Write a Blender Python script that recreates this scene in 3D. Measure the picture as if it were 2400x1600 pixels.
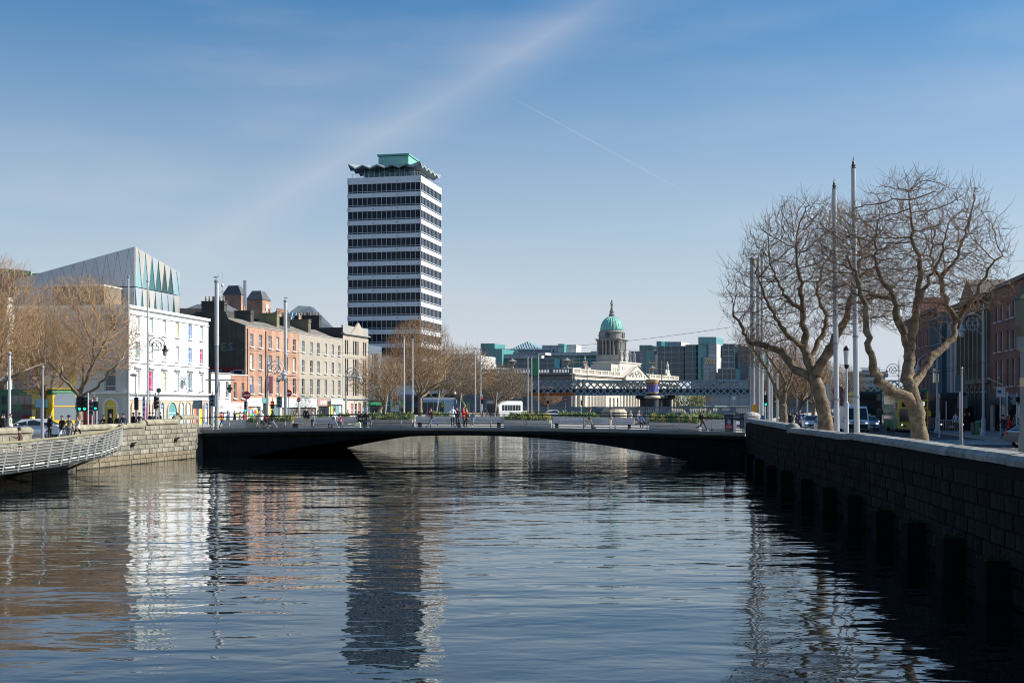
import bpy, math, random
from mathutils import Vector, Matrix
R = math.radians
for o in list(bpy.data.objects): bpy.data.objects.remove(o)
SC = bpy.context.scene
COL = SC.collection
# ---------------------------------------------------------------- camera, sky, sun, exposure
EYE, FOC, HOR, MID = 4.5, 2900.0, 948.0, 1200.0
cam_d = bpy.data.cameras.new('camera'); cam = bpy.data.objects.new('camera', cam_d); COL.objects.link(cam)
cam.location = (0, 0, EYE); cam.rotation_euler = (R(90), 0, 0)
cam_d.sensor_width = 36; cam_d.lens = 36 * FOC / 2400; cam_d.shift_y = (HOR - 800) / 2400
cam_d.clip_start = .2; cam_d.clip_end = 6000
SC.camera = cam
SUN_AZ, SUN_EL = 84.0, 36.0          # clockwise from +Y, above the horizon
SC.view_settings.view_transform = 'Standard'; SC.view_settings.look = 'None'
SC.view_settings.gamma = 1; SC.view_settings.use_curve_mapping = False
SC.view_settings.exposure = 0.45
SC.cycles.filter_width = 1.05
SC.cycles.use_denoising = True
SC.cycles.max_bounces = 6; SC.cycles.glossy_bounces = 4; SC.cycles.diffuse_bounces = 3
SC.cycles.sample_clamp_indirect = 8
sl = bpy.data.lights.new('sun', 'SUN'); sl.energy = 5.0; sl.angle = R(.5); sl.color = (1, .95, .87)
so = bpy.data.objects.new('sun', sl); COL.objects.link(so)
sdir = Vector((math.sin(R(SUN_AZ)) * math.cos(R(SUN_EL)), math.cos(R(SUN_AZ)) * math.cos(R(SUN_EL)), math.sin(R(SUN_EL))))
so.rotation_euler = (-sdir).to_track_quat('-Z', 'Y').to_euler(); so.location = (80, 60, 120)

def px(p, Y): return (p - MID) / FOC * Y          # photograph column -> metres at distance Y
def pz(p, Y): return EYE - (p - HOR) * Y / FOC    # photograph row -> height at distance Y

W = bpy.data.worlds.new('World'); SC.world = W; W.use_nodes = True
wt = W.node_tree; wn = wt.nodes; wl = wt.links
bg = wn['Background']; bg.inputs[1].default_value = .099
sky = wn.new('ShaderNodeTexSky'); sky.sky_type = 'NISHITA'; sky.sun_disc = False
sky.sun_elevation = R(SUN_EL); sky.sun_rotation = R(SUN_AZ)
sky.air_density = 1.0; sky.dust_density = .9; sky.ozone_density = 2.2; sky.altitude = 10
wtc = wn.new('ShaderNodeTexCoord')
def wmath(op, a, b=None, c=None):
    n = wn.new('ShaderNodeMath'); n.operation = op
    for i, x in enumerate((a, b, c)):
        if x is None: continue
        if isinstance(x, (int, float)): n.inputs[i].default_value = x
        else: wl.new(x, n.inputs[i])
    return n.outputs[0]
def wdot(v):
    n = wn.new('ShaderNodeVectorMath'); n.operation = 'DOT_PRODUCT'
    wl.new(wtc.outputs['Generated'], n.inputs[0]); n.inputs[1].default_value = v
    return n.outputs['Value']
def wnoise(sc, det=4, mp=(1, 1, 1), rot=(0, 0, 0)):
    m = wn.new('ShaderNodeMapping'); m.inputs['Scale'].default_value = mp; m.inputs['Rotation'].default_value = rot
    wl.new(wtc.outputs['Generated'], m.inputs[0])
    n = wn.new('ShaderNodeTexNoise'); n.inputs['Scale'].default_value = sc; n.inputs['Detail'].default_value = det
    wl.new(m.outputs[0], n.inputs['Vector']); return n.outputs[0]
def ray(p, q): return Vector(((p - MID) / FOC, 1, (HOR - q) / FOC)).normalized()
def streak(p0, p1, w, amp, soft=1.0):
    a, b = ray(*p0), ray(*p1)
    n = a.cross(b).normalized(); t = (b - a).normalized(); mid = ((a + b) / 2).normalized(); half = (b - a).length / 2
    d = wmath('ABSOLUTE', wdot(tuple(n)))
    s = wmath('SUBTRACT', 1.0, wmath('DIVIDE', d, w)); s = wmath('MAXIMUM', s, 0.0); s = wmath('POWER', s, 1.6)
    l = wmath('SUBTRACT', wdot(tuple(t)), mid.dot(t)); l = wmath('ABSOLUTE', l)
    e = wmath('MAXIMUM', wmath('SUBTRACT', 1.0, wmath('POWER', wmath('DIVIDE', l, half * 1.25), 4.0)), 0.0)
    front = wmath('GREATER_THAN', wdot(tuple(mid)), .3)
    return wmath('MULTIPLY', wmath('MULTIPLY', wmath('MULTIPLY', s, e), front), amp)
broad = streak((430, 600), (1450, -20), .036, .34)
broad = wmath('MULTIPLY', broad, wmath('MULTIPLY_ADD', wnoise(5, 3), .9, .45))
thin = streak((1235, 248), (1615, 455), .0010, .24)
thin = wmath('MULTIPLY', thin, wmath('MULTIPLY_ADD', wnoise(60, 3), 1.4, .2))
cir = wnoise(3.2, 6, (1, 1, 5), (0, R(12), 0))
cir = wmath('MULTIPLY', wmath('POWER', wmath('MAXIMUM', wmath('SUBTRACT', cir, .47), 0.0), 1.2), 1.1)
cl = wmath('MINIMUM', wmath('ADD', wmath('ADD', broad, thin), cir), .8)
hs = wn.new('ShaderNodeHueSaturation'); hs.inputs['Saturation'].default_value = 1.0; hs.inputs['Hue'].default_value = .5
wl.new(sky.outputs[0], hs.inputs['Color'])
tint = wn.new('ShaderNodeMixRGB'); tint.blend_type = 'MULTIPLY'; tint.inputs[0].default_value = 1
tint.inputs[2].default_value = (.64, .81, .91, 1); wl.new(hs.outputs[0], tint.inputs[1])
sx = wn.new('ShaderNodeSeparateXYZ'); wl.new(wtc.outputs['Generated'], sx.inputs[0])
deep = wn.new('ShaderNodeMixRGB'); deep.blend_type = 'MULTIPLY'; deep.inputs[2].default_value = (.36, .80, .98, 1)   # deeper blue higher up
dr = wn.new('ShaderNodeMapRange'); dr.interpolation_type = 'SMOOTHSTEP'; dr.inputs[1].default_value = .17; dr.inputs[2].default_value = .33; wl.new(sx.outputs[2], dr.inputs[0])
wl.new(dr.outputs[0], deep.inputs[0]); wl.new(tint.outputs[0], deep.inputs[1])
mx = wn.new('ShaderNodeMixRGB'); wl.new(cl, mx.inputs[0]); wl.new(deep.outputs[0], mx.inputs[1])
mx.inputs[2].default_value = (5.0, 5.1, 5.6, 1)
# pale air towards the horizon
hz_ = wmath('POWER', wmath('MAXIMUM', wmath('SUBTRACT', 1.0, wmath('ABSOLUTE', sx.outputs[2])), 0.0), 8.5)
mh = wn.new('ShaderNodeMixRGB'); wl.new(wmath('MINIMUM', wmath('MULTIPLY', hz_, 1.5), .97), mh.inputs[0]); wl.new(mx.outputs[0], mh.inputs[1]); mh.inputs[2].default_value = (4.7, 5.1, 5.65, 1)
wl.new(mh.outputs[0], bg.inputs[0])

# ---------------------------------------------------------------- materials
MATS = {}
def newmat(name):
    m = bpy.data.materials.new(name); m.use_nodes = True
    return m, m.node_tree, m.node_tree.nodes['Principled BSDF']
def M(name, col, rough=.75, metal=0.0, var=0.0, scale=.6, bump=0.0, bscale=6, rnd=0.0, streak=0.0, emit=0, spec=None):
    if name in MATS: return MATS[name]
    m, t, b = newmat(name); N, L = t.nodes, t.links
    b.inputs['Roughness'].default_value = rough; b.inputs['Metallic'].default_value = metal
    if spec is not None: b.inputs['Specular IOR Level'].default_value = spec
    c4 = (*col, 1)
    b.inputs['Base Color'].default_value = c4
    if var or rnd or streak:
        tc = N.new('ShaderNodeTexCoord')
        fac = None
        def mul(a, bb):
            n = N.new('ShaderNodeMath'); n.operation = 'MULTIPLY'; L.new(a, n.inputs[0]); L.new(bb, n.inputs[1]); return n.outputs[0]
        if var:
            n = N.new('ShaderNodeTexNoise'); n.inputs['Scale'].default_value = scale; n.inputs['Detail'].default_value = 6; n.inputs['Roughness'].default_value = .65
            L.new(tc.outputs['Object'], n.inputs['Vector'])
            r = N.new('ShaderNodeMapRange'); r.inputs[1].default_value = .3; r.inputs[2].default_value = .7
            r.inputs[3].default_value = 1 - var; r.inputs[4].default_value = 1 + var; L.new(n.outputs[0], r.inputs[0]); fac = r.outputs[0]
        if streak:
            mp = N.new('ShaderNodeMapping'); mp.inputs['Scale'].default_value = (2.2, 2.2, .12); L.new(tc.outputs['Object'], mp.inputs[0])
            n = N.new('ShaderNodeTexNoise'); n.inputs['Scale'].default_value = 1.3; n.inputs['Detail'].default_value = 5; L.new(mp.outputs[0], n.inputs['Vector'])
            r = N.new('ShaderNodeMapRange'); r.inputs[1].default_value = .35; r.inputs[2].default_value = .7
            r.inputs[3].default_value = 1; r.inputs[4].default_value = 1 - streak; L.new(n.outputs[0], r.inputs[0])
            fac = r.outputs[0] if fac is None else mul(fac, r.outputs[0])
        if rnd:
            oi = N.new('ShaderNodeObjectInfo'); r = N.new('ShaderNodeMapRange')
            r.inputs[3].default_value = 1 - rnd; r.inputs[4].default_value = 1 + rnd; L.new(oi.outputs['Random'], r.inputs[0])
            fac = r.outputs[0] if fac is None else mul(fac, r.outputs[0])
        v = N.new('ShaderNodeVectorMath'); v.operation = 'SCALE'; v.inputs[0].default_value = col
        L.new(fac, v.inputs['Scale']); L.new(v.outputs[0], b.inputs['Base Color'])
    if bump:
        tc = N.new('ShaderNodeTexCoord'); n = N.new('ShaderNodeTexNoise'); n.inputs['Scale'].default_value = bscale; n.inputs['Detail'].default_value = 5
        L.new(tc.outputs['Object'], n.inputs['Vector']); bp = N.new('ShaderNodeBump'); bp.inputs['Strength'].default_value = 1; bp.inputs['Distance'].default_value = bump
        L.new(n.outputs[0], bp.inputs['Height']); L.new(bp.outputs[0], b.inputs['Normal'])
    if emit:
        b.inputs['Emission Color'].default_value = c4; b.inputs['Emission Strength'].default_value = emit
    MATS[name] = m; return m
def brick(name, c1, c2, mortar, w=.23, h=.075, ms=.012, rough=.85):
    m, t, b = newmat(name); N, L = t.nodes, t.links
    tc = N.new('ShaderNodeTexCoord'); sp = N.new('ShaderNodeSeparateXYZ'); L.new(tc.outputs['Object'], sp.inputs[0])
    ad = N.new('ShaderNodeMath'); L.new(sp.outputs[0], ad.inputs[0]); L.new(sp.outputs[1], ad.inputs[1])
    cb = N.new('ShaderNodeCombineXYZ'); L.new(ad.outputs[0], cb.inputs[0]); L.new(sp.outputs[2], cb.inputs[1])
    br = N.new('ShaderNodeTexBrick'); br.inputs['Scale'].default_value = 1; br.inputs['Brick Width'].default_value = w; br.inputs['Row Height'].default_value = h
    br.inputs['Mortar Size'].default_value = ms; br.inputs['Color1'].default_value = (*c1, 1); br.inputs['Color2'].default_value = (*c2, 1); br.inputs['Mortar'].default_value = (*mortar, 1)
    L.new(cb.outputs[0], br.inputs['Vector'])
    n = N.new('ShaderNodeTexNoise'); n.inputs['Scale'].default_value = .5; n.inputs['Detail'].default_value = 7; L.new(tc.outputs['Object'], n.inputs['Vector'])
    r = N.new('ShaderNodeMapRange'); r.inputs[1].default_value = .3; r.inputs[2].default_value = .7; r.inputs[3].default_value = .68; r.inputs[4].default_value = 1.25; L.new(n.outputs[0], r.inputs[0])
    v = N.new('ShaderNodeVectorMath'); v.operation = 'SCALE'; L.new(br.outputs[0], v.inputs[0]); L.new(r.outputs[0], v.inputs['Scale'])
    L.new(v.outputs[0], b.inputs['Base Color']); b.inputs['Roughness'].default_value = rough
    MATS[name] = m; return m

white_paint = M('white_paint', (.80, .79, .77), .6, var=.06, scale=.3, streak=.06)
white_trim = M('white_trim', (.78, .77, .75), .5)
glass_dark = M('window_glass', (.025, .035, .045), .06, spec=.7, rnd=.5)
glass_sky = M('sky_tone_glass', (.16, .2, .24), .08, spec=.6, rnd=.5)  # bluish base colour stands in for reflected sky
glass_navy = M('tower_glass', (.004, .010, .022), .06, spec=.22, rnd=.5)
glass_blind = M('glass_with_blind', (.42, .43, .42), .25, rnd=.3)
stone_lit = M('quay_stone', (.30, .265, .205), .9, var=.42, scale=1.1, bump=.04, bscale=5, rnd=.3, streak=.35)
stone_joint = M('stone_joint', (.22, .195, .15), .95, var=.2)
stone_low = M('tide_stained_stone', (.25, .20, .13), .85, var=.3, scale=1.5, bump=.03, rnd=.2, streak=.3)
stone_dark = M('shaded_quay_stone', (.015, .016, .013), .9, var=.55, scale=.7, bump=.05, bscale=4, rnd=.45, streak=.5, spec=.12)  # deep shade of the right bank is put into the stone colour
stone_dark_joint = M('shaded_joint', (.010, .010, .009), .9, spec=.1)  # joints darkened with the same painted shade
coping_lit = M('coping_stone', (.44, .42, .385), .85, var=.22, scale=2.2, bump=.03, bscale=7, rnd=.12)
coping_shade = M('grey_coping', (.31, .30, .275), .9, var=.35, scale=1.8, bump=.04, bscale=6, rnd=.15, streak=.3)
coping_brown = M('mossy_coping', (.31, .275, .19), .9, var=.4, scale=1.5, bump=.04, bscale=6, rnd=.15)
granite = M('granite', (.34, .33, .31), .85, var=.2, scale=1.2, bump=.01)
asphalt = M('asphalt', (.055, .055, .058), .9, var=.15, scale=.4, bump=.004, bscale=40)
pavement_m = M('paving', (.30, .29, .27), .9, var=.18, scale=.7)
redlane = M('red_lane', (.24, .075, .05), .9, var=.15)
paintline = M('road_paint', (.7, .7, .68), .7)
black_metal = M('black_metal', (.018, .018, .02), .45, metal=.3)
steel = M('steel', (.42, .43, .44), .35, metal=.85)
mast_grey = M('mast_paint', (.55, .55, .54), .4, var=.06, scale=2)
mast_dark = M('mast_lower_paint', (.33, .33, .335), .4, var=.1, scale=2)
dark_steel = M('dark_steel', (.05, .055, .06), .5, metal=.3)
bark = M('bark', (.205, .148, .092), .95, var=.75, scale=3.2, bump=.05, bscale=10)
bark_fine = M('twig_bark', (.15, .09, .052), .9, var=.3, scale=1)
bark_warm = M('warm_twigs', (.40, .25, .13), .9, var=.35, scale=.8)
slate = M('slate', (.10, .105, .11), .6, var=.3, scale=1.5, bump=.02, bscale=9)
roof_brown = M('old_slate', (.2, .175, .14), .85, var=.35, scale=1.4)
render_dark = M('dark_render', (.085, .082, .075), .9, var=.25, scale=.5, streak=.3)
clay = M('clay_pot', (.5, .3, .17), .8, rnd=.35)
leaf_g = M('leaf_green', (.075, .14, .035), .6, var=.4, scale=3)
leaf_y = M('leaf_yellow', (.45, .36, .04), .6, var=.3, scale=3)
leaf_p = M('leaf_pale', (.30, .36, .15), .6, var=.3, scale=3)
rubber = M('rubber', (.02, .02, .02), .9)
silver = M('alloy', (.5, .5, .5), .3, metal=.8)

# ---------------------------------------------------------------- mesh helpers
class MB:
    def __init__(s): s.v = []; s.f = []; s.m = []; s.mi = 0
    def poly(s, pts, mi=None):
        n = len(s.v); s.v += [tuple(p) for p in pts]; s.f.append(tuple(range(n, n + len(pts)))); s.m.append(s.mi if mi is None else mi)
    def box(s, x0, y0, z0, x1, y1, z1, mi=None):
        n = len(s.v); s.v += [(x0, y0, z0), (x1, y0, z0), (x1, y1, z0), (x0, y1, z0), (x0, y0, z1), (x1, y0, z1), (x1, y1, z1), (x0, y1, z1)]
        for q in ((0, 3, 2, 1), (4, 5, 6, 7), (0, 1, 5, 4), (1, 2, 6, 5), (2, 3, 7, 6), (3, 0, 4, 7)):
            s.f.append(tuple(n + i for i in q)); s.m.append(s.mi if mi is None else mi)
        return s
    def cbox(s, x, y, z, a, b, c, mi=None): return s.box(x - a / 2, y - b / 2, z, x + a / 2, y + b / 2, z + c, mi)
    def prism(s, pl, z0, z1, mi=None, axis='z'):
        n = len(s.v); k = len(pl)
        for z in (z0, z1):
            for a, b in pl:
                s.v.append((a, b, z) if axis == 'z' else ((a, z, b) if axis == 'y' else (z, a, b)))
        mm = s.mi if mi is None else mi
        s.f.append(tuple(range(n + k - 1, n - 1, -1))); s.m.append(mm)
        s.f.append(tuple(range(n + k, n + 2 * k))); s.m.append(mm)
        for i in range(k):
            j = (i + 1) % k; s.f.append((n + i, n + j, n + k + j, n + k + i)); s.m.append(mm)
        return s
    def tube(s, pts, rad, n=8, cap=True, mi=None):
        pts = [Vector(p) for p in pts]; k = len(pts)
        if isinstance(rad, (int, float)): rad = [rad] * k
        base = len(s.v); mm = s.mi if mi is None else mi
        ref = None
        for i in range(k):
            d = (pts[min(i + 1, k - 1)] - pts[max(i - 1, 0)])
            if d.length < 1e-9: d = Vector((0, 0, 1))
            d.normalize()
            if ref is None: ref = Vector((1, 0, 0)) if abs(d.x) < .8 else Vector((0, 1, 0))
            a = (ref - d * ref.dot(d))
            if a.length < 1e-6: a = d.orthogonal()
            a.normalize(); b = d.cross(a); ref = a; r = rad[i]; p = pts[i]
            for j in range(n):
                t = 6.2831853 * j / n; q = p + a * (r * math.cos(t)) + b * (r * math.sin(t)); s.v.append((q.x, q.y, q.z))
        for i in range(k - 1):
            for j in range(n):
                j2 = (j + 1) % n; s.f.append((base + i * n + j, base + i * n + j2, base + (i + 1) * n + j2, base + (i + 1) * n + j)); s.m.append(mm)
        if cap:
            s.f.append(tuple(base + j for j in range(n - 1, -1, -1))); s.m.append(mm)
            s.f.append(tuple(base + (k - 1) * n + j for j in range(n))); s.m.append(mm)
        return s
    def cyl(s, x, y, z0, z1, r0, r1=None, n=12, mi=None): return s.lathe([(r0, z0), (r0 if r1 is None else r1, z1)], n, x, y, mi)
    def lathe(s, prof, n=16, x=0, y=0, mi=None, cap=True):
        base = len(s.v); mm = s.mi if mi is None else mi; k = len(prof)
        for r, z in prof:
            for j in range(n):
                t = 6.2831853 * j / n; s.v.append((x + r * math.cos(t), y + r * math.sin(t), z))
        for i in range(k - 1):
            for j in range(n):
                j2 = (j + 1) % n; s.f.append((base + i * n + j, base + i * n + j2, base + (i + 1) * n + j2, base + (i + 1) * n + j)); s.m.append(mm)
        if cap:
            s.f.append(tuple(base + j for j in range(n - 1, -1, -1))); s.m.append(mm)
            s.f.append(tuple(base + (k - 1) * n + j for j in range(n))); s.m.append(mm)
        return s
    def ball(s, x, y, z, rx, ry=None, rz=None, n=10, mi=None):
        ry = ry or rx; rz = rz or rx; base = len(s.v); h = max(4, n // 2); mm = s.mi if mi is None else mi
        for i in range(h + 1):
            a = math.pi * i / h
            for j in range(n):
                t = 6.2831853 * j / n; s.v.append((x + rx * math.sin(a) * math.cos(t), y + ry * math.sin(a) * math.sin(t), z + rz * math.cos(a)))
        for i in range(h):
            for j in range(n):
                j2 = (j + 1) % n; s.f.append((base + i * n + j2, base + i * n + j, base + (i + 1) * n + j, base + (i + 1) * n + j2)); s.m.append(mm)
        return s
    def ring(s, c, r, w, axis='y', n=20, mi=None, t=.02):
        pts = []
        for i in range(n + 1):
            a = 6.2831853 * i / n
            pts.append((c[0] + r * math.cos(a), c[1], c[2] + r * math.sin(a)) if axis == 'y' else (c[0], c[1] + r * math.cos(a), c[2] + r * math.sin(a)))
        return s.tube(pts, w, 5, False, mi)
    def mesh(s, name, mats, smooth=False):
        me = bpy.data.meshes.new(name); me.from_pydata(s.v, [], s.f)
        if not isinstance(mats, (list, tuple)): mats = [mats]
        for m in mats: me.materials.append(m)
        if len(mats) > 1: me.polygons.foreach_set('material_index', s.m)
        if smooth: me.polygons.foreach_set('use_smooth', [True] * len(s.f))
        me.update(); return me
    def build(s, name, mats, parent=None, loc=(0, 0, 0), rz=0, smooth=False, rot=None):
        return ob(name, s.mesh(name, mats, smooth), parent, loc, rz, rot)
def ob(name, me, parent=None, loc=(0, 0, 0), rz=0, rot=None):
    o = bpy.data.objects.new(name, me); COL.objects.link(o)
    if parent: o.parent = parent
    o.location = loc
    if rot: o.rotation_euler = rot
    elif rz: o.rotation_euler = (0, 0, rz)
    return o
def tag(o, label=None, cat=None, group=None, kind=None):
    if label: o['label'] = label
    if cat: o['category'] = cat
    if group: o['group'] = group
    if kind: o['kind'] = kind
    return o
def thing(name, label, cat, loc=(0, 0, 0), rz=0, group=None):
    return tag(ob(name, None, None, loc, rz), label, cat, group)
def struct(o): o['kind'] = 'structure'; return o
def stuff(o): o['kind'] = 'stuff'; return o
def copy_tree(o, parent=None):
    c = o.copy(); COL.objects.link(c); c.parent = parent
    for ch in o.children: copy_tree(ch, c)
    return c
FONT_CACHE = {}
def text(s, size, mat, parent, loc, rot, name='lettering', ext=.01, sx=1, shear=0, bold=0):
    key = (s, size, ext, shear, bold)
    if key not in FONT_CACHE:
        cu = bpy.data.curves.new('txt', 'FONT'); cu.body = s; cu.size = size; cu.extrude = ext; cu.align_x = 'CENTER'; cu.align_y = 'CENTER'; cu.shear = shear
        cu.resolution_u = 2; cu.offset = bold
        t = bpy.data.objects.new('t', cu); COL.objects.link(t); dg = bpy.context.evaluated_depsgraph_get()
        me = bpy.data.meshes.new_from_object(t.evaluated_get(dg)); bpy.data.objects.remove(t); FONT_CACHE[key] = me
    me = FONT_CACHE[key].copy(); me.materials.clear(); me.materials.append(mat)
    o = ob(name, me, parent, loc, 0, rot); o.scale = (sx, 1, 1); return o
def smooth_poly(P, n):
    out = []
    for i in range(len(P) - 1):
        a, b = Vector(P[i]), Vector(P[i + 1])
        for k in range(n): out.append(a.lerp(b, k / n))
    out.append(Vector(P[-1])); return out
def lineX(P, Y):
    for i in range(len(P) - 1):
        if P[i][1] <= Y <= P[i + 1][1]:
            t = (Y - P[i][1]) / (P[i + 1][1] - P[i][1]); return P[i][0] + t * (P[i + 1][0] - P[i][0])
    return P[0][0] if Y < P[0][1] else P[-1][0]
# ---------------------------------------------------------------- river, ground, roads
ST = 2.0
LW = [(-44.5, -10), (-29.1, 90.6), (-26.7, 106), (-20, 131), (4, 300), (34, 380), (85, 500), (300, 1000)]
RW = [(9.2, -10), (11.2, 27.9), (12.7, 42), (13.9, 55.8), (14.7, 66.6), (16.1, 80), (18.2, 96.7), (24.9, 122), (75, 300), (96, 380), (140, 500), (380, 1000)]
m, t, b = newmat('river_water'); N, L = t.nodes, t.links
b.inputs['Base Color'].default_value = (.003, .0065, .008, 1); b.inputs['Roughness'].default_value = .015; b.inputs['IOR'].default_value = 1.55; b.inputs['Specular IOR Level'].default_value = 1.0
b.inputs['Specular Tint'].default_value = (.78, .95, 1.0, 1)
tc = N.new('ShaderNodeTexCoord')
def wv(scale, stretch, rot, det, dist):
    mp = N.new('ShaderNodeMapping'); mp.inputs['Scale'].default_value = stretch; mp.inputs['Rotation'].default_value = (0, 0, rot)
    L.new(tc.outputs['Object'], mp.inputs[0]); n = N.new('ShaderNodeTexNoise'); n.inputs['Scale'].default_value = scale; n.inputs['Detail'].default_value = det
    n.inputs['Distortion'].default_value = dist; L.new(mp.outputs[0], n.inputs['Vector']); return n.outputs[0]
prev = None
for sc_, st, ro, de, di, dist in ((.30, (.55, 1, 1), .25, 1, .3, .085), (1.15, (.5, 1, 1), -.2, 1.5, .4, .034), (3.6, (.6, 1, 1), .1, 1, .4, .0045)):
    bp = N.new('ShaderNodeBump'); bp.inputs['Strength'].default_value = 1; bp.inputs['Distance'].default_value = dist
    hgt = wv(sc_, st, ro, de, di)
    if dist > .02:                                    # calm and ruffled patches
        pt = N.new('ShaderNodeMapRange'); pt.inputs[1].default_value = .35; pt.inputs[2].default_value = .65; pt.inputs[3].default_value = .55; pt.inputs[4].default_value = 1.35
        L.new(wv(.045 if dist > .05 else .09, (.5, 1, 1), .4, 2, .6), pt.inputs[0]); ml = N.new('ShaderNodeMath'); ml.operation = 'MULTIPLY'
        L.new(hgt, ml.inputs[0]); L.new(pt.outputs[0], ml.inputs[1]); hgt = ml.outputs[0]
    L.new(hgt, bp.inputs['Height'])
    if prev: L.new(prev, bp.inputs['Normal'])
    prev = bp.outputs[0]
L.new(prev, b.inputs['Normal'])
MATS['river_water'] = m
g = MB(); g.poly([(-400, -60, 0), (700, -60, 0), (700, 1400, 0), (-400, 1400, 0)]); struct(g.build('river_water', m))
def strip(line, off0, off1, z, far=None, y0=-10, y1=1000):
    P = [p for p in line]; q = MB()
    ys = sorted(set([y0, y1] + [p[1] for p in P if y0 < p[1] < y1]))
    for a, b_ in zip(ys, ys[1:]):
        xa, xb = lineX(P, a), lineX(P, b_)
        q.poly([(xa + off0, a, z), (xa + off1, a, z), (xb + off1, b_, z), (xb + off0, b_, z)])
    return q
q = MB()
ys = [-10] + [p[1] for p in LW[1:]]
for i in range(len(LW) - 1):
    (xa, a), (xb, c) = LW[i], LW[i + 1]
    q.poly([(-2500, a, ST), (xa, a, ST), (xb, c, ST), (-2500, c, ST)])
q.poly([(-2500, 1000, ST), (2500, 1000, ST), (2500, 5000, ST), (-2500, 5000, ST)])
struct(q.build('left_ground', asphalt))
q = MB()
for i in range(len(RW) - 1):
    (xa, a), (xb, c) = RW[i], RW[i + 1]
    q.poly([(xa, a, ST), (2500, a, ST), (2500, c, ST), (xb, c, ST)])
struct(q.build('right_ground', asphalt))
# pavements with kerbs
def pave(line, o0, o1, y0, y1, name, mat=pavement_m, z=ST + .12):
    q = MB(); ys = sorted(set([y0, y1] + [p[1] for p in line if y0 < p[1] < y1]))
    for a, c in zip(ys, ys[1:]):
        xa, xb = lineX(line, a), lineX(line, c)
        for lo, hi in ((o0, o1),):
            q.v += [(xa + lo, a, ST + .004), (xa + hi, a, ST + .004), (xb + hi, c, ST + .004), (xb + lo, c, ST + .004), (xa + lo, a, z), (xa + hi, a, z), (xb + hi, c, z), (xb + lo, c, z)]
            n = len(q.v) - 8
            for f in ((4, 5, 6, 7), (0, 1, 5, 4), (1, 2, 6, 5), (3, 0, 4, 7), (2, 3, 7, 6)): q.f.append(tuple(n + k for k in f)); q.m.append(0)
    return struct(q.build(name, mat))
pave(RW, .3, 5.2, -10, 97, 'river_pavement')
pave(LW, -4.6, -.3, 20, 106, 'left_river_pavement')
FR0 = (42.0, 102.0); FRS = .17
FRL = [(FR0[0] + FRS * (y - 102), y) for y in (-10, 102, 260)]
pave(FRL, -6.0, .5, -10, 180, 'facade_pavement')
FLL = [(-39.7 - .148 * 140, -12), (-39.7, 128), (-36.6, 148.8), (-22.0, 209.5), (-17, 240)]
pave(FLL, -.5, 3.6, 124, 240, 'left_facade_pavement')
q = MB()
for (x0, y0, x1, y1) in ((19.5, 46, 24, 79), (20.5, 79, 24.5, 92)):
    q.poly([(x0, y0, ST + .004), (x1, y0, ST + .004), (x1 + 1.5, y1, ST + .004), (x0 + 1.5, y1, ST + .004)])
struct(q.build('red_bus_lane', redlane))
q = MB()
for k in range(12):
    y = 50 + k * 7; x = 26 + (y - 50) * .13
    q.poly([(x, y, ST + .008), (x + .14, y, ST + .008), (x + .14 + .4, y + 3, ST + .008), (x + .4, y + 3, ST + .008)])
for k in range(9):
    y = 78 + k * 1.1
    q.poly([(25, y, ST + .008), (34.5, y - .6, ST + .008), (34.5, y - .1, ST + .008), (25, y + .5, ST + .008)])
struct(q.build('road_marking', paintline))

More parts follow.
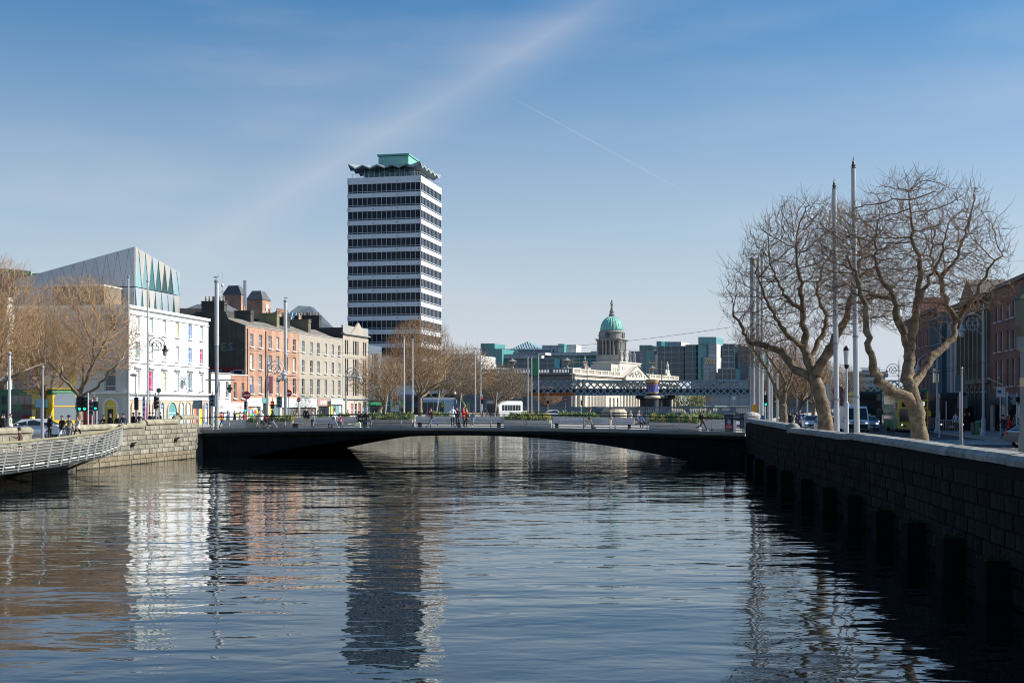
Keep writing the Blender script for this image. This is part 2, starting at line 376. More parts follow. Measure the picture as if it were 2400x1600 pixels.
# ---------------------------------------------------------------- quay walls
def quay_wall(name, label, line, y0, y1, ztop, sgn, body, blockmat, lowmat, bh, bl, yn=300, seed=1, low=1.0):
    """sgn=+1: river lies on the +x side. Individually laid blocks on a recessed core."""
    rnd = random.Random(seed)
    root = thing(name, label, 'quay wall')
    core = MB()
    ys = sorted(set([y0, y1] + [p[1] for p in line if y0 < p[1] < y1]))
    for a, c in zip(ys, ys[1:]):
        xa, xb = lineX(line, a), lineX(line, c); zt = ztop((a + c) / 2) - .03
        xo = sgn * .06
        core.v += [(xa - xo, a, -2), (xa - sgn * .55, a, -2), (xb - sgn * .55, c, -2), (xb - xo, c, -2), (xa - xo, a, zt), (xa - sgn * .55, a, zt), (xb - sgn * .55, c, zt), (xb - xo, c, zt)]
        n = len(core.v) - 8
        for f in ((4, 5, 6, 7), (0, 1, 5, 4), (1, 2, 6, 5), (3, 0, 4, 7), (2, 3, 7, 6)): core.f.append(tuple(n + k for k in f)); core.m.append(0)
    core.build('wall_core', body, root)
    variants = []
    for k in range(5):
        mb = MB(); j = .02
        x0, x1 = -.09, .0 + rnd.uniform(.0, .03)
        l, h = bl / 2 - .008, bh / 2 - .007
        e = .025
        mb.v = [(x0, -l, -h), (x0, l, -h), (x0, l, h), (x0, -l, h), (x1, -l + e, -h + e), (x1, l - e * rnd.uniform(.6, 1.6), -h + e), (x1, l - e, h - e), (x1, -l + e * rnd.uniform(.6, 1.6), h - e)]
        mb.f = [(4, 5, 6, 7), (0, 1, 5, 4), (1, 2, 6, 5), (2, 3, 7, 6), (3, 0, 4, 7)]; mb.m = [0] * 5
        variants.append((mb.mesh('stone', blockmat), mb.mesh('stone', lowmat), list(mb.v), list(mb.f)))
    rest = MB(); cnt = 0; jobs = []
    row = 0; z = -.35
    while z < max(ztop(y) for y in (y0, y1, (y0 + y1) / 2)):
        y = y0 + (bl / 2 if row % 2 else 0)
        while y < y1:
            l = bl * rnd.choice((.6, .8, 1, 1, 1.2)); yc = y + l / 2
            if yc + l / 2 <= y1 and z + bh <= ztop(yc) + .02: jobs.append((yc, z + bh / 2, l / bl))
            y += l
        z += bh; row += 1
    jobs.sort(key=lambda j: j[0])
    for yc, zc, sl_ in jobs:
        e = .4; xa, xb = lineX(line, yc - e), lineX(line, yc + e); ang = -math.atan2(xb - xa, 2 * e); xc = (xa + xb) / 2
        v = rnd.choice(variants)
        rz = ang if sgn > 0 else ang + math.pi
        if cnt < yn:
            o = ob('stone', v[1] if zc < low else v[0], root, (xc, yc, zc), rz); o.scale = (1, sl_, 1)
        else:
            n = len(rest.v); mt = Matrix.Translation((xc, yc, zc)) @ Matrix.Rotation(rz, 4, 'Z') @ Matrix.Diagonal((1, sl_, 1, 1))
            rest.v += [tuple(mt @ Vector(p)) for p in v[2]]; rest.f += [tuple(n + i for i in f) for f in v[3]]; rest.m += [1 if zc < low else 0] * len(v[3])
        cnt += 1
    if rest.f: stuff(rest.build('stonework', [blockmat, lowmat], root))
    return root
def coping(root, line, y0, y1, z, sgn, step, mat, w=.75, h=.32, over=.06, name='coping_stone', steps=None):
    rnd = random.Random(7); y = y0
    while y < y1 - .05:
        l = min(step * rnd.uniform(.85, 1.15), y1 - y); a, c = y + .008, y + l - .008
        xa, xb = lineX(line, a), lineX(line, c); za, zb = z(a), z(c); q = MB()
        prof = [(over, 0), (over + .02, h * .45), (-.08, h * .86), (-w * .5, h), (-w + .08, h * .88), (-w - .02, h * .45), (-w, 0)]
        dz = rnd.uniform(-.012, .012)
        for X, zz in ((xa, za), (xb, zb)):
            for pxo, pzo in prof: q.v.append((X + sgn * pxo, a if X == xa and zz == za and len(q.v) < 7 else c, zz + pzo + dz))
        k = len(prof)
        for i in range(k):
            j = (i + 1) % k; q.f.append((i, j, k + j, k + i)); q.m.append(0)
        q.f.append(tuple(range(k))); q.m.append(0); q.f.append(tuple(range(2 * k - 1, k - 1, -1))); q.m.append(0)
        q.build(name, mat, root); y += l
# right (shaded) wall
def rt(y):
    if y >= 68: return 3.12
    return 3.08 - .05 * min(1, max(0, (y - 50) / 16)) if y > 50 else 3.13
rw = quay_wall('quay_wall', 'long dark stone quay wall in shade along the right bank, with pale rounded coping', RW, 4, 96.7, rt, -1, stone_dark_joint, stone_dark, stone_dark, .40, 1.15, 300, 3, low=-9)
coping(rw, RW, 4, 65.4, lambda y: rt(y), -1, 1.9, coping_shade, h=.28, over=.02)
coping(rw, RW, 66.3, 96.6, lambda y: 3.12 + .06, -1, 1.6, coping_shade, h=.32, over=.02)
q = MB(); xx = lineX(RW, 65.8)
q.ball(xx + .34, 65.9, 3.17, .36, .7, .38, 12); q.build('coping_scroll', coping_shade, rw, smooth=True)
q = MB(); q.lathe([(.62, 2.2), (.62, 3.5), (.66, 3.52), (.66, 3.66), (.45, 3.85), (.0, 3.95)], 14, 18.75, 96.6); q.build('end_pier', coping_lit, rw)
# fender piles standing against the right wall
moss = M('moss', (.022, .034, .010), .95, var=.5, scale=6)
pile_m = M('shaded_pile', (.009, .009, .008), .95, spec=.1, var=.5, scale=2, bump=.02)  # pile colour carries the wall's shade too
pl = MB(); pl.box(-.32, -.25, -2, .30, .25, .0); pile_me = pl.mesh('fender_post', pile_m)
mo = MB(); r_ = random.Random(4)
for k in range(60):
    x, y = r_.uniform(-.32, .3), r_.uniform(-.25, .25); mo.tube([(x, y, -.02), (x + r_.uniform(-.05, .05), y + r_.uniform(-.05, .05), .04 + r_.uniform(0, .09))], [.03, .008], 4)
moss_me = mo.mesh('moss_tuft', moss)
ordw = ['nearest', 'second nearest', 'third nearest', 'fourth nearest', 'fifth nearest', 'sixth nearest', 'seventh nearest', 'eighth nearest', 'ninth nearest', 'tenth nearest', 'eleventh nearest', 'twelfth nearest', 'thirteenth nearest', 'fourteenth nearest', 'fifteenth nearest']
y = 21.4
for k in range(15):
    X = lineX(RW, y); o = tag(ob('fender_pile', pile_me, None, (X - .28, y, 1.05 + .05 * math.sin(k * 2.3)), .08), '%sdark fender pile on right quay wall, %s to the camera' % ('mossy topped ' if k < 7 else '', ordw[k]), 'fender pile', 'fender piles along the right quay wall')
    if k < 7: stuff(ob('moss', moss_me, o, (0, 0, 0)))
    y += 3.1 + k * .42
# left wall
def lt(y): return 3.02 if y < 96 else 3.42
def lt2(y): return 2.75 if y < 95.4 else 2.98
lw = quay_wall('quay_wall', 'sunlit pale stone quay wall between the slatted boardwalk and the bridge', LW, 84.6, 105.6, lt2, 1, stone_joint, stone_lit, stone_low, .36, .95, 300, 5, low=.75)
coping(lw, LW, 84.6, 95.4, lambda y: lt2(y), 1, 1.4, coping_brown, w=.7, h=.36)
coping(lw, LW, 95.9, 101.6, lambda y: lt2(y), 1, 1.5, coping_brown, w=.7, h=.38)
coping(lw, LW, 102.2, 105.6, lambda y: lt2(y) + .28, 1, 1.7, coping_brown, w=.8, h=.4)
q = MB(); q.ball(lineX(LW, 95.6) - .32, 95.7, 3.0, .34, .55, .32, 12); q.ball(lineX(LW, 101.9) - .32, 101.9, 3.2, .36, .6, .42, 12); q.build('coping_scroll', coping_brown, lw, smooth=True)
for yy, zz in ((93.2, 1.35), (100.8, 1.5)):
    q = MB(); q.lathe([(.1, 0), (.16, .08), (.16, .2), (.05, .3)], 10); q.tube([(0, 0, .05), (.12, 0, -.16)], .05, 6); q.tube([(-.02, 0, .2), (.3, 0, .32)], .06, 6)
    q.build('mooring_bracket', black_metal, lw, (lineX(LW, yy) + .12, yy, zz))
# plinth behind the boardwalk: wall with a gap
lw2 = quay_wall('quay_wall', 'low weathered stone parapet behind the slatted boardwalk at the far left', LW, 52, 79.5, lambda y: 2.72, 1, stone_joint, stone_lit, stone_low, .36, .95, 300, 8, low=.75)
coping(lw2, LW, 52, 79.5, lambda y: 2.72, 1, 1.4, coping_brown, w=.7, h=.36)
q = MB(); q.ball(lineX(LW, 79.6) - .32, 79.5, 2.75, .32, .45, .34, 12); q.build('coping_scroll', coping_brown, lw2, smooth=True)
q = MB()
for a, c in ((79.5, 84.6), (-10, 52)):
    xa, xb = lineX(LW, a), lineX(LW, c)
    q.prism([(xa, a), (xa - .6, a), (xb - .6, c), (xb, c)], -2, ST + .002)
xs = [(x, y) for x, y in LW if y > 100]
for (xa, a), (xb, c) in zip(xs, xs[1:]): q.prism([(xa, a), (xa - .6, a), (xb - .6, c), (xb, c)], -2, ST - .003)
q.build('quay_revetment', M('far_quay_stone', (.11, .10, .08), .95, var=.4, scale=.4, streak=.3))['kind'] = 'structure'
q = MB(); xs = [(x, y) for x, y in RW if y > 90]
for (xa, a), (xb, c) in zip(xs, xs[1:]): q.prism([(xa, a), (xa + .6, a), (xb + .6, c), (xb, c)], -2, ST - .003)
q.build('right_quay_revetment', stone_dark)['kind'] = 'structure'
# far parapets
q = MB()
for (xa, a), (xb, c) in zip(LW[3:6], LW[4:7]): q.prism([(xa - .1, a), (xa - .5, a), (xb - .5, c), (xb - .1, c)], ST, ST + 1.05)
tag(q.build('parapet_wall', stone_lit), 'low stone parapet along the left bank beyond the bridge', 'wall')
q = MB()
for (xa, a), (xb, c) in zip(RW[7:10], RW[8:11]): q.prism([(xa + .1, a), (xa + .5, a), (xb + .5, c), (xb + .1, c)], ST, ST + 1.05)
tag(q.build('parapet_wall', granite), 'low granite parapet along the right bank beyond the bridge', 'wall')

# ---------------------------------------------------------------- timber boardwalk with slatted rail, left
wood = M('weathered_deck', (.22, .19, .155), .85, var=.25, scale=2)
wood_y = M('mossy_rail_lit_strut', (.24, .215, .13), .8, var=.25, scale=2)
slatm = M('rail_slat', (.46, .45, .41), .45, metal=.4, var=.08)
BW = [(-30.5, 34), (-27.0, 56), (-26.7, 64.8), (-25.9, 71), (-25.9, 78), (-26.9, 84.2)]
def bwz(y): return 1.35 if y < 66 else (1.35 + (y - 66) / 18 * .45)
bw = thing('boardwalk', 'timber riverside boardwalk with white slatted railing along the left quay', 'boardwalk')
# planks
yy = 48.0
plank = MB()
k = 0
while yy < 84:
    xo, xi = lineX(BW, yy), lineX(LW, yy) + .05; z = bwz(yy)
    if k % 1 == 0:
        q = MB(); q.v = [(xi, yy, z - .06), (xo, yy, z - .06), (xo, yy + .27, z - .06), (xi, yy + .27, z - .06), (xi, yy, z), (xo, yy, z), (xo, yy + .27, z), (xi, yy + .27, z)]
        q.f = [(4, 5, 6, 7), (0, 1, 5, 4), (1, 2, 6, 5), (2, 3, 7, 6), (3, 0, 4, 7), (0, 3, 2, 1)]; q.m = [0] * 6
        q.build('plank', wood, bw)
    yy += .285; k += 1
q = MB()
for a, c in zip(BW, BW[1:]):
    za, zc = bwz(a[1]) - .07, bwz(c[1]) - .07
    q.v += [(a[0] - .3, a[1], za - .45), (a[0] - .05, a[1], za - .45), (c[0] - .05, c[1], zc - .45), (c[0] - .3, c[1], zc - .45), (a[0] - .3, a[1], za), (a[0] - .05, a[1], za), (c[0] - .05, c[1], zc), (c[0] - .3, c[1], zc)]
    n = len(q.v) - 8
    for f in ((4, 5, 6, 7), (0, 1, 5, 4), (1, 2, 6, 5), (2, 3, 7, 6), (3, 0, 4, 7), (0, 3, 2, 1)): q.f.append(tuple(n + i for i in f)); q.m.append(0)
q.build('edge_beam', dark_steel, bw)
for i, yy in enumerate((50, 57, 64, 70.5, 76.5, 83.2)):
    xo, xi = lineX(BW, yy), lineX(LW, yy); z = bwz(yy) - .1
    q = MB(); q.tube([(xo - .2, yy, z - .3), (xi + .1, yy - .2, .05)], .09, 6); q.box(xi, yy - .1, z - .35, xo - .3, yy + .1, z - .08)
    q.build('strut', wood_y if i == 5 else dark_steel, bw)  # sunlight on the last strut is put in by its paler material
# rail: leaning frame posts, horizontal slats, pale bottom louvres
pts = []
for a, c in zip(BW, BW[1:]):
    n = max(1, round((Vector(c) - Vector(a)).length / 1.55))
    for k in range(n): pts.append(Vector(a).lerp(Vector(c), k / n))
pts.append(Vector(BW[-1]))
pts = [p for p in pts if p.y > 44]
lean = .32
def rp(p, h):
    z = bwz(p.y); return (p.x + lean * h, p.y, z - .42 + h * 1.55)
for i, p in enumerate(pts):
    q = MB(); big = i % 4 == 0
    a, c = Vector(rp(p, 0)), Vector(rp(p, 1)); w = .08 if big else .055
    q.tube([a, c], w, 4); q.build('post', slatm, bw)
for a, c in zip(pts, pts[1:]):
    for k in range(9):
        h = .06 + k * .105
        q = MB(); q.tube([rp(a, h), rp(c, h)], .024, 4); q.build('slat', slatm, bw)
    q = MB(); q.tube([Vector(rp(a, .16)).lerp(Vector(rp(c, .16)), .12), Vector(rp(a, .16)).lerp(Vector(rp(c, .16)), .72)], .05, 4); q.build('louvre', white_trim, bw)
q = MB(); q.tube([rp(p, 1.02) for p in pts], .085, 6); q.build('handrail', wood_y, bw)
# return panel to the wall
e = pts[-1]; f_ = Vector((lineX(LW, 91.5) + .15, 91.5))
q = MB()
for k in range(15):
    t = k / 14; p = e.lerp(f_, t); zt = bwz(84) ; q.tube([(p.x + lean * (1 - t) * 0, p.y, zt - .35 + .25 * t), (p.x + lean * (1 - t), p.y, zt + 1.12 + .18 * t)], .02, 4)
for k in range(12):
    h = k / 11; q.tube([(e.x + lean * h, e.y, bwz(84) - .35 + 1.45 * h), (f_.x, f_.y, bwz(84) - .1 + 1.4 * h)], .022, 4)
q.build('end_grille', slatm, bw)
q = MB(); q.tube([(e.x + lean, e.y, bwz(84) + 1.15), (f_.x, f_.y, bwz(84) + 1.32)], .08, 6); q.build('handrail', wood_y, bw)

# ---------------------------------------------------------------- road bridge
BA, BB = Vector((-26.7, 106.0)), Vector((18.2, 96.7)); BL = (BB - BA).length
bang = math.atan2((BB - BA).y, (BB - BA).x)
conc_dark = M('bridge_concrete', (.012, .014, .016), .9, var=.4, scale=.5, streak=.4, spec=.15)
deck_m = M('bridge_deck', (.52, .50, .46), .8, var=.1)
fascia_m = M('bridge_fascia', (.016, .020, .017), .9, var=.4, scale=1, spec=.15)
br = thing('road_bridge', 'low single arch concrete bridge spanning the river, planters and benches on deck', 'bridge', (BA.x, BA.y, 0), bang)
BWD = 26.0
def dz(u): s = u / BL; return 2.26 + .33 * 4 * s * (1 - s)
def sof(u):
    s = (u - BL * .5) / (BL * .5 - 3.2); return max(-1.5, 1.95 - 2.25 * abs(s) ** 2.1)
NU = 48
def sweep(prof, name, mat, n=NU, u0=0, u1=None):
    u1 = BL if u1 is None else u1; q = MB(); k = None
    for i in range(n + 1):
        u = u0 + (u1 - u0) * i / n; P = prof(u); k = len(P)
        for y, z in P: q.v.append((u, y, z))
    for i in range(n):
        for j in range(k):
            j2 = (j + 1) % k; q.f.append((i * k + j, i * k + j2, (i + 1) * k + j2, (i + 1) * k + j)); q.m.append(0)
    q.f.append(tuple(range(k))); q.m.append(0); q.f.append(tuple(range((n + 1) * k - 1, n * k - 1, -1))); q.m.append(0)
    return q.build(name, mat, br)
sweep(lambda u: [(.3, dz(u)), (BWD - .3, dz(u)), (BWD - .3, dz(u) - .3), (.3, dz(u) - .3)], 'deck', deck_m)
sweep(lambda u: [(0, dz(u) + .08), (.3, dz(u) + .08), (.3, dz(u) - .16), (0, dz(u) - .16)], 'kerb_edge', M('pale_kerb', (.30, .29, .26), .85, var=.2, spec=.2))
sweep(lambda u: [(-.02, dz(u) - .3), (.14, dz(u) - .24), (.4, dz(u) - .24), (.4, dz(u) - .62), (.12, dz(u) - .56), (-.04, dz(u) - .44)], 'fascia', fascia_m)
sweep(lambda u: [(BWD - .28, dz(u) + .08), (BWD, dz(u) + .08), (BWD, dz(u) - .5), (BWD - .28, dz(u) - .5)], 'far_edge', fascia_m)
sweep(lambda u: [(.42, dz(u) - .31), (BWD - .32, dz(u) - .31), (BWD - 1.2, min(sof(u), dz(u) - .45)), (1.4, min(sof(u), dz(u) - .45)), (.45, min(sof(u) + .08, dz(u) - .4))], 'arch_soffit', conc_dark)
def b2w(u, v, z=0):
    p = Matrix.Rotation(bang, 4, 'Z') @ Vector((u, v, z)); return Vector((p.x + BA.x, p.y + BA.y, p.z))
rail_m = M('bridge_rail', (.02, .022, .02), .4, metal=.4)
rail_pale = M('bridge_post', (.2, .2, .18), .4, metal=.4)
def bridge_rail(v, sg, name, label):
    r = thing(name, label, 'railing', (BA.x, BA.y, 0), bang)
    n = 18
    q = MB(); q.tube([(u, v - sg * .12, dz(u) + 1.12) for u in [BL * i / 24 for i in range(25)]], .045, 6); q.build('handrail', rail_m, r)
    q = MB(); q.tube([(u, v, dz(u) + .2) for u in [BL * i / 24 for i in range(25)]], .028, 5); q.build('bottom_rail', rail_pale, r)
    post = MB(); post.tube([(0, 0, .05), (0, -sg * .03, .3), (0, sg * .13, .6), (0, sg * .08, .85), (0, -sg * .12, 1.12)], [.05, .045, .035, .03, .035], 6); me = post.mesh('post', rail_pale)
    for i in range(n + 1): u = BL * i / n; u = min(max(u, .15), BL - .15); ob('post', me, r, (u, v, dz(u)))
    q = MB()
    for k in range(5):
        q.tube([(u, v + sg * (.05 if k in (1, 2) else 0), dz(u) + .36 + .15 * k) for u in [BL * i / 24 for i in range(25)]], .006, 3)
    q.build('tension_cable', steel, r)
bridge_rail(.12, 1, 'bridge_railing', 'dark curved handrail with cables on the near side of the bridge')
bridge_rail(BWD - .12, -1, 'bridge_railing', 'grey handrail along the far side of the bridge deck')
for v0, v1, nm in ((7.4, 7.6, 0), (18.4, 18.6, 0)):
    sweep(lambda u: [(v0, dz(u) + .12), (v1, dz(u) + .12), (v1, dz(u)), (v0, dz(u))], 'kerb', granite)

# bridge furniture: local u along the bridge, v across
bench_m = M('bench_concrete', (.42, .42, .43), .7, var=.15, scale=2)
bench_top = M('bench_slats', (.5, .5, .5), .6, var=.15, scale=4)
def on_bridge(pxc, v):
    # u such that the point projects to column pxc
    lo, hi = 0, BL
    for _ in range(40):
        mdd = (lo + hi) / 2; p = b2w(mdd, v)
        if 1200 + FOC * p.x / p.y < pxc: lo = mdd
        else: hi = mdd
    return lo
def bench(p0, p1, v, label, wall=False):
    u0, u1 = on_bridge(p0, v), on_bridge(p1, v); um = (u0 + u1) / 2; L_ = u1 - u0; p = b2w(um, v, dz(um))
    r = thing('long_bench', label, 'bench', p, bang - (dz(u1) - dz(u0)) * 0, 'long grey benches on the bridge')
    r.rotation_euler = (0, -math.atan2(dz(u1) - dz(u0), L_), bang)
    if wall:
        n = max(2, round(L_ / 1.2))
        q = MB(); q.box(-L_ / 2, .1, 0, L_ / 2, .35, .8 if wall == 1 else .95); q.build('back_slab', bench_m, r)
        for k in range(7):
            q = MB(); q.box(-L_ / 2 + .05, .06, .08 + k * .115, L_ / 2 - .05, .1, .08 + k * .115 + .095); q.build('slat', bench_top, r)
        return r
    q = MB(); q.box(-L_ / 2, .1, .35, L_ / 2, .22, .92); q.build('backrest', bench_m, r)
    for k in range(5):
        q = MB(); q.box(-L_ / 2 + .02, .062, .40 + k * .1, L_ / 2 - .02, .1, .40 + k * .1 + .085); q.build('slat', bench_top, r)
    q = MB(); q.box(-L_ / 2, -.45, .40, L_ / 2, .06, .46); q.build('seat', bench_top, r)
    q = MB(); n = max(2, round(L_ / 2.5))
    for k in range(n): x = -L_ / 2 + .4 + (L_ - .8) * k / (n - 1); q.box(x - .1, -.3, 0, x + .1, .3, .4)
    q.build('support', conc_dark, r)
    return r
V1 = 4.6
bench(494, 578, V1 - .3, 'grey slatted bench wall at the left end of the bridge deck', 1)
bench(684, 866, V1, 'long grey bench between the two left planters on the bridge')
bench(974, 1180, V1, 'long grey bench between the middle planters, people standing before it')
bench(1294, 1486, V1, 'longest grey bench right of the yellow flowered planter on the bridge')
bench(1644, 1725, V1 - .2, 'grey slatted bench wall beside the information kiosk', 2)
plbox = M('planter_box', (.26, .245, .23), .75, var=.15, scale=2); plbox2 = M('planter_box_pale', (.36, .355, .34), .75, var=.15, scale=2)
def blades(mb, x0, x1, y0, y1, z, n, hmin, hmax, rnd, wid=.03, mi=0, spread=.25):
    for _ in range(n):
        x, y = rnd.uniform(x0, x1), rnd.uniform(y0, y1); h = rnd.uniform(hmin, hmax); a = rnd.uniform(0, 6.28); s = rnd.uniform(.2, 1) * spread
        dx, dy = math.cos(a), math.sin(a); w = wid
        b0 = (x - dy * w, y + dx * w, z); b1 = (x + dy * w, y - dx * w, z); m0 = (x + dx * s * .5 - dy * w, y + dy * s * .5 + dx * w, z + h * .7); m1 = (x + dx * s * .5 + dy * w, y + dy * s * .5 - dx * w, z + h * .7)
        tp = (x + dx * s, y + dy * s, z + h * rnd.uniform(.8, 1))
        mb.poly([b0, b1, m1, m0], mi); mb.poly([m0, m1, tp], mi)
def leaves(mb, x0, x1, y0, y1, z0, z1, n, rnd, sz=.06, mi=0):
    for _ in range(n):
        c = Vector((rnd.uniform(x0, x1), rnd.uniform(y0, y1), rnd.uniform(z0, z1))); a = Vector((rnd.gauss(0, 1), rnd.gauss(0, 1), rnd.gauss(0, 1))).normalized(); b = a.orthogonal().normalized(); s = sz * rnd.uniform(.6, 1.4)
        mb.poly([c - a * s, c + b * s * .5, c + a * s, c - b * s * .5], mi)
def planter(p0, p1, v, label, seed, pale=False, yel=.2, tall=0, h=.62):
    rnd = random.Random(seed); u0, u1 = on_bridge(p0, v), on_bridge(p1, v); um = (u0 + u1) / 2; L_ = u1 - u0; p = b2w(um, v, dz(um))
    r = thing('planter', label, 'planter', p, bang, 'planters on the bridge deck'); r.rotation_euler = (0, -math.atan2(dz(u1) - dz(u0), L_), bang)
    n = 2; mt = plbox2 if pale else plbox
    for k in range(n):
        for j in range(2):
            q = MB(); q.box(-L_ / 2 + k * L_ / n + .01, -.55, .03 + j * h / 2, -L_ / 2 + (k + 1) * L_ / n - .01, .55, .03 + (j + 1) * h / 2 - .03); q.build('trough_panel', mt, r)
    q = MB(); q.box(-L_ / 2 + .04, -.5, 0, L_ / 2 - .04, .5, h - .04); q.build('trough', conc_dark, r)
    q = MB(); mats = [leaf_g, leaf_y, leaf_p]
    nb = int(L_ * 12)
    for _ in range(nb):
        x = rnd.uniform(-L_ / 2 + .1, L_ / 2 - .1); hh = rnd.uniform(.3, .72) + tall * rnd.random(); t = rnd.random(); mi = 1 if t < yel else (2 if t < yel + .25 else 0)
        if rnd.random() < .55: leaves(q, x - .22, x + .22, -.5, .5, h - .02, h + hh * .85, 75, rnd, .07, mi)
        else: blades(q, x - .1, x + .1, -.45, .45, h, 28, hh * .6, hh * 1.25, rnd, .022, mi, .3)
    leaves(q, -L_ / 2, L_ / 2, -.55, .55, h - .05, h + .18, int(L_ * 260), rnd, .055, 0)
    stuff(q.build('foliage', mats, r)); return r
planter(584, 690, V1, 'brown planter of green and pale grass, leftmost on the bridge', 1, yel=.08)
planter(870, 970, V1, 'dark brown planter of low hedge leaves before the two thin flagpoles', 2, yel=.05, h=.66)
planter(1183, 1291, V1, 'pale planter with bright yellow flowers right of the bridge centre', 3, True, yel=.33)
planter(1522, 1640, V1 - .2, 'pale planter with tallest mixed plants near the right end of the bridge', 4, True, yel=.25, tall=.35)
planter(1306, 1404, 20.5, 'far side planter with spiky grass behind the man in the green jacket', 5, True, yel=.05, tall=.1)
planter(1596, 1694, 20.0, 'far side planter of tall spiky grasses near the right end', 6, True, yel=.05, tall=.35)
planter(740, 820, 20.5, 'far side planter behind the man in the black jacket', 7, yel=.1)
planter(1010, 1060, 20.5, 'far side planter right of the walking woman with turquoise bag', 8, yel=.1)
# ---------------------------------------------------------------- facades and windows
def facade(root, Lf, H, rects, mat, loc=(0, 0, 0), rz=0, name='wall', rev=.22, revmat=None, z0=0):
    """flat wall with real recessed openings; local x along, -y outward"""
    us = sorted(set([0, Lf] + [a for r in rects for a in (r[0], r[2])])); vs = sorted(set([z0, H] + [a for r in rects for a in (r[1], r[3])]))
    q = MB()
    for j in range(len(vs) - 1):
        run = None
        for i in range(len(us) - 1):
            cu, cv = (us[i] + us[i + 1]) / 2, (vs[j] + vs[j + 1]) / 2
            hole = any(r[0] < cu < r[2] and r[1] < cv < r[3] for r in rects)
            if not hole:
                if run is None: run = us[i]
            if hole or i == len(us) - 2:
                if run is not None:
                    e = us[i] if hole else us[i + 1]
                    q.poly([(run, 0, vs[j]), (e, 0, vs[j]), (e, 0, vs[j + 1]), (run, 0, vs[j + 1])]); run = None
    for a, c, b_, d in rects:
        q.poly([(a, 0, c), (a, rev, c), (a, rev, d), (a, 0, d)]); q.poly([(b_, 0, c), (b_, 0, d), (b_, rev, d), (b_, rev, c)])
        q.poly([(a, 0, d), (a, rev, d), (b_, rev, d), (b_, 0, d)]); q.poly([(a, 0, c), (b_, 0, c), (b_, rev, c), (a, rev, c)])
    return q.build(name, mat, root, loc, rz)
WC = {}
def win_meshes(w, h, fm, style, sillm):
    k = (round(w, 2), round(h, 2), fm.name, style, sillm.name)
    if k in WC: return WC[k]
    f = MB(); t = .085
    f.box(0, 0, 0, t, .07, h); f.box(w - t, 0, 0, w, .07, h); f.box(t, 0, 0, w - t, .07, t); f.box(t, 0, h - t, w - t, .07, h)
    if style in ('sash', 'sash6'): f.box(t, -.01, h * .5 - .03, w - t, .06, h * .5 + .03)
    if style == 'sash6':
        f.box(w / 2 - .015, .01, t, w / 2 + .015, .05, h * .5 - .03); f.box(w / 2 - .015, .01, h * .5 + .03, w / 2 + .015, .05, h - t)
    if style == 'tri':
        f.box(t, 0, h * .22, w - t, .06, h * .22 + .05); f.box(t, 0, h * .72, w - t, .06, h * .72 + .05)
    if style == 'mull':
        for k_ in (1, 2): f.box(w * k_ / 3 - .03, 0, t, w * k_ / 3 + .03, .06, h - t)
        f.box(t, .005, h * .6, w - t, .055, h * .6 + .05)
    p = MB(); p.box(t, .035, t, w - t, .05, h - t)
    s = MB(); s.box(-.1, -.32, -.12, w + .1, .02, -.005)
    WC[k] = (f.mesh('window', fm), p, s.mesh('sill', sillm), {}); return WC[k]
def window(root, u, z, w, h, fm, pm, style='sash', sillm=None, loc=(0, 0, 0), rz=0, rev=.14):
    fme, pmb, sme, pc = win_meshes(w, h, fm, style, sillm or white_trim)
    if pm.name not in pc: pc[pm.name] = pmb.mesh('pane', pm)
    c, s = math.cos(rz), math.sin(rz); x, y = u, rev
    o = ob('window', fme, root, (loc[0] + x * c - y * s, loc[1] + x * s + y * c, loc[2] + z), rz)
    ob('pane', pc[pm.name], o)
    if sillm: ob('sill', sme, o)
    return o
def winwall(root, Lf, H, cols, rows, mat, fm, pms, w=1.05, style='sash', sillm=white_trim, loc=(0, 0, 0), rz=0, skip=(), seed=0, z0=0):
    rnd = random.Random(seed); rects = []
    for j, (a, c) in enumerate(rows):
        for i, u in enumerate(cols):
            if (i, j) in skip: continue
            rects.append((u - w / 2, a, u + w / 2, c))
            pm = pms(i, j) if callable(pms) else rnd.choice(pms)
            window(root, u - w / 2, a, w, c - a, fm, pm, style, sillm, loc, rz)
    facade(root, Lf, H, rects, mat, loc, rz, z0=z0)
def body(root, L_, D, H, wall, roof, inset=.25, name='building_body', z0=0):
    q = MB(); q.box(inset, inset, z0, L_ - inset, D, H - .05, 0); return q.build(name, [roof], root)
def chimney(root, x, y, z, L_, W_, h, mat, n, pots=clay, band=True):
    q = MB(); q.cbox(x, y, z, L_, W_, h)
    if band: q.cbox(x, y, z + h - .35, L_ + .18, W_ + .18, .12); q.cbox(x, y, z + h, L_ + .14, W_ + .14, .12)
    c = q.build('chimney', mat, root)
    pm = MB(); pm.lathe([(.13, 0), (.1, .45), (.14, .5), (.14, .6)], 8); me = pm.mesh('chimney_pot', pots)
    for k in range(n): ob('chimney_pot', me, c, (x - L_ / 2 + L_ * (k + .5) / n, y, z + h + .12))
    return c
def arch_poly(w, h, n=10):
    r = w / 2; return [(-r, 0), (r, 0)] + [(r * math.cos(math.pi * k / n), h - r + r * math.sin(math.pi * k / n)) for k in range(n + 1)]
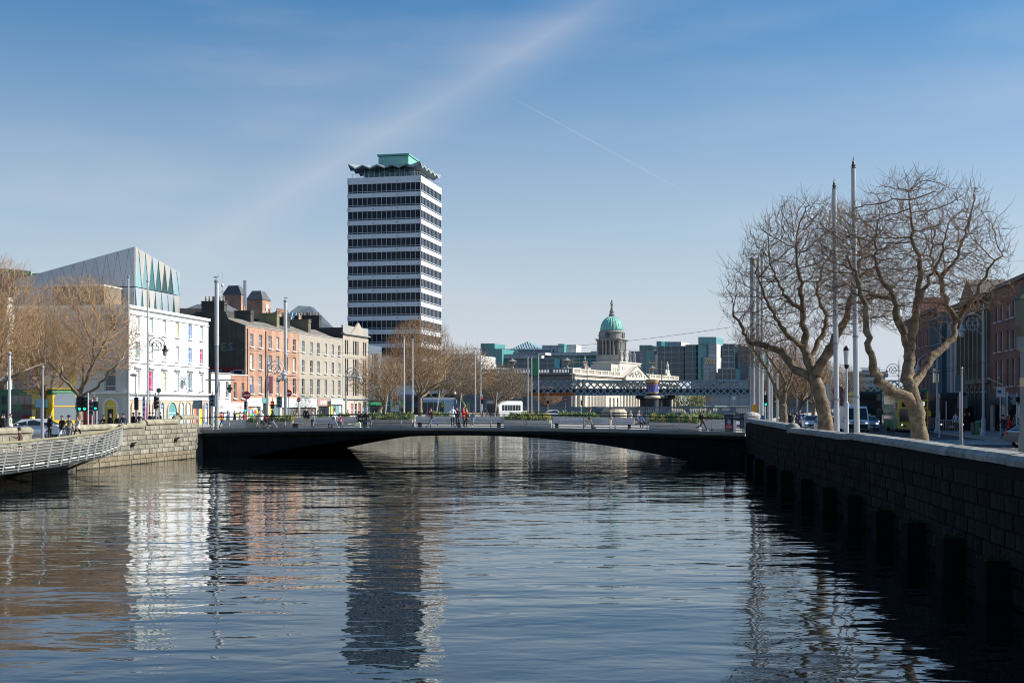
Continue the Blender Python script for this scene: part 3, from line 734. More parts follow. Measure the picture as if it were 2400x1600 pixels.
def arch_bay(root, u, w, h, col, trim, loc=(0, 0, 0), rz=0, poster=None, name='arched_window'):
    c, s = math.cos(rz), math.sin(rz); P = (loc[0] + u * c, loc[1] + u * s, loc[2])
    q = MB(); r = w / 2; out = []; n = 10
    o_ = [(r + .16) * math.cos(math.pi * k / n) for k in range(n + 1)]
    for k in range(n):
        a0, a1 = math.pi * k / n, math.pi * (k + 1) / n
        i0 = (r * math.cos(a0), h - r + r * math.sin(a0)); i1 = (r * math.cos(a1), h - r + r * math.sin(a1))
        e0 = ((r + .2) * math.cos(a0), h - r + (r + .2) * math.sin(a0)); e1 = ((r + .2) * math.cos(a1), h - r + (r + .2) * math.sin(a1))
        q.prism([i0, e0, e1, i1], -.14, .0, axis='y')
    q.box(-r - .2, -.14, 0, -r, 0, h - r); q.box(r, -.14, 0, r + .2, 0, h - r)
    o = q.build(name, trim, root, P, rz)
    p = MB(); p.prism(arch_poly(w - .02, h - .01), -.03, -.008, axis='y'); p.build('pane', col, o)
    b_ = MB(); b_.box(-r, -.07, h - r - .05, r, -.032, h - r + .02); b_.build('transom', white_trim, o)
    if poster:
        p = MB(); p.box(-r * .55, -.05, .5, r * .4, -.032, h - r - .3); p.build('poster', poster, o)
    return o
def pal(name, c, rough=.5): return M('paint_' + name, c, rough, var=.05)
PK = dict(peach=(.80, .50, .34), salmon=(.78, .22, .18), mag=(.62, .03, .18), yellow=(.80, .60, .10), blue=(.10, .22, .58), teal=(.13, .33, .33), mint=(.55, .72, .66), lav=(.62, .60, .70), sky=(.42, .62, .72), beige=(.68, .60, .50), dteal=(.06, .17, .24), white=(.8, .8, .8), red=(.6, .03, .03), orange=(.85, .22, .03), purple=(.22, .08, .42), green=(.05, .35, .12), lime=(.4, .6, .1), navy=(.012, .02, .05), pink=(.75, .25, .4), grey=(.35, .35, .35), amber=(.8, .34, .02), black=(.015, .015, .018))
def pc(n): return pal(n, PK[n])
def pw_(n): return M('poster_' + n, tuple(.62 * v + .30 for v in PK[n]), .4, var=.08, scale=2)
def rot_of(slope): return math.atan2(1, slope)      # local +x runs away from the camera

# ---- white corner building with coloured window posters
wb = thing('white_corner_building', 'white rendered corner building with pastel window posters and stone arches at street level', 'building', (-39.7, 128, ST), rot_of(.148))
L1, D1, H1 = 21.3, 16.0, 12.55
cols = [2.2, 5.5, 8.86, 12.3, 15.85, 19.2]; rows = [(10.1, 11.8), (7.35, 9.1), (3.95, 6.1)]
cc = [['beige', 'sky', 'lav', 'yellow', 'blue', 'sky'], ['teal', 'mint', 'salmon', 'lav', 'blue', 'mag'], ['peach', 'mag', 'yellow', 'mint', 'dteal', 'beige']]
winwall(wb, L1, H1, cols, rows, white_paint, white_trim, lambda i, j: pw_(cc[j][i]) if cc[j][i] not in ('mag', 'dteal', 'teal', 'blue') else pc(cc[j][i]), w=1.0, style='tri')
g_ = M('shaded_white_paint', (.60, .60, .60), .7, var=.12, scale=.4, streak=.15)  # side wall's shade painted in as a greyer white
sc_ = [2.0, 6.3, 10.6, 14.6]; names = {(0, 0): 'lav', (1, 0): 'blue'}
winwall(wb, D1, H1, [D1 - x for x in sc_], [(10.1, 11.8), (7.35, 9.1), (3.9, 6.2)], g_, white_trim, lambda i, j: pc('yellow') if (i, j) == (1, 2) else (pc('blue') if (i, j) in ((2, 2), (3, 0)) else (pc('lav') if (i + j) % 2 else glass_dark)), w=1.25, style='tri', loc=(0, D1, 0), rz=-math.pi / 2)
body(wb, L1, D1, H1, white_paint, slate)
q = MB()
q.box(-.22, -.25, H1 - .02, L1 + .05, D1, H1 + .28); q.box(-.1, -.12, H1 - .65, L1, -.002, H1 - .52); q.box(-.12, -.1, H1 - .65, -.002, D1, H1 - .52)
q.box(-.1, -.14, 6.75, L1, -.002, 6.9) if False else None
q.box(-.12, -.14, 6.88, L1, -.002, 6.98); q.box(-.12, -.1, 6.88, -.002, D1, 6.98)
q.build('cornice', white_trim, wb)
q = MB(); q.box(-.3, -.35, 3.62, L1, -.002, 3.8); q.box(-.3, -.33, 3.62, -.002, D1, 3.8); q.box(-.12, -.15, 3.0, L1, -.002, 3.1); q.build('string_course', white_trim, wb)
arst = M('arcade_stone', (.52, .44, .34), .8, var=.2)
q = MB(); q.box(-.02, -.06, 0, L1, -.003, 3.0); q.build('arcade_base', arst, wb)
for i, u in enumerate(cols):
    q = MB(); q.box(u - .85, -.28, 6.35, u + .85, -.003, 6.5); q.box(u - .75, -.14, 6.5, u + .75, -.003, 6.62); q.build('window_hood', white_trim, wb)
ar = [(1.1, 1.0, 'peach'), (4.1, .9, 'mag'), (6.2, .85, 'blue'), (7.9, .85, 'blue'), (10.6, 2.3, 'teal'), (13.2, 1.0, 'sky'), (15.1, 1.0, 'lav'), (16.95, 1.0, 'salmon'), (18.6, .95, 'yellow'), (20.3, .9, 'blue')]
for u, w, c in ar: arch_bay(wb, u, w, 2.75, pc(c), arst, (0, -.06, 0), poster=pc('white') if c in ('blue', 'teal', 'lav') else None)
for u, w, c in ((D1 - 1.9, 1.3, 'yellow'), (D1 - 4.2, 1.4, 'red'), (D1 - 6.6, 1.3, 'grey'), (D1 - 8.9, 1.2, 'blue')): arch_bay(wb, u, w, 3.0, pc(c), white_trim, (0, D1, 0), -math.pi / 2, poster=pc('navy') if c == 'yellow' else None)
q = MB(); q.ring((13.7, -.5, 5.2), .75, .04, n=24); q.ring((13.7, -.5, 5.2), .5, .05, n=24); q.tube([(13.7, -.5, 4.45), (13.7, -.5, 4.2)], .06, 5); q.tube([(13.7, -.5, 5.2), (13.7, 0, 5.2)], .03, 5)
s_ = q.build('oval_sign', pc('grey'), wb)
q = MB(); q.prism([(math.cos(a * .5236) * .42 + 13.7, math.sin(a * .5236) * .5 + 5.2) for a in range(12)], -.52, -.48, axis='y'); q.build('sign_face', pc('sky'), s_)
for u in (4.0, 10.6, 14.6, 18.0):
    q = MB(); q.tube([(u, 0, 3.7), (u, -.3, 4.0), (u + .35, -.7, 4.1)], .05, 5); q.build('floodlight', black_metal, wb)

# ---- brown stair block and glass box behind
for (a, c, d, yy, nm) in ((128, 256, 670, 140, 0),):
    X0, X1 = px(a, yy), px(c, yy); zt = pz(d, yy) - ST
    o = thing('stair_block', 'brown concrete stair block behind the left trees under the faceted building', 'building', (X1 - .6, yy, ST), rot_of(.16))
    q = MB(); q.box(0, 0, 0, 4.2, X1 - X0, zt); q.build('wall', M('brown_concrete', (.20, .165, .125), .9, var=.25), o)
    q = MB(); q.box(-.08, -.08, zt + .002, 4.3, X1 - X0 + .1, zt + .15); q.build('roof_edge', M('pale_edge', (.55, .48, .4)), o)
    q = MB(); q.box(-.03, .2, zt - .6, -.002, .55, zt - .4); q.box(-.03, .05, zt - 3, -.003, .2, zt - .9); q.build('slot_window', black_metal, o)
fb = thing('faceted_building', 'angular metal and glass building of triangular panels with a sloping roof peak', 'building', (-44.2, 145, 0), rot_of(.17))
alu = M('aluminium_panel', (.47, .49, .51), .38, metal=.35, var=.05, scale=.3); alu2 = M('bronze_panel', (.50, .47, .42), .45, metal=.3, var=.12, scale=.3)
teal_glass = M('teal_glass', (.03, .10, .105), .05, spec=.6, rnd=.6); pale_glass = M('pale_glass', (.20, .33, .36), .1, rnd=.3)
LA, LB = 12.0, 15.5
def topR(u): return 23.05 - (23.05 - 21.25) * u / LA
def topL(v): return 23.05 - (23.05 - 19.3) * v / LB
q = MB(); q.v = [(.05, .05, 13), (LA - .05, .05, 13), (LA - .05, LB - .05, 13), (.05, LB - .05, 13), (.05, .05, topR(0) - .06), (LA - .05, .05, topR(LA) - .06), (LA - .05, LB - .05, 18.5), (.05, LB - .05, topL(LB) - .06)]
q.f = [(4, 5, 6, 7), (0, 1, 5, 4), (1, 2, 6, 5), (2, 3, 7, 6), (3, 0, 4, 7)]; q.m = [0] * 5
q.build('building_core', dark_steel, fb)
def tri_panels(Lx, top, z0, zm, n, face, rnd, glassy):
    # alternating triangles between level z0..zm (or zm..top)
    w = Lx / n
    def P(u, z, d=0): return (u, -.03 - d, z) if face == 0 else (-.03 - d, u, z)
    for tier, (za, zb) in enumerate(((z0, lambda u: zm), (zm, top))):
        off = 0 if tier else .5
        for k in range(-1, n + 1):
            for dn in (0, 1):
                if dn == 0: a, c, d = (k + off) * w, (k + 1 + off) * w, (k + .5 + off) * w; tri = [(max(a, 0), 'b'), (min(c, Lx), 'b'), (min(max(d, 0), Lx), 't')]
                else: a, c, d = (k + .5 + off) * w, (k + 1.5 + off) * w, (k + 1 + off) * w; tri = [(max(a, 0), 't'), (min(c, Lx), 't'), (min(max(d, 0), Lx), 'b')]
                if tri[1][0] - tri[0][0] < .15: continue
                pts = []
                for u, s in tri:
                    z = (za if s == 'b' else zb(u)); pts.append(Vector((u, z)))
                cen = sum(pts, Vector((0, 0))) / 3
                pts = [p.lerp(cen, .035) for p in pts]
                isg = (dn == 0 and glassy)
                mt = (rnd.choice([teal_glass, teal_glass, pale_glass]) if isg else (alu if face else rnd.choice([alu, alu2])))
                q = MB(); dd = -.02 if isg else .05
                f = [P(p.x, p.y, dd) for p in pts]; g2 = [P(p.x, p.y, -.03) for p in pts]
                q.poly(f)
                for i in range(3): q.poly([f[i], g2[i], g2[(i + 1) % 3], f[(i + 1) % 3]])
                q.build('glass_panel' if isg else 'metal_panel', mt, fb)
rn = random.Random(2)
tri_panels(LA, topR, 13, 18.3, 7, 0, rn, True); tri_panels(LB, topL, 13, 18.3, 11, 1, rn, False)

# ---- Georgian row facing the river
ROWA = rot_of(.24)
brick_o = brick('orange_brick', (.52, .235, .125), (.44, .19, .10), (.45, .37, .30))
brick_d = brick('dark_red_brick', (.20, .055, .038), (.15, .045, .032), (.16, .12, .1))
render_b = M('beige_render', (.44, .385, .315), .9, var=.12, scale=.35, streak=.18)
render_b2 = M('tan_render', (.46, .40, .32), .9, var=.12, scale=.35, streak=.2)
blinds = [glass_dark, glass_sky, glass_sky, glass_blind]
def roofridge(root, L_, D, z, h, mat, nm='roof', x0=0):
    q = MB(); q.v = [(x0, .35, z), (x0 + L_, .35, z), (x0 + L_, D, z), (x0, D, z), (x0, D / 2, z + h), (x0 + L_, D / 2, z + h)]
    q.f = [(0, 1, 5, 4), (2, 3, 4, 5), (0, 4, 3), (1, 2, 5)]; q.m = [0] * 4; return q.build(nm, mat, root)
bh = thing('brick_townhouse', 'orange brick four storey townhouse row with white sash windows and graffiti gable', 'building', (-34.2, 159, ST), ROWA)
HB = 12.6
winwall(bh, 17.0, HB, [1.73, 4.36, 7.35, 9.82, 12.7, 15.4], [(10.0, 11.7), (7.1, 9.1), (3.95, 6.2)], brick_o, white_trim, blinds, w=1.0, style='sash', seed=3, z0=3.4)
body(bh, 17, 9, HB, 0, roof_brown); roofridge(bh, 16.8, 9, HB - .04, 1.5, roof_brown, x0=.1)
q = MB(); q.box(-.05, -.06, HB, 17.02, .3, HB + .12); q.build('parapet_cap', granite, bh)
q = MB(); q.prism([(0, 0), (9.5, 0), (9.5, HB + .4), (6.8, HB + 1.9), (2.7, HB + 1.9), (2.3, HB + .9), (0, HB + .1)], -.28, -.004, axis='x'); q.v = [(x, y, z) for x, y, z in q.v]; q.build('gable_wall', render_dark, bh)
q = MB(); q.box(-.36, 0, 3.6, -.285, 7.9, 7.05); gm = q.build('mural', pc('navy'), bh)
q = MB(); q.box(-.37, 0, 7.052, -.285, 7.9, 7.3); q.prism([(1.7, 7.06), (3.0, 7.06), (2.3, 6.5)], -.375, -.362, axis='x'); q.build('red_border', M('mural_red', (.2, .02, .02)), gm)
q = MB(); q.box(-.374, 1.1 - .9, 6.9, -.363, 1.5, 7.0); q.box(-.374, 3.1, 6.9, -.363, 7.9, 7.0); q.box(-.374, .15, 3.7, -.363, .3, 6.9)
q.prism([(1.5, 6.9), (1.5, 5.6), (2.6, 6.75)], -.374, -.363, axis='x'); q.prism([(2.6, 3.62), (4.1, 3.62), (4.1, 4.8)], -.374, -.363, axis='x')
q.box(-.374, 6.6, 4.9, -.363, 7.9, 6.0); q.box(-.374, 6.0, 5.3, -.363, 6.6, 5.6); q.box(-.374, 4.1, 4.2, -.363, 7.0, 4.35)
q.tube([(-.37, 1.0, 6.5), (-.37, 2.3, 5.9), (-.37, 3.0, 4.9)], .03, 4); q.tube([(-.37, 4.1, 4.9), (-.37, 5.2, 6.0)], .03, 4); q.build('mural_shapes', M('mural_grey', (.42, .45, .5)), gm)
for s_, yy, mt in (('E', 3.0, 'green'), ('S', 2.0, 'blue')):
    text(s_, 1.5, M('graffiti_' + mt, tuple(.45 * c + .08 for c in PK[mt])), bh, (-.30, yy, 9.9), (R(90), 0, R(-90)), 'graffiti_letter', bold=.03)
for yy, mt, pts_ in ((6.6, 'blue', ((.5, -.9), (.1, .1), (-.2, .5), (-.4, 0), (-.1, -.6), (.4, -.7))), (5.2, 'green', ((.4, -.5), (.3, .5), (0, 0), (-.3, .5), (-.4, -.5))), (3.9, 'purple', ((.4, -.5), (.4, .5), (-.2, .4), (0, 0), (-.4, -.5)))):
    q = MB(); q.tube([(-.30, yy + a, 9.9 + c) for a, c in pts_], .035, 4); q.build('graffiti_letter', M('graffiti_' + mt, tuple(.45 * c + .08 for c in PK[mt])), bh)
chimney(bh, .55, 4.7, HB + 1.7, .9, 3.2, 1.5, render_dark, 1); 
for k in range(6):
    q = MB(); q.lathe([(.13, 0), (.1, .5), (.14, .6)], 8); q.build('chimney_pot', M('pale_pot', (.5, .42, .3), rnd=.2), bh, (.55, 3.4 + k * .5, HB + 3.35))
chimney(bh, 9.0, 4.6, HB + .4, .9, 2.4, 2.2, render_dark, 1)
chimney(bh, 16.6, 4.4, HB + .3, .9, 2.8, 2.5, M('dirty_green_stack', (.22, .21, .12), var=.3), 2)
# shopfronts
def strokes(root, u, y, z, n, h, mt, vert=False, seed=3):
    # lettering too blurred in the photograph to read: short upright marks of the same size
    r = random.Random(seed); q = MB(); w = h * .62
    for k in range(n):
        x = u - n * w / 2 + k * w
        q.box(x, y - .012, z - h / 2, x + w * .22, y, z + h / 2)
        q.box(x, y - .0115, z + (h / 2 - w * .2) * r.choice((-1, 0, 1)) - w * .1, x + w * .72, y - .0005, z + (h / 2 - w * .2) * r.choice((-1, 0, 1)) * 0 + w * .1)
        if r.random() < .6: q.box(x + w * .55, y - .011, z - h / 2, x + w * .75, y - .001, z + h / 2 * r.random())
    return q.build('lettering', mt, root)
def shop(root, u0, u1, fascia, fh, lettering=None, lm=None, kind='mosaic', z1=3.4, lsize=.5, seed=0, name='shopfront', slope=0):
    rnd = random.Random(seed)
    q = MB(); q.box(u0 + .02, .25, 0, u1 - .02, .3, z1 - fh); o = q.build(name, black_metal if kind != 'shutter' else pc('beige'), root)
    q = MB(); q.box(u0, -.12, z1 - fh, u1, .0, z1); q.build('fascia_board', fascia, o)
    for ua in (u0, u1 - .3): q = MB(); q.box(ua, -.08, 0, ua + .3, .26, z1 - fh - .002); q.build('pilaster', fascia if kind == 'mosaic' else pc('beige'), o)
    if kind == 'mosaic':
        cs = ['sky', 'purple', 'green', 'orange', 'yellow', 'blue', 'teal', 'white', 'red', 'lime', 'white', 'sky']
        n = int((u1 - u0 - .6) / .42)
        for k in range(n):
            z = .05
            while z < z1 - fh - .1:
                h = min(rnd.choice((.5, .8, 1.1)), z1 - fh - .02 - z); q = MB(); q.box(u0 + .3 + k * .42, .15, z, u0 + .3 + (k + 1) * .42 - .01, .248, z + h - .01); q.build('painted_panel', pc(rnd.choice(cs)), o); z += h
    elif kind == 'shutter':
        n = int((z1 - fh) / .2)
        for a, c in ((u0 + .5, u1 - .5),):
            for k in range(n):
                q = MB(); q.box(a, .12, .02 + k * .2, c, .248, .2 + k * .2); q.build('shutter_slat', M('shutter', (.3, .3, .29), .5, metal=.3), o)
    else:
        n = max(2, int((u1 - u0 - .6) / 1.1)); w = (u1 - u0 - .6) / n
        for k in range(n):
            q = MB(); q.box(u0 + .3 + k * w + .06, .1, .5, u0 + .3 + (k + 1) * w - .06, .2, z1 - fh - .15); q.build('shop_window', glass_dark if kind != 'pale' else rnd.choice([pale_glass, pc('yellow'), pc('sky')]), o)
    if lettering: strokes(o, (u0 + u1) / 2, -.125, z1 - fh / 2, lettering, lsize, lm)
    return o
wsign = M('white_sign', (.82, .82, .8), .4)
shop(bh, 0, 4.6, wsign, 1.1, 3, pc('grey'), seed=5, lsize=.35)
shop(bh, 4.7, 6.6, pc('teal'), .7, seed=6, kind='glass')
shop(bh, 6.7, 10.6, M('cream_sign', (.78, .62, .42)), .9, seed=7, kind='pale')
shop(bh, 10.7, 17, wsign, 1.3, seed=8, kind='shutter')
q = MB(); q.box(6.0, -1.0, 3.9, 6.06, -.1, 6.3); q.build('banner', M('faded_banner', (.45, .22, .26)), bh)
q = MB(); q.box(1.2, -.06, 3.9, 2.3, -.003, 5.1); q.build('poster_board', M('rainbow_poster', (.12, .14, .22), var=.5, scale=1.4), bh)
for u in (-.2 + .55, 5.9): q = MB(); q.tube([(u, -.06, 2.8), (u, -.06, HB - .3)], .06, 5); q.build('downpipe', black_metal, bh)
lowp = thing('pharmacy_building', 'small white two storey pharmacy with a dark green cross on its wall', 'building', (-36.3, 149.4, ST), ROWA)
winwall(lowp, 5.1, 6.3, [1.9, 4.2], [(3.35, 5.35)], white_paint, white_trim, [glass_dark], w=.8, style='sash6', z0=2.8)
body(lowp, 5.1, 6, 6.3, 0, slate); facade(lowp, 6, 6.3, [], render_b, (0, 6, 0), -math.pi / 2)
q = MB(); q.box(-.05, -.1, 6.3, 5.12, .3, 6.45); q.build('cornice', granite, lowp)
shop(lowp, 0, 5.1, wsign, 1.2, 7, pc('grey'), seed=15, z1=2.8, lsize=.45)
q = MB(); q.box(4.0, -.75, 4.3, 4.1, -.05, 4.65); q.box(4.0, -.56, 3.95, 4.1, -.24, 5.0); q.build('green_cross', M('cross_green', (.02, .05, .04)), lowp)
lowb = thing('small_brick_shop', 'small orange brick two storey shop with two white sash windows', 'building', (-36.3 + 5.15 * .2334, 149.4 + 5.15 * .9724, ST), ROWA)
brick_r = brick('red_shop_brick', (.46, .17, .08), (.38, .14, .07), (.4, .3, .24))
winwall(lowb, 4.7, 6.2, [1.2, 3.4], [(3.3, 5.3)], brick_r, white_trim, [glass_dark], w=.8, style='sash6', z0=2.8)
body(lowb, 4.7, 6, 6.2, 0, slate); q = MB(); q.box(-.02, -.06, 6.2, 4.72, .3, 6.32); q.build('cornice', white_trim, lowb)
shop(lowb, 0, 4.7, wsign, 1.3, 5, pc('salmon'), seed=16, z1=2.8, lsize=.42)
# grey-beige rendered pair
gr = thing('rendered_townhouse', 'beige rendered four storey terrace, second from the orange brick gable', 'building', (-34.2 + 17.05 * .2334, 159 + 17.05 * .9724, ST), ROWA)
winwall(gr, 16.9, HB, [1.5, 4.5, 7.15, 10.0, 12.8, 15.5], [(10.0, 11.6), (7.1, 8.9), (3.9, 6.2)], render_b, white_trim, blinds, w=.95, style='sash', seed=5, z0=3.4)
body(gr, 16.9, 9, HB, 0, roof_brown); roofridge(gr, 16.7, 9, HB - .04, 1.6, roof_brown, x0=.1)
q = MB(); q.box(-.03, -.06, HB, 16.95, .3, HB + .14); q.box(0, -.12, 3.42, 16.9, -.002, 3.56); q.build('parapet_cap', granite, gr)
chimney(gr, 3.2, 4.4, HB + .3, .9, 2.8, 2.2, M('black_stack', (.05, .05, .048), var=.2), 6); chimney(gr, 8.6, 3.6, HB + .2, .9, 3.2, 2.3, M('brown_stack', (.16, .13, .1), var=.25), 6)
shop(gr, 0, 6.4, wsign, 1.3, seed=21, kind='shutter'); shop(gr, 6.6, 11.4, M('shop_maroon', (.42, .25, .22)), 1.1, 6, wsign, seed=22, kind='glass', lsize=.75)
shop(gr, 11.6, 16.9, M('shop_grey', (.5, .52, .56)), .9, seed=23, kind='pale')
q = MB()
q.box(10.6, 8, HB, 17.2, 14, HB + 3.0); q.build('rear_chimney_block', M('black_brick', (.04, .042, .045), var=.25), gr)
chimney(gr, 13.6, 8.6, HB + 3.0, 4.2, 1.0, .9, M('black_stack2', (.05, .052, .055), var=.2), 12)
# stone-faced building with pediment
sb = thing('pedimented_building', 'tall tan stone commercial building with a small roof pediment and red ground floor windows', 'building', (-34.2 + 34.05 * .2334, 159 + 34.05 * .9724, ST), ROWA)
HS = 13.5; cols6 = [(1.1, .55), (1.95, .55), (4.6, .5), (5.6, .8), (6.6, .5), (9.2, .6), (10.1, .6)]
rects = []
for a, c in ((10.4, 12.6), (7.2, 9.7), (3.9, 6.9)):
    for u, w in cols6:
        rects.append((u - w / 2, a, u + w / 2, c)); window(sb, u - w / 2, a, w, c - a, M('dark_frame', (.12, .12, .12)), glass_dark, 'sash', None)
facade(sb, 11.4, HS, rects, render_b2, z0=3.5); body(sb, 11.4, 9, HS + .9, 0, slate)
facade(sb, 9, HS + 1, [], M('black_side', (.045, .045, .048), var=.2), (0, 9, 0), -math.pi / 2)
q = MB(); q.box(-.2, -.35, HS + .002, 11.5, .3, HS + .22); q.box(0, .02, HS + .22, 11.4, .25, HS + 1.4); q.build('cornice', granite, sb)
q = MB(); q.prism([(3.2, HS + .22), (9.4, HS + .22), (6.3, HS + 2.1)], -.28, .015, axis='y'); q.build('pediment', render_b2, sb)
q = MB(); q.box(-.1, -.3, 3.35, 11.5, -.002, 3.52); q.box(0, -.1, 6.95, 11.4, -.002, 7.05); q.box(0, -.06, 9.9, 11.4, -.002, 9.98); q.build('string_course', granite, sb)
facade(sb, 11.4, 3.34, [(3.4, .6, 4.6, 2.7), (5.1, .6, 6.2, 2.7), (6.7, .6, 7.9, 2.7), (9.3, 0, 10.3, 2.4)], M('pale_ground_stone', (.55, .49, .42), var=.12), name='ground_wall')
for a, c, mt in ((3.4, 4.6, M('red_blind', (.5, .12, .12))), (5.1, 6.2, glass_dark), (6.7, 7.9, M('red_blind', (.5, .12, .12)))): window(sb, a, .6, c - a, 2.1, white_trim, mt, 'sash', granite)
q = MB(); q.box(9.3, .1, 0, 10.3, .15, 2.4); q.build('door', M('blue_door', (.03, .16, .35)), sb)
q = MB(); q.ring((9.8, -.1, 2.75), .38, .09, n=16); q.build('door_arch', granite, sb)
strokes(sb, 5.6, -.02, 3.12, 14, .2, pc('grey')); strokes(sb, 5.0, -.02, 2.85, 4, .2, pc('grey'), seed=5); strokes(sb, 7.0, -.02, 2.85, 8, .2, pc('grey'), seed=6)
chimney(sb, 1.6, 6.5, HS + .7, 1.0, 4.2, 2.2, M('black_stack', (.05, .05, .048), var=.2), 1)
for k in range(8): q = MB(); q.lathe([(.13, 0), (.1, .4), (.14, .5)], 8); q.build('chimney_pot', clay, sb, (1.6, 4.7 + k * .5, HS + 3.0))
# slate-blue hotel
hb = thing('hotel_building', 'narrow slate blue hotel with vertical white sign letters beside the stone building', 'building', (-34.2 + 45.6 * .2334, 159 + 45.6 * .9724, ST), ROWA)
blu = M('slate_blue_render', (.115, .15, .19), .8, var=.08)
winwall(hb, 6.3, 12.3, [1.5, 4.5], [(9.0, 10.9), (5.8, 7.8)], blu, M('dark_frame', (.12, .12, .12)), [glass_dark, glass_blind], w=1.0, style='sash', z0=3.2)
body(hb, 6.3, 9, 12.3, 0, slate); q = MB(); q.box(2.75, -.75, 5.6, 2.87, -.05, 11.0); vs_ = q.build('vertical_sign', M('sign_backing', (.3, .32, .36)), hb)
r_ = random.Random(3)
for k in range(13):
    q = MB(); zz = 10.8 - k * .4
    q.box(2.73, -.6, zz - .26, 2.748, -.5, zz); q.box(2.73, -.3, zz - .26, 2.748, -.2, zz); q.box(2.729, -.6, zz - r_.choice((.06, .16, .26)), 2.747, -.2, zz - r_.choice((0, .1))) ; q.build('sign_letter', wsign, vs_)
shop(hb, 0, 6.3, pc('green'), .5, seed=33, kind='glass', z1=2.9)
q = MB(); q.box(0, -1.3, 2.35, 6.3, -.13, 2.5); q.build('awning', M('awning_green', (.02, .3, .2)), hb)
for u, c_ in ((1.2, 'white'), (3.0, 'green'), (5.0, 'white')): q = MB(); q.box(u, -.55, 3.2, u + .08, -.1, 5.4); q.build('hanging_sign', pc(c_), hb)

# ---- brick lift towers with slate caps and heart logo
brick_b = brick('tower_brick', (.50, .24, .14), (.42, .19, .11), (.4, .3, .24))
vt = thing('brick_tower_building', 'red brick office towers with slate mansard caps, white heart and Vhi lettering', 'building', (0, 0, 0))
def tower(pxl, pxc, pxr, ye, yt, Y, name):
    Xc = px(pxc, Y); zE, zT = pz(ye, Y), pz(yt, Y)
    # left-face width & right-face length
    def solve(f, target):
        lo, hi = 0, 40
        for _ in range(50):
            m_ = (lo + hi) / 2
            if f(m_) < target: lo = m_
            else: hi = m_
        return lo
    A = solve(lambda s: (Xc + .21 * s) / (Y + .978 * s) * FOC + 1200, pxr); B = solve(lambda s: -((Xc - .978 * s) / (Y + .21 * s)), -(pxl - 1200) / FOC)
    th = math.atan2(.978, .21); d = Vector((math.cos(th), math.sin(th))); n_ = Vector((-d.y, d.x)); c = Vector((Xc, Y))
    P = [c, c + d * A, c + d * A + n_ * B, c + n_ * B]
    q = MB(); q.prism([tuple(p) for p in P], ST, zE); q.build(name, brick_b, vt)
    cen = sum(P, Vector((0, 0))) / 4; E = [cen + (p - cen) * 1.08 for p in P]; T = [cen + (p - cen) * .55 for p in P]
    q = MB(); q.v = [(p.x, p.y, zE + .003) for p in E] + [(p.x, p.y, zT) for p in T]; q.f = [(4, 5, 6, 7), (0, 1, 5, 4), (1, 2, 6, 5), (2, 3, 7, 6), (3, 0, 4, 7), (0, 3, 2, 1)]; q.m = [0] * 6; q.build('mansard_roof', slate, vt)
    return c, d, A, th, zE
tower(523, 565, 577, 690, 668, 236, 'brick_tower')
c, d, A, th, zE = tower(578, 615, 634, 702, 680, 228, 'brick_tower')
hm = c + d * (A * .52) + Vector((d.y, -d.x)) * .06
q = MB(); hp = []
for k in range(24):
    a = 6.2831853 * k / 24; hp.append((.045 * 16 * math.sin(a) ** 3, .066 * (13 * math.cos(a) - 5 * math.cos(2 * a) - 2 * math.cos(3 * a) - math.cos(4 * a))))
q.prism(hp[::-1], -.06, 0, axis='y'); q.build('heart_logo', wsign, vt, (hm.x, hm.y, zE - 1.5), th)
text('Vhi', 1.75, wsign, vt, (hm.x, hm.y, zE - 3.6), (R(90), 0, th), sx=.95, bold=.04)
q = MB(); x_, y_ = px(574, 222), 222; q.tube([(x_, y_, ST), (x_, y_, pz(657, 222))], .3, 8); q.build('flue', steel, vt)
q = MB(); X0 = px(421, 190); X1 = px(512, 190); q.prism([(X0, 190), (X1, 192), (X1 + 2, 206), (X0 - 2, 206)], ST, pz(722, 190)); q.build('rear_wall', render_dark, vt)
q = MB(); za, zb = pz(728, 190), pz(704, 190); q.v = [(X0, 190, za), (X1, 192, za), (X1 + 2, 206, za), (X0 - 2, 206, za), (X0 + 1, 197, zb), (X1 - .5, 198, zb)]; q.f = [(0, 1, 5, 4), (2, 3, 4, 5), (0, 4, 3), (1, 2, 5)]; q.m = [0] * 4; q.build('rear_roof', slate, vt)
an = thing('antenna_mast', 'thin lattice antenna mast behind the leftmost tall white mast', 'antenna', (px(521, 180), 180, ST))
q = MB(); zt = pz(636, 180) - ST; q.tube([(0, 0, 8), (0, 0, zt)], [.12, .02], 5)
for k in range(8): q.tube([(-.35, 0, zt - 8 + k * .7), (.35, 0, zt - 8 + k * .7 + .2)], .03, 4); q.tube([(0, -.3, zt - 8 + k * .7 + .3), (0, .3, zt - 8 + k * .7 + .1)], .03, 4)
q.build('mast', steel, an); q = MB(); q.ball(0, 0, zt - 2.0, .22); q.ball(.1, 0, zt - 5, .3); q.build('dish', white_trim, an)
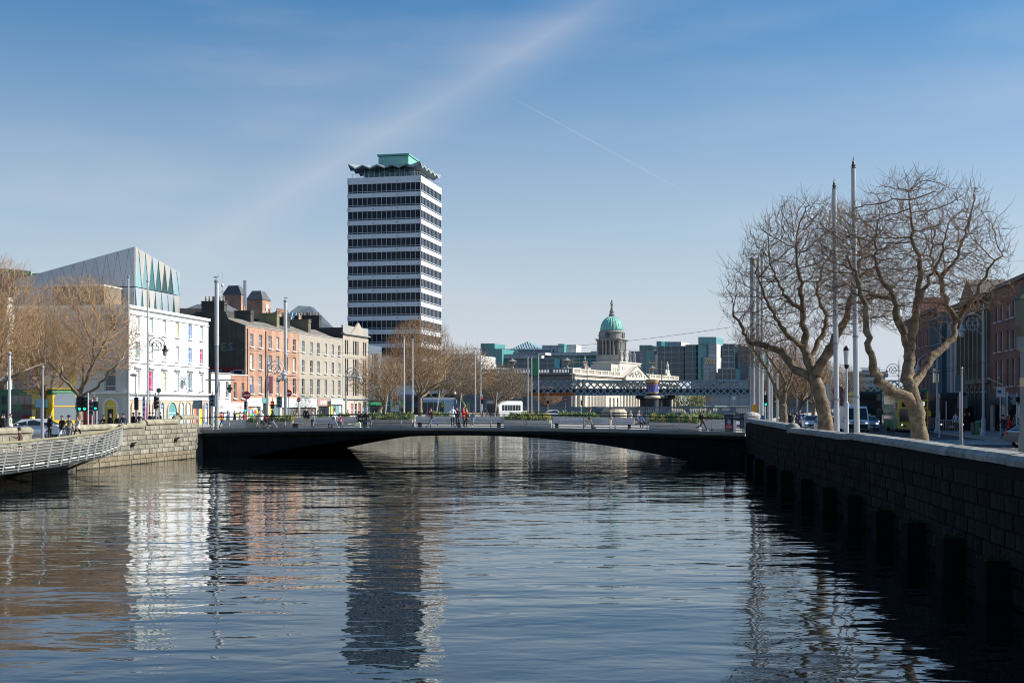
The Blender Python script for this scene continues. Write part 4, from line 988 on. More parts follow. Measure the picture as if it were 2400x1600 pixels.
# grey mansard and blue glass roof
gp = thing('glazed_roof_building', 'blue glass pitched roof and dark metal pyramid roof behind the terrace', 'building', (0, 0, 0))
Y = 262
q = MB(); zt, ze = pz(709, Y), pz(752, Y); a, b_ = px(650, Y), px(745, Y); ta, tb = px(684, Y), px(722, Y)
q.v = [(a, Y, ze), (b_, Y + 6, ze), (b_, Y + 24, ze), (a, Y + 20, ze), (ta, Y + 8, zt), (tb - 1.2, Y + 10, zt), (tb - 1, Y + 14, zt), (ta, Y + 13, zt)]
q.f = [(0, 1, 5, 4), (1, 2, 6, 5), (2, 3, 7, 6), (3, 0, 4, 7), (4, 5, 6, 7)]; q.m = [0] * 5; q.build('metal_roof', M('zinc', (.11, .14, .165), .45, metal=.4, var=.1), gp)
q = MB(); q.box(a - 12, Y + 2, ST, b_, Y + 22, ze); q.build('wall', M('zinc', (.2, .24, .28)), gp)
Y = 246; bgl = M('blue_roof_glass', (.03, .12, .2), .1)
q = MB(); A0, A1 = (px(628, Y), Y, pz(763, Y)), (px(712, Y), Y + 3, pz(763, Y)); B0, B1 = (px(628, Y), Y + 8, pz(726, Y + 8)), (px(703, Y), Y + 8, pz(738, Y + 8)); q.poly([A0, A1, B1, B0]); q.poly([A1, (A1[0], Y + 16, A1[2]), B1]); q.build('roof_glass', bgl, gp)
q = MB()
for k in range(10):
    t = k / 9; q.tube([Vector(A0).lerp(Vector(A1), t) + Vector((0, -.05, .05)), Vector(B0).lerp(Vector(B1), t) + Vector((0, -.05, .05))], .07, 4)
for t in (.33, .66): q.tube([Vector(A0).lerp(Vector(B0), t) + Vector((0, -.05, .05)), Vector(A1).lerp(Vector(B1), t) + Vector((0, -.05, .05))], .05, 4)
q.build('glazing_bars', M('pale_blue_bars', (.45, .55, .62)), gp)
q = MB(); q.box(px(628, Y), Y + .1, ST, px(712, Y), Y + 16, pz(763.5, Y)); q.build('wall', M('zinc', (.2, .24, .28)), gp)

# ---- the office tower
lh = thing('office_tower', 'tall white banded office tower with dark glass floors and wavy green copper roof', 'building', (-21.3, 289, 0), rot_of(.2145))
TW = 18.0; ZT = 58.0; NF = 17; PITCH = (ZT - 1.55 - 8.2) / 15.0
band_m = M('tower_band', (.78, .79, .80), .55, var=.05, scale=.4, streak=.08); core_m = M('tower_core', (.02, .03, .045), .3)
q = MB(); q.box(.35, .35, ST, TW - .35, TW - .35, ZT - .1); q.build('tower_core', core_m, lh)
faces = [((0, 0), 0), ((0, TW), -math.pi / 2), ((TW, 0), math.pi / 2)]
def fpt(f, u, y, z):
    (lx, ly), rz = faces[f]; c, s = math.cos(rz), math.sin(rz); return (lx + u * c - y * s, ly + u * s + y * c, z)
bm = MB(); bm.box(-.06, -.06, 0, TW + .06, TW + .06, 1.02); bme = bm.mesh('floor_band', band_m)
fr = MB()
for k in range(16): fr.box(.1 + k * (TW - .2) / 15 - .045, .0, 0, .1 + k * (TW - .2) / 15 + .045, .16, PITCH - 1.02)
fr.box(0, -.0, .34, TW, .12, .46); fr.box(0, .0, 0, TW, .12, .06)
frm = fr.mesh('window_frame', M('tower_frame', (.52, .55, .58), .5))
PW = (TW - .2) / 15
pn = MB(); pn.box(.05, .1, .47, PW - .05, .14, PITCH - 1.03); pme = pn.mesh('window_pane', glass_navy)
pnb = MB(); pnb.box(.05, .1, .07, PW - .05, .14, .33); pbe = pnb.mesh('lower_pane', glass_navy)
rest = MB(); cnt = 0
z = ZT - 1.55
floors = []
q = MB(); q.box(-.06, -.06, ZT - 1.55, TW + .06, TW + .06, ZT); q.build('floor_band', band_m, lh)
for fl in range(15):
    zb = z - PITCH; floors.append(zb); z = zb
    ob('floor_band', bme, lh, (0, 0, zb))
    zw = zb + 1.02
for fi in (1, 0, 2):
    for fl, zb in enumerate(floors):
        zw = zb + 1.02
        if fi < 2: ob('window_frame', frm, lh, fpt(fi, 0, 0, zw), faces[fi][1])
        for k in range(15):
            u = .1 + k * PW
            if cnt < 300: ob('window_pane', pme, lh, fpt(fi, u, 0, zw), faces[fi][1])
            else:
                p0 = fpt(fi, u + .05, .1, zw + .47); p1 = fpt(fi, u + PW - .05, .1, zw + .47); rest.poly([p0, p1, (p1[0], p1[1], zw + PITCH - 1.03), (p0[0], p0[1], zw + PITCH - 1.03)])
            cnt += 1
            if fi < 2:
                p0 = fpt(fi, u + .05, .1, zw + .07); p1 = fpt(fi, u + PW - .05, .1, zw + .07); rest.poly([p0, p1, (p1[0], p1[1], zw + .33), (p0[0], p0[1], zw + .33)])
stuff(rest.build('tower_glazing', glass_navy, lh))
q = MB()
for zb in floors + [ZT - 1.5]:
    for t in (.02, .35, .68, .97):
        p = fpt(1, TW * t, -.075, zb + .45); q.cbox(p[0], p[1], p[2], .06, .26, .16)
q.build('lamp_fitting', black_metal, lh)
# rooftop: balustrade, glazed lounge, folded canopy
copper = M('copper_green', (.20, .44, .38), .6, var=.12, scale=.4); canopy_m = M('folded_canopy', (.34, .38, .38), .6, var=.12); canopy_d = M('canopy_underside', (.13, .18, .20), .7)
q = MB(); q.box(3, 3, ZT, TW - 1.5, TW - 3, ZT + 2.6); q.build('rooftop_lounge', M('lounge_glass', (.035, .09, .11), .08), lh)
q = MB()
for fi in (0, 1):
    for k in range(13): p = fpt(fi, 1 + k * (TW - 2) / 12, .6, ZT); q.tube([p, (p[0], p[1], ZT + 1.0)], .035, 4)
    q.tube([fpt(fi, .6, .6, ZT + 1.0), fpt(fi, TW - .6, .6, ZT + 1.0)], .04, 4)
q.build('roof_railing', steel, lh)
for fi in (0, 1):
    for k in range(11):
        a = fpt(fi, 3.2 + k * 1.25, 2.9, ZT); q = MB(); q.tube([a, (a[0], a[1], ZT + 2.6)], .07, 4); q.build('lounge_mullion', steel, lh)
q = MB(); nz = 11; top = []; bot = []; cx = TW / 2
per = []
E = TW + 1.2; e0 = -1.2 + 0
for fi in (0, 1, 2, 3):
    for k in range(nz - 1):
        u = .1 + (TW - .2) * k / (nz - 1); h = 1.0 if k % 2 == 0 else 0
        c0 = [(u, .1), (TW - .1, u), (TW - u, TW - .1), (.1, TW - u)][fi]
        per.append((c0[0], c0[1], ZT + 2.35 + h * .75 + (.35 if k == 0 else 0)))
inner = [(cx + (p[0] - cx) * .42, cx + (p[1] - cx) * .42, ZT + 3.3) for p in per]
n = len(per)
for i in range(n):
    j = (i + 1) % n
    q.poly([per[i], per[j], inner[j], inner[i]], 0)
    q.poly([(p[0], p[1], p[2] - .3) for p in (per[i], inner[i], inner[j], per[j])], 1)
    q.poly([per[i], (per[i][0], per[i][1], per[i][2] - .35), (per[j][0], per[j][1], per[j][2] - .35), per[j]], 0)
q.poly([(p[0], p[1], ZT + 3.32) for p in inner], 0)
q.build('folded_canopy', [canopy_m, canopy_d], lh)
q = MB(); q.box(3.2, 4.0, ZT + 2.9, 12.2, 11.4, ZT + 5.4); q.build('copper_penthouse', copper, lh)
q = MB(); q.box(3.0, 3.8, ZT + 5.55, 12.5, 11.7, ZT + 5.95); q.build('penthouse_roof', M('copper_edge', (.12, .38, .33), .6), lh)
# podium with pyramid-fold copper roof, billboard
pd = thing('podium_building', 'low podium at the foot of the tower with folded green roof and white billboard', 'building', (px(890, 262), 262, ST), 0)
q = MB(); wdt = px(1032, 262) - px(890, 262); q.box(0, 0, 0, wdt, 20, 9.0); q.build('wall', M('podium_wall', (.30, .22, .15), var=.2), pd)
q = MB()
for k in range(6): x = k * 1.9; q.poly([(x, -.3, 9.3), (x + .95, -.6, 10.9), (x + 1.9, -.3, 9.3)]); q.poly([(x, -.3, 9.3), (x + .95, 3, 11.6), (x + .95, -.6, 10.9)]); q.poly([(x + 1.9, -.3, 9.3), (x + .95, -.6, 10.9), (x + .95, 3, 11.6)])
q.box(0, .2, 9.0, 11.4, 6, 11.5); q.build('folded_roof', M('pale_copper', (.36, .45, .36), var=.2), pd)
q = MB(); q.box(2.3, -.4, 1.0, 8.6, -.05, 6.6); bb = q.build('billboard', wsign, pd)
for k, (dx_, dz_, w_, h_) in enumerate(((2.9, 4.0, .7, .8), (2.8, 3.1, .9, .8), (3.9, 3.3, .8, 1.0), (4.9, 3.0, .9, 1.1), (3.2, 2.4, .8, .6), (4.2, 2.2, .7, .8), (5.1, 2.3, .8, .7), (3.2, 4.9, .5, .5))): q = MB(); q.box(dx_, -.45, dz_, dx_ + w_, -.405, dz_ + h_); q.build('printed_block', pc('orange'), bb)
q = MB(); q.box(8.7, -.6, .2, 14.5, -.05, 7.5)
q = MB()
for k in range(4): q.box(8.8, -.5, .6 + k * 2.1, wdt + 3, 10, 1.5 + k * 2.1)
q.build('white_band', white_paint, pd)
q = MB(); q.box(8.9, -.3, .2, wdt + 2.9, 9.9, 8.4); q.build('dark_glazing', glass_navy, pd)
# ---------------------------------------------------------------- domed custom house on the far left bank
portland = M('portland_stone', (.60, .545, .46), .8, var=.08, scale=.2); port_d = M('shaded_weathered_portland', (.30, .285, .26), .85, var=.3, scale=.25, streak=.3)  # darker stone carries the west side's shade as well as weathering
roofgrey = M('lead_roof', (.2, .22, .23), .6)
ch = thing('domed_custom_house', 'long white neoclassical building with green copper dome topped by a statue', 'building', (18.36, 380, ST), rot_of(.43))
CL, CD, CH_ = 119.0, 46.0, 11.8
rects = []; 
for u in (10, 13.2): rects.append((u - .8, .8, u + .8, 4.6))
wl_ = [(2.5, 1.5), (8.0, 1.5)]
holes = [(u - .75, 1.0, u + .75, 4.8) for u in (3.5, 7.5, 36.5, 40.5, 44.5, 75, 79, 83, 107, 111)] + [(u - .7, 8.6, u + .7, 10.2) for u in (3.5, 7.5, 36.5, 40.5, 44.5, 75, 79, 83, 107, 111)]
facade(ch, CL, CH_, holes, portland)
for a, c, b_, d in holes: window(ch, a, c, b_ - a, d - c, white_trim, glass_dark, 'sash', None)
for u in [15.5 + 3.05 * k for k in range(6)]:
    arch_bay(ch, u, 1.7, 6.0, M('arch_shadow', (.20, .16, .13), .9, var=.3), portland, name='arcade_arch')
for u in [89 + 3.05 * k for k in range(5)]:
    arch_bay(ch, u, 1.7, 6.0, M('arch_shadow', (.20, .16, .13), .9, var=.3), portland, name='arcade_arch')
cm = MB(); cm.lathe([(.62, 0), (.62, .3), (.5, .5), (.42, 9.6), (.6, 10.0), (.6, 10.3)], 12); cme = cm.mesh('column', portland, True)
for u in [1.2, 5.5, 9.8, 48.5, 52.0, 55.2, 58.4, 61.6, 64.8, 68, 71.5, 105, 109, 113.5, 117.8]: ob('column', cme, ch, (u, -1.0 if 47 < u < 73 else -.55, 0))
q = MB(); q.box(-.6, -1.2, CH_ - 1.4, CL, -.002, CH_ - .8); q.box(-.8, -1.5, CH_ - .1, CL + .3, -.003, CH_ + .25)
for k in range(150): q.box(k * .8, -1.1, CH_ - .55, k * .8 + .35, -.004, CH_ - .15)
q.box(46.5, -2.3, CH_ - 1.5, 73.5, -1.21, CH_ + .26); q.build('cornice', portland, ch)
q = MB(); q.prism([(46.8, CH_ + .27), (73.2, CH_ + .27), (60, CH_ + 4.2)], -2.2, 2.5, axis='y'); pe = q.build('pediment', portland, ch)
q = MB(); q.tube([(46.6, -2.35, CH_ + .3), (60, -2.35, CH_ + 4.4), (73.4, -2.35, CH_ + .3)], .28, 4)
r_ = random.Random(9)
for k in range(26): u = r_.uniform(50, 70); h = 3.4 * (1 - abs(u - 60) / 12.5); q.ball(u, -2.25, CH_ + .5 + r_.uniform(0, .8) * h * .8, .35, .2, .5, 6)
q.build('relief_carving', port_d, pe)
def balus(root, u0, u1, z, mt, loc=(0, 0, 0), rz=0, step=.5, hh=1.6):
    q = MB(); q.box(u0, -.5, z, u1, .1, z + .3); q.box(u0, -.5, z + hh - .3, u1, .1, z + hh)
    n = int((u1 - u0) / 6)
    for k in range(n + 1): x = u0 + (u1 - u0) * k / max(1, n); q.box(x - .5, -.56, z, x + .5, .16, z + hh + .05)
    x = u0 + .6
    while x < u1: q.box(x, -.35, z + .3, x + .2, -.05, z + hh - .3); x += step
    return q.build('balustrade', mt, root, loc, rz)
balus(ch, 0, 46, CH_ + .26, portland); balus(ch, 74, CL, CH_ + .26, portland)
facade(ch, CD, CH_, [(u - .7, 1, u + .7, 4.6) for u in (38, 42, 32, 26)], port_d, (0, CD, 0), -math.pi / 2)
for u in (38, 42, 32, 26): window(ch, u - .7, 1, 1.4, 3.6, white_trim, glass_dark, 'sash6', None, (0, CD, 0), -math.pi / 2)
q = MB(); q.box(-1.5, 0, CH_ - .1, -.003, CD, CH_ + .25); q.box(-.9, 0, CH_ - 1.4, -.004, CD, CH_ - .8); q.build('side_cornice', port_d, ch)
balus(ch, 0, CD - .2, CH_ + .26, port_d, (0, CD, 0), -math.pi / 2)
q = MB(); q.box(.3, .3, 0, CL - .3, CD, CH_); q.build('building_body', roofgrey, ch)
facade(ch, 20, CH_, [], portland, (CL, 0, 0), math.pi / 2)
# attic block and statues
q = MB(); q.box(48, .5, CH_ + .2, 72, 10, CH_ + 5.2); q.box(47.7, .2, CH_ + 5.2, 72.3, 10.3, CH_ + 5.6); q.build('attic_storey', portland, ch)
q = MB(); q.box(40, .8, CH_ + .2, 48, 8, CH_ + 4.4)
for u in (42, 44.2, 46.4): q.box(u - .3, .76, CH_ + 2, u + .3, .799, CH_ + 3.2, 1)
for u in (51, 54, 66, 69): q.box(u - .3, .46, CH_ + 2.6, u + .3, .499, CH_ + 3.8, 1)
q.build('attic_block', [portland, glass_dark], ch)
def statue(mb, x, y, z, h, arm=True):
    mb.lathe([(.13 * h, 0), (.15 * h, .05 * h), (.1 * h, .3 * h), (.11 * h, .5 * h), (.14 * h, .72 * h), (.05 * h, .82 * h), (.04 * h, .85 * h), (.065 * h, .92 * h), (.0, h)][0:0] or [(.13 * h, z), (.15 * h, z + .05 * h), (.1 * h, z + .3 * h), (.1 * h, z + .5 * h), (.135 * h, z + .74 * h), (.05 * h, z + .82 * h), (.045 * h, z + .85 * h), (.065 * h, z + .92 * h), (.01, z + h)], 8, x, y)
    if arm: mb.tube([(x + .12 * h, y, z + .74 * h), (x + .22 * h, y - .03, z + .58 * h), (x + .2 * h, y - .05, z + .42 * h)], .035 * h, 5); mb.tube([(x - .12 * h, y, z + .74 * h), (x - .17 * h, y - .05, z + .6 * h), (x - .05 * h, y - .12 * h, z + .55 * h)], .035 * h, 5)
for u in (52, 57, 63, 68): q = MB(); statue(q, u, 1.6, CH_ + 5.6, 4.4); q.build('statue', port_d, ch)
for u in (12.5,): q = MB(); q.cbox(u, .3, CH_ + 1.86, 3.4, 1.2, 1.2); statue(q, u, .3, CH_ + 3.0, 3.4); q.ball(u - 1, .3, CH_ + 3.6, .8, .4, .9, 8); q.ball(u + 1, .3, CH_ + 3.6, .8, .4, .9, 8); q.build('coat_of_arms', port_d, ch)
q = MB(); q.cbox(106, .3, CH_ + 1.86, 4.4, 1.2, .8); statue(q, 106, .3, CH_ + 2.4, 5); q.ball(104.4, .3, CH_ + 3.2, 1, .4, 1.1, 8); q.ball(107.6, .3, CH_ + 3.2, 1, .4, 1.1, 8); q.build('coat_of_arms', portland, ch)
ur = MB(); ur.lathe([(.5, 0), (.5, .5), (.25, .8), (1.2, 2.2), (1.5, 2.4), (1.1, 2.6), (.5, 3.0), (.1, 3.3)], 12); ume = ur.mesh('urn', port_d)
for u, v in ((1, 2), (86, .3), (.3, 20)): ob('urn', ume, ch, (u, v, CH_ + 1.86))
# dome tower
dc = Vector((35.8, 444)); a_ = rot_of(.43)
def dl(x, y):  # world -> local of ch
    p = Matrix.Rotation(-a_, 4, 'Z') @ Vector((x - 18.36, y - 380, 0)); return p.x, p.y
dx, dy = dl(dc.x, dc.y); S = 4.35
zz = lambda y: pz(y, 444) - ST
q = MB(); q.box(dx - S, dy - S, CH_, dx + S, dy + S, zz(833)); q.box(dx - S - .2, dy - S - .2, zz(834), dx + S + .2, dy + S + .2, zz(832.5)); q.build('dome_base', M('mid_portland', (.40, .37, .32), var=.2, scale=.3), ch)
q = MB(); c2 = S - .9; q.box(dx - c2, dy - c2, zz(832.5), dx + c2, dy + c2, zz(799)); q.build('dome_storey', M('dark_portland', (.17, .16, .15), .9, var=.2), ch)
cm = MB(); cm.lathe([(.42, 0), (.42, .3), (.34, .45), (.3, 4.5), (.45, 4.8), (.45, zz(799) - zz(832.4))], 10); c3 = cm.mesh('column', M('port_col', (.34, .32, .29), var=.2), True)
for s_ in (-1, 1):
    for t in (-.92, -.5, -.2, .2, .5, .92):
        ob('column', c3, ch, (dx + t * (S - .3), dy + s_ * (S - .35), zz(832.4)))
        if abs(t) < .9: ob('column', c3, ch, (dx + s_ * (S - .35), dy + t * (S - .3), zz(832.4)))
q = MB(); q.box(dx - S - .1, dy - S - .1, zz(799), dx + S + .1, dy + S + .1, zz(797)); q.box(dx - S - .5, dy - S - .5, zz(797) + .002, dx + S + .5, dy + S + .5, zz(795)); q.build('dome_entablature', port_d, ch)
q = MB(); q.lathe([(4.45, zz(795)), (4.45, zz(780)), (4.7, zz(779.5)), (4.7, zz(778)), (4.3, zz(777)), (4.2, zz(775))], 28, dx, dy); q.build('dome_drum', M('port_mid', (.30, .285, .265), var=.25, scale=.4), ch)
for k in range(4):
    a = k * math.pi / 2; q = MB(); q.lathe([(1.3, 0), (1.3, .3), (1.05, .35), (1.05, .1)], 16); o = q.build('clock_face', port_d, ch, (dx + math.cos(a) * 4.3, dy + math.sin(a) * 4.3, zz(786.5)), rot=(R(90), 0, a + R(90)))
    q = MB(); q.lathe([(1.0, .0), (1.0, .32)], 16); q.tube([(0, 0, .34), (.0, .7, .34)], .08, 4); q.tube([(0, 0, .34), (.5, .1, .34)], .08, 4); q.build('clock_dial', M('clock_dark', (.1, .11, .13)), o)
pr = [(4.1, zz(775))]; zb, zt_ = zz(775), zz(742)
for k in range(1, 11): t = k / 10 * math.pi / 2 * .93; pr.append((4.1 * math.cos(t) ** .92, zb + (zt_ - zb) * math.sin(t) / math.sin(math.pi / 2 * .93)))
dcop = M('dome_copper', (.24, .56, .46), .6, var=.15, scale=.3, streak=.25)
q = MB(); q.lathe(pr, 32, dx, dy); q.build('copper_dome', dcop, ch, smooth=True)
for k in range(24):
    a = 6.2831853 * k / 24; q = MB(); q.tube([(dx + r * math.cos(a), dy + r * math.sin(a), z_) for r, z_ in pr], .12, 4); q.build('dome_rib', M('rib_copper', (.30, .62, .52), .6), ch)
q = MB(); q.lathe([(1.0, zz(742.5)), (.95, zz(738)), (1.2, zz(737)), (.75, zz(735)), (.75, zz(732)), (1.0, zz(731)), (.8, zz(730))], 14, dx, dy); q.build('statue_pedestal', port_d, ch)
q = MB(); statue(q, dx, dy, zz(730), 4.3); q.tube([(dx - .8, dy, zz(730)), (dx - .8, dy, zz(730) + 3.2)], .09, 5); q.build('statue', port_d, ch, smooth=True)

# ---------------------------------------------------------------- green glass offices behind
g_teal = M('office_teal', (.045, .25, .24), .08, spec=.6, rnd=.35); g_navy = M('office_navy', (.015, .065, .095), .08, spec=.6, rnd=.35); g_pale = M('office_pale_teal', (.10, .30, .28), .15, rnd=.25)
gst = M('office_grey_stone', (.40, .41, .44), .8, var=.08); gst2 = M('office_white_stone', (.58, .56, .53), .8, var=.05)
mull = M('office_mullion', (.35, .42, .43), .5)
def block(root, x0, x1, yt, yb, Y, mt, dep=14, cell=2.0, rows=None, side=None, sl=.43, name='glass_block'):
    X0, X1, zt, zb = px(x0, Y), px(x1, Y), pz(yt, Y), pz(yb, Y); W_ = X1 - X0
    q = MB(); q.v = [(X0, Y, zb), (X1, Y, zb), (X1 + dep * sl, Y + dep, zb), (X0 + dep * sl, Y + dep, zb), (X0, Y, zt), (X1, Y, zt), (X1 + dep * sl, Y + dep, zt), (X0 + dep * sl, Y + dep, zt)]
    q.f = [(0, 1, 5, 4), (4, 5, 6, 7), (3, 0, 4, 7), (2, 3, 7, 6), (1, 2, 6, 5)]; q.m = [0, 0, 0, 0, 1]
    o = q.build(name, [mt, side or mt], root)
    q = MB(); n = max(1, round(W_ / cell)); rr = rows or max(1, round((zt - zb) / 3.6))
    w = .09 if mt not in (gst, gst2) else .05
    for k in range(n + 1): x = X0 + W_ * k / n; q.box(x - w, Y - .12, zb, x + w, Y - .003, zt)
    for k in range(rr + 1): z = zb + (zt - zb) * k / rr; q.box(X0, Y - .14, z - w, X1, Y - .004, z + w)
    q.build('facade_grid', mull if mt not in (gst, gst2) else M('joint_grey', (.2, .21, .22)), o); return o
oa = thing('glass_office_block', 'green glass and grey stone office block with pyramid skylight, left of the dome', 'building')
block(oa, 1127, 1159, 805, 817, 505, g_teal, 10, 1.6, 1, g_pale); block(oa, 1128, 1150, 817, 858, 506, gst, 18, 3, 4)
block(oa, 1140, 1176, 818, 858, 500, g_teal, 14, 2, 3, g_pale); block(oa, 1176, 1260, 830, 840, 502, gst, 14, 4, 1, gst2); block(oa, 1176, 1300, 840, 862, 503, g_navy, 10, 3, 2); block(oa, 1260, 1278, 826, 832, 500, gst2, 6, 3, 1)
block(oa, 1175, 1290, 819, 830, 512, gst, 10, 4, 1); block(oa, 1213, 1292, 818, 828, 511, g_navy, 8, 6, 1); block(oa, 1271, 1309, 809, 828, 514, gst, 16, 3, 2, gst2); block(oa, 1308, 1322, 806, 826, 513, g_teal, 12, 2, 2, g_pale); block(oa, 1322, 1350, 808, 826, 516, gst2, 6, 3, 2)
block(oa, 1262, 1398, 826, 833, 509, gst, 8, 5, 1); block(oa, 1264, 1398, 832, 860, 510, g_teal, 8, 2.4, 3); block(oa, 1385, 1400, 823, 832, 508, gst, 6, 3, 1)
q = MB(); Y = 520; A, B_, C_ = (px(1195, Y), Y, pz(819, Y)), (px(1268, Y), Y, pz(819, Y)), (px(1236, Y + 8), Y + 8, pz(800, Y + 8)); D_, E_ = (px(1268, Y) + 8, Y + 18, pz(819, Y)), (px(1195, Y) + 2, Y + 18, pz(819, Y))
q.poly([A, B_, C_]); q.poly([B_, D_, C_]); q.poly([D_, E_, C_]); q.poly([E_, A, C_]); q.build('skylight_glass', M('skylight', (.35, .48, .50), .15), oa)
q = MB()
for k in range(13): t = k / 12; p = Vector(A).lerp(Vector(B_), t); c = Vector(A).lerp(Vector(C_), min(1, t * 1.5)) if t < .66 else Vector(B_).lerp(Vector(C_), min(1, (1 - t) * 3)); q.tube([p + Vector((0, -.15, 0)), c + Vector((0, -.15, .1))], .12, 4)
q.build('skylight_bars', mull, oa)
ob2 = thing('glass_office_block', 'larger navy glass office complex with gold script logo, right of the dome', 'building')
block(ob2, 1475, 1500, 823, 860, 512, gst, 8, 3, 4); block(ob2, 1499, 1528, 809, 822, 505, g_teal, 10, 1.8, 1, g_pale); block(ob2, 1499, 1514, 822, 890, 506, gst, 10, 3, 6); block(ob2, 1514, 1533, 822, 890, 504, g_teal, 10, 1.8, 5, g_pale)
block(ob2, 1539, 1550, 800, 828, 503, g_teal, 10, 1.8, 2); block(ob2, 1552, 1596, 801, 812, 508, gst, 12, 3, 1, gst2); block(ob2, 1541, 1608, 811, 890, 500, g_navy, 12, 3, 6); block(ob2, 1607, 1638, 808, 890, 498, g_navy, 12, 3, 6)
block(ob2, 1637, 1678, 790, 806, 494, g_teal, 12, 1.8, 1, g_pale); block(ob2, 1637, 1661, 806, 890, 495, g_teal, 12, 2.4, 6); block(ob2, 1660, 1679, 806, 838, 493, gst, 16, 2.4, 3, gst2); block(ob2, 1648, 1679, 837, 900, 492, gst, 22, 2.4, 7, gst2)
block(ob2, 1694, 1722, 806, 890, 500, g_navy, 12, 3, 6); block(ob2, 1683, 1725, 864, 890, 488, g_navy, 8, 2, 2); block(ob2, 1722, 1800, 812, 890, 505, gst, 14, 3, 6); block(ob2, 1755, 1790, 800, 890, 500, g_teal, 12, 3, 6); block(ob2, 1620, 1800, 890, 950, 495, gst, 10, 4, 3)
text('ifsc', 3.4, M('gold', (.75, .55, .2), .35, metal=.3), ob2, (px(1664, 492), 491.7, pz(845, 492)), (R(90), 0, 0), 'gold_logo', ext=.08, shear=.35)
def plainblock(name, label, x0, x1, yt, Y, mt, dep=20, wins=None, sl=.3):
    o = thing(name, label, 'building'); X0, X1, zt = px(x0, Y), px(x1, Y), pz(yt, Y)
    q = MB(); q.v = [(X0, Y, ST), (X1, Y, ST), (X1 + dep * sl, Y + dep, ST), (X0 + dep * sl, Y + dep, ST), (X0, Y, zt), (X1, Y, zt), (X1 + dep * sl, Y + dep, zt), (X0 + dep * sl, Y + dep, zt)]
    q.f = [(0, 1, 5, 4), (4, 5, 6, 7), (1, 2, 6, 5), (3, 0, 4, 7), (2, 3, 7, 6)]; q.m = [0] * 5; q.build('wall', mt, o)
    if wins:
        nx, nz_, ww, wh = wins
        wm = MB(); wm.box(0, -.06, 0, ww, -.004, wh); me = wm.mesh('window', glass_dark)
        for i in range(nx):
            for j in range(nz_): ob('window', me, o, (X0 + (X1 - X0) * (i + .5) / nx - ww / 2, Y, zt - 2.6 - j * 3.2))
    q = MB(); q.box(X0 - .2, Y - .2, zt, X1 + .2, Y + 1, zt + .35); q.build('parapet', mt, o)
    return o
plainblock('distant_office', 'pale distant office building behind the trees between tower and glass block', 1055, 1118, 832, 420, gst2, 20, (8, 5, 1.4, 1.4))
plainblock('distant_office', 'low white distant building just left of the green glass block', 1060, 1127, 850, 400, white_paint, 16, (6, 3, 1.2, 1.2))
plainblock('distant_flats', 'pale distant apartment building seen between the two big right hand trees', 1985, 2075, 872, 640, M('far_pale', (.50, .50, .49), .8), 30, (14, 5, 1.8, 1.6))
plainblock('distant_flats', 'white stepped distant apartment top right of the pale flats', 2020, 2062, 862, 660, white_paint, 20, (8, 4, 1.5, 1.4))
plainblock('distant_terrace', 'brown distant terrace beyond the quay trees on the right bank', 1795, 1905, 905, 420, M('far_brown', (.24, .17, .13), .9, var=.2), 20, (12, 4, 1.2, 1.8))
plainblock('distant_terrace', 'grey distant block under the lattice bridge on the right bank', 1905, 2110, 915, 470, gst, 20, (14, 4, 1.6, 1.8))
plainblock('corner_house', 'white and red brick corner house at the far left edge behind bare trees', -140, 17, 705, 122, M('corner_stone', (.55, .52, .47), .85, var=.15), 22, None, -.3)
oo = bpy.data.objects['corner_house']
q = MB(); Y = 121.9
for a, c in ((706, 740), (772, 800), (830, 862), (893, 915)): q.box(px(-135, Y), Y - .1, pz(c, Y), px(12, Y), Y - .003, pz(a, Y))
q.build('brick_panel', brick_r, oo)
# the block seen through the trees left of the white building, green copper roof edge
o = thing('pale_side_street_building', 'tall grey building with green roof edge behind the left bare trees', 'building')
Y = 158; q = MB(); X0, X1 = px(-120, Y), px(140, Y); q.box(X0, Y, ST, X1, Y + 14, pz(640, Y)); q.build('wall', M('side_street_wall', (.33, .31, .29), .9, var=.2), o)
q = MB(); q.poly([(X0, Y - .3, pz(618, Y)), (px(75, Y), Y - .3, pz(636, Y)), (px(75, Y), Y - .3, pz(645, Y)), (X0, Y - .3, pz(645, Y))]); q.box(X0, Y - .28, pz(645, Y), px(75, Y), Y + 12, pz(637, Y)); q.build('copper_roof_edge', M('verdigris', (.25, .45, .32), .7), o)
wm = MB(); wm.box(0, -.08, 0, 1.1, -.004, 2.0); me = wm.mesh('window', glass_dark)
for i in range(8):
    for j in range(4): ob('window', me, o, (X0 + 1 + i * 1.75, Y, pz(640, Y) - 3.2 - j * 3.3))

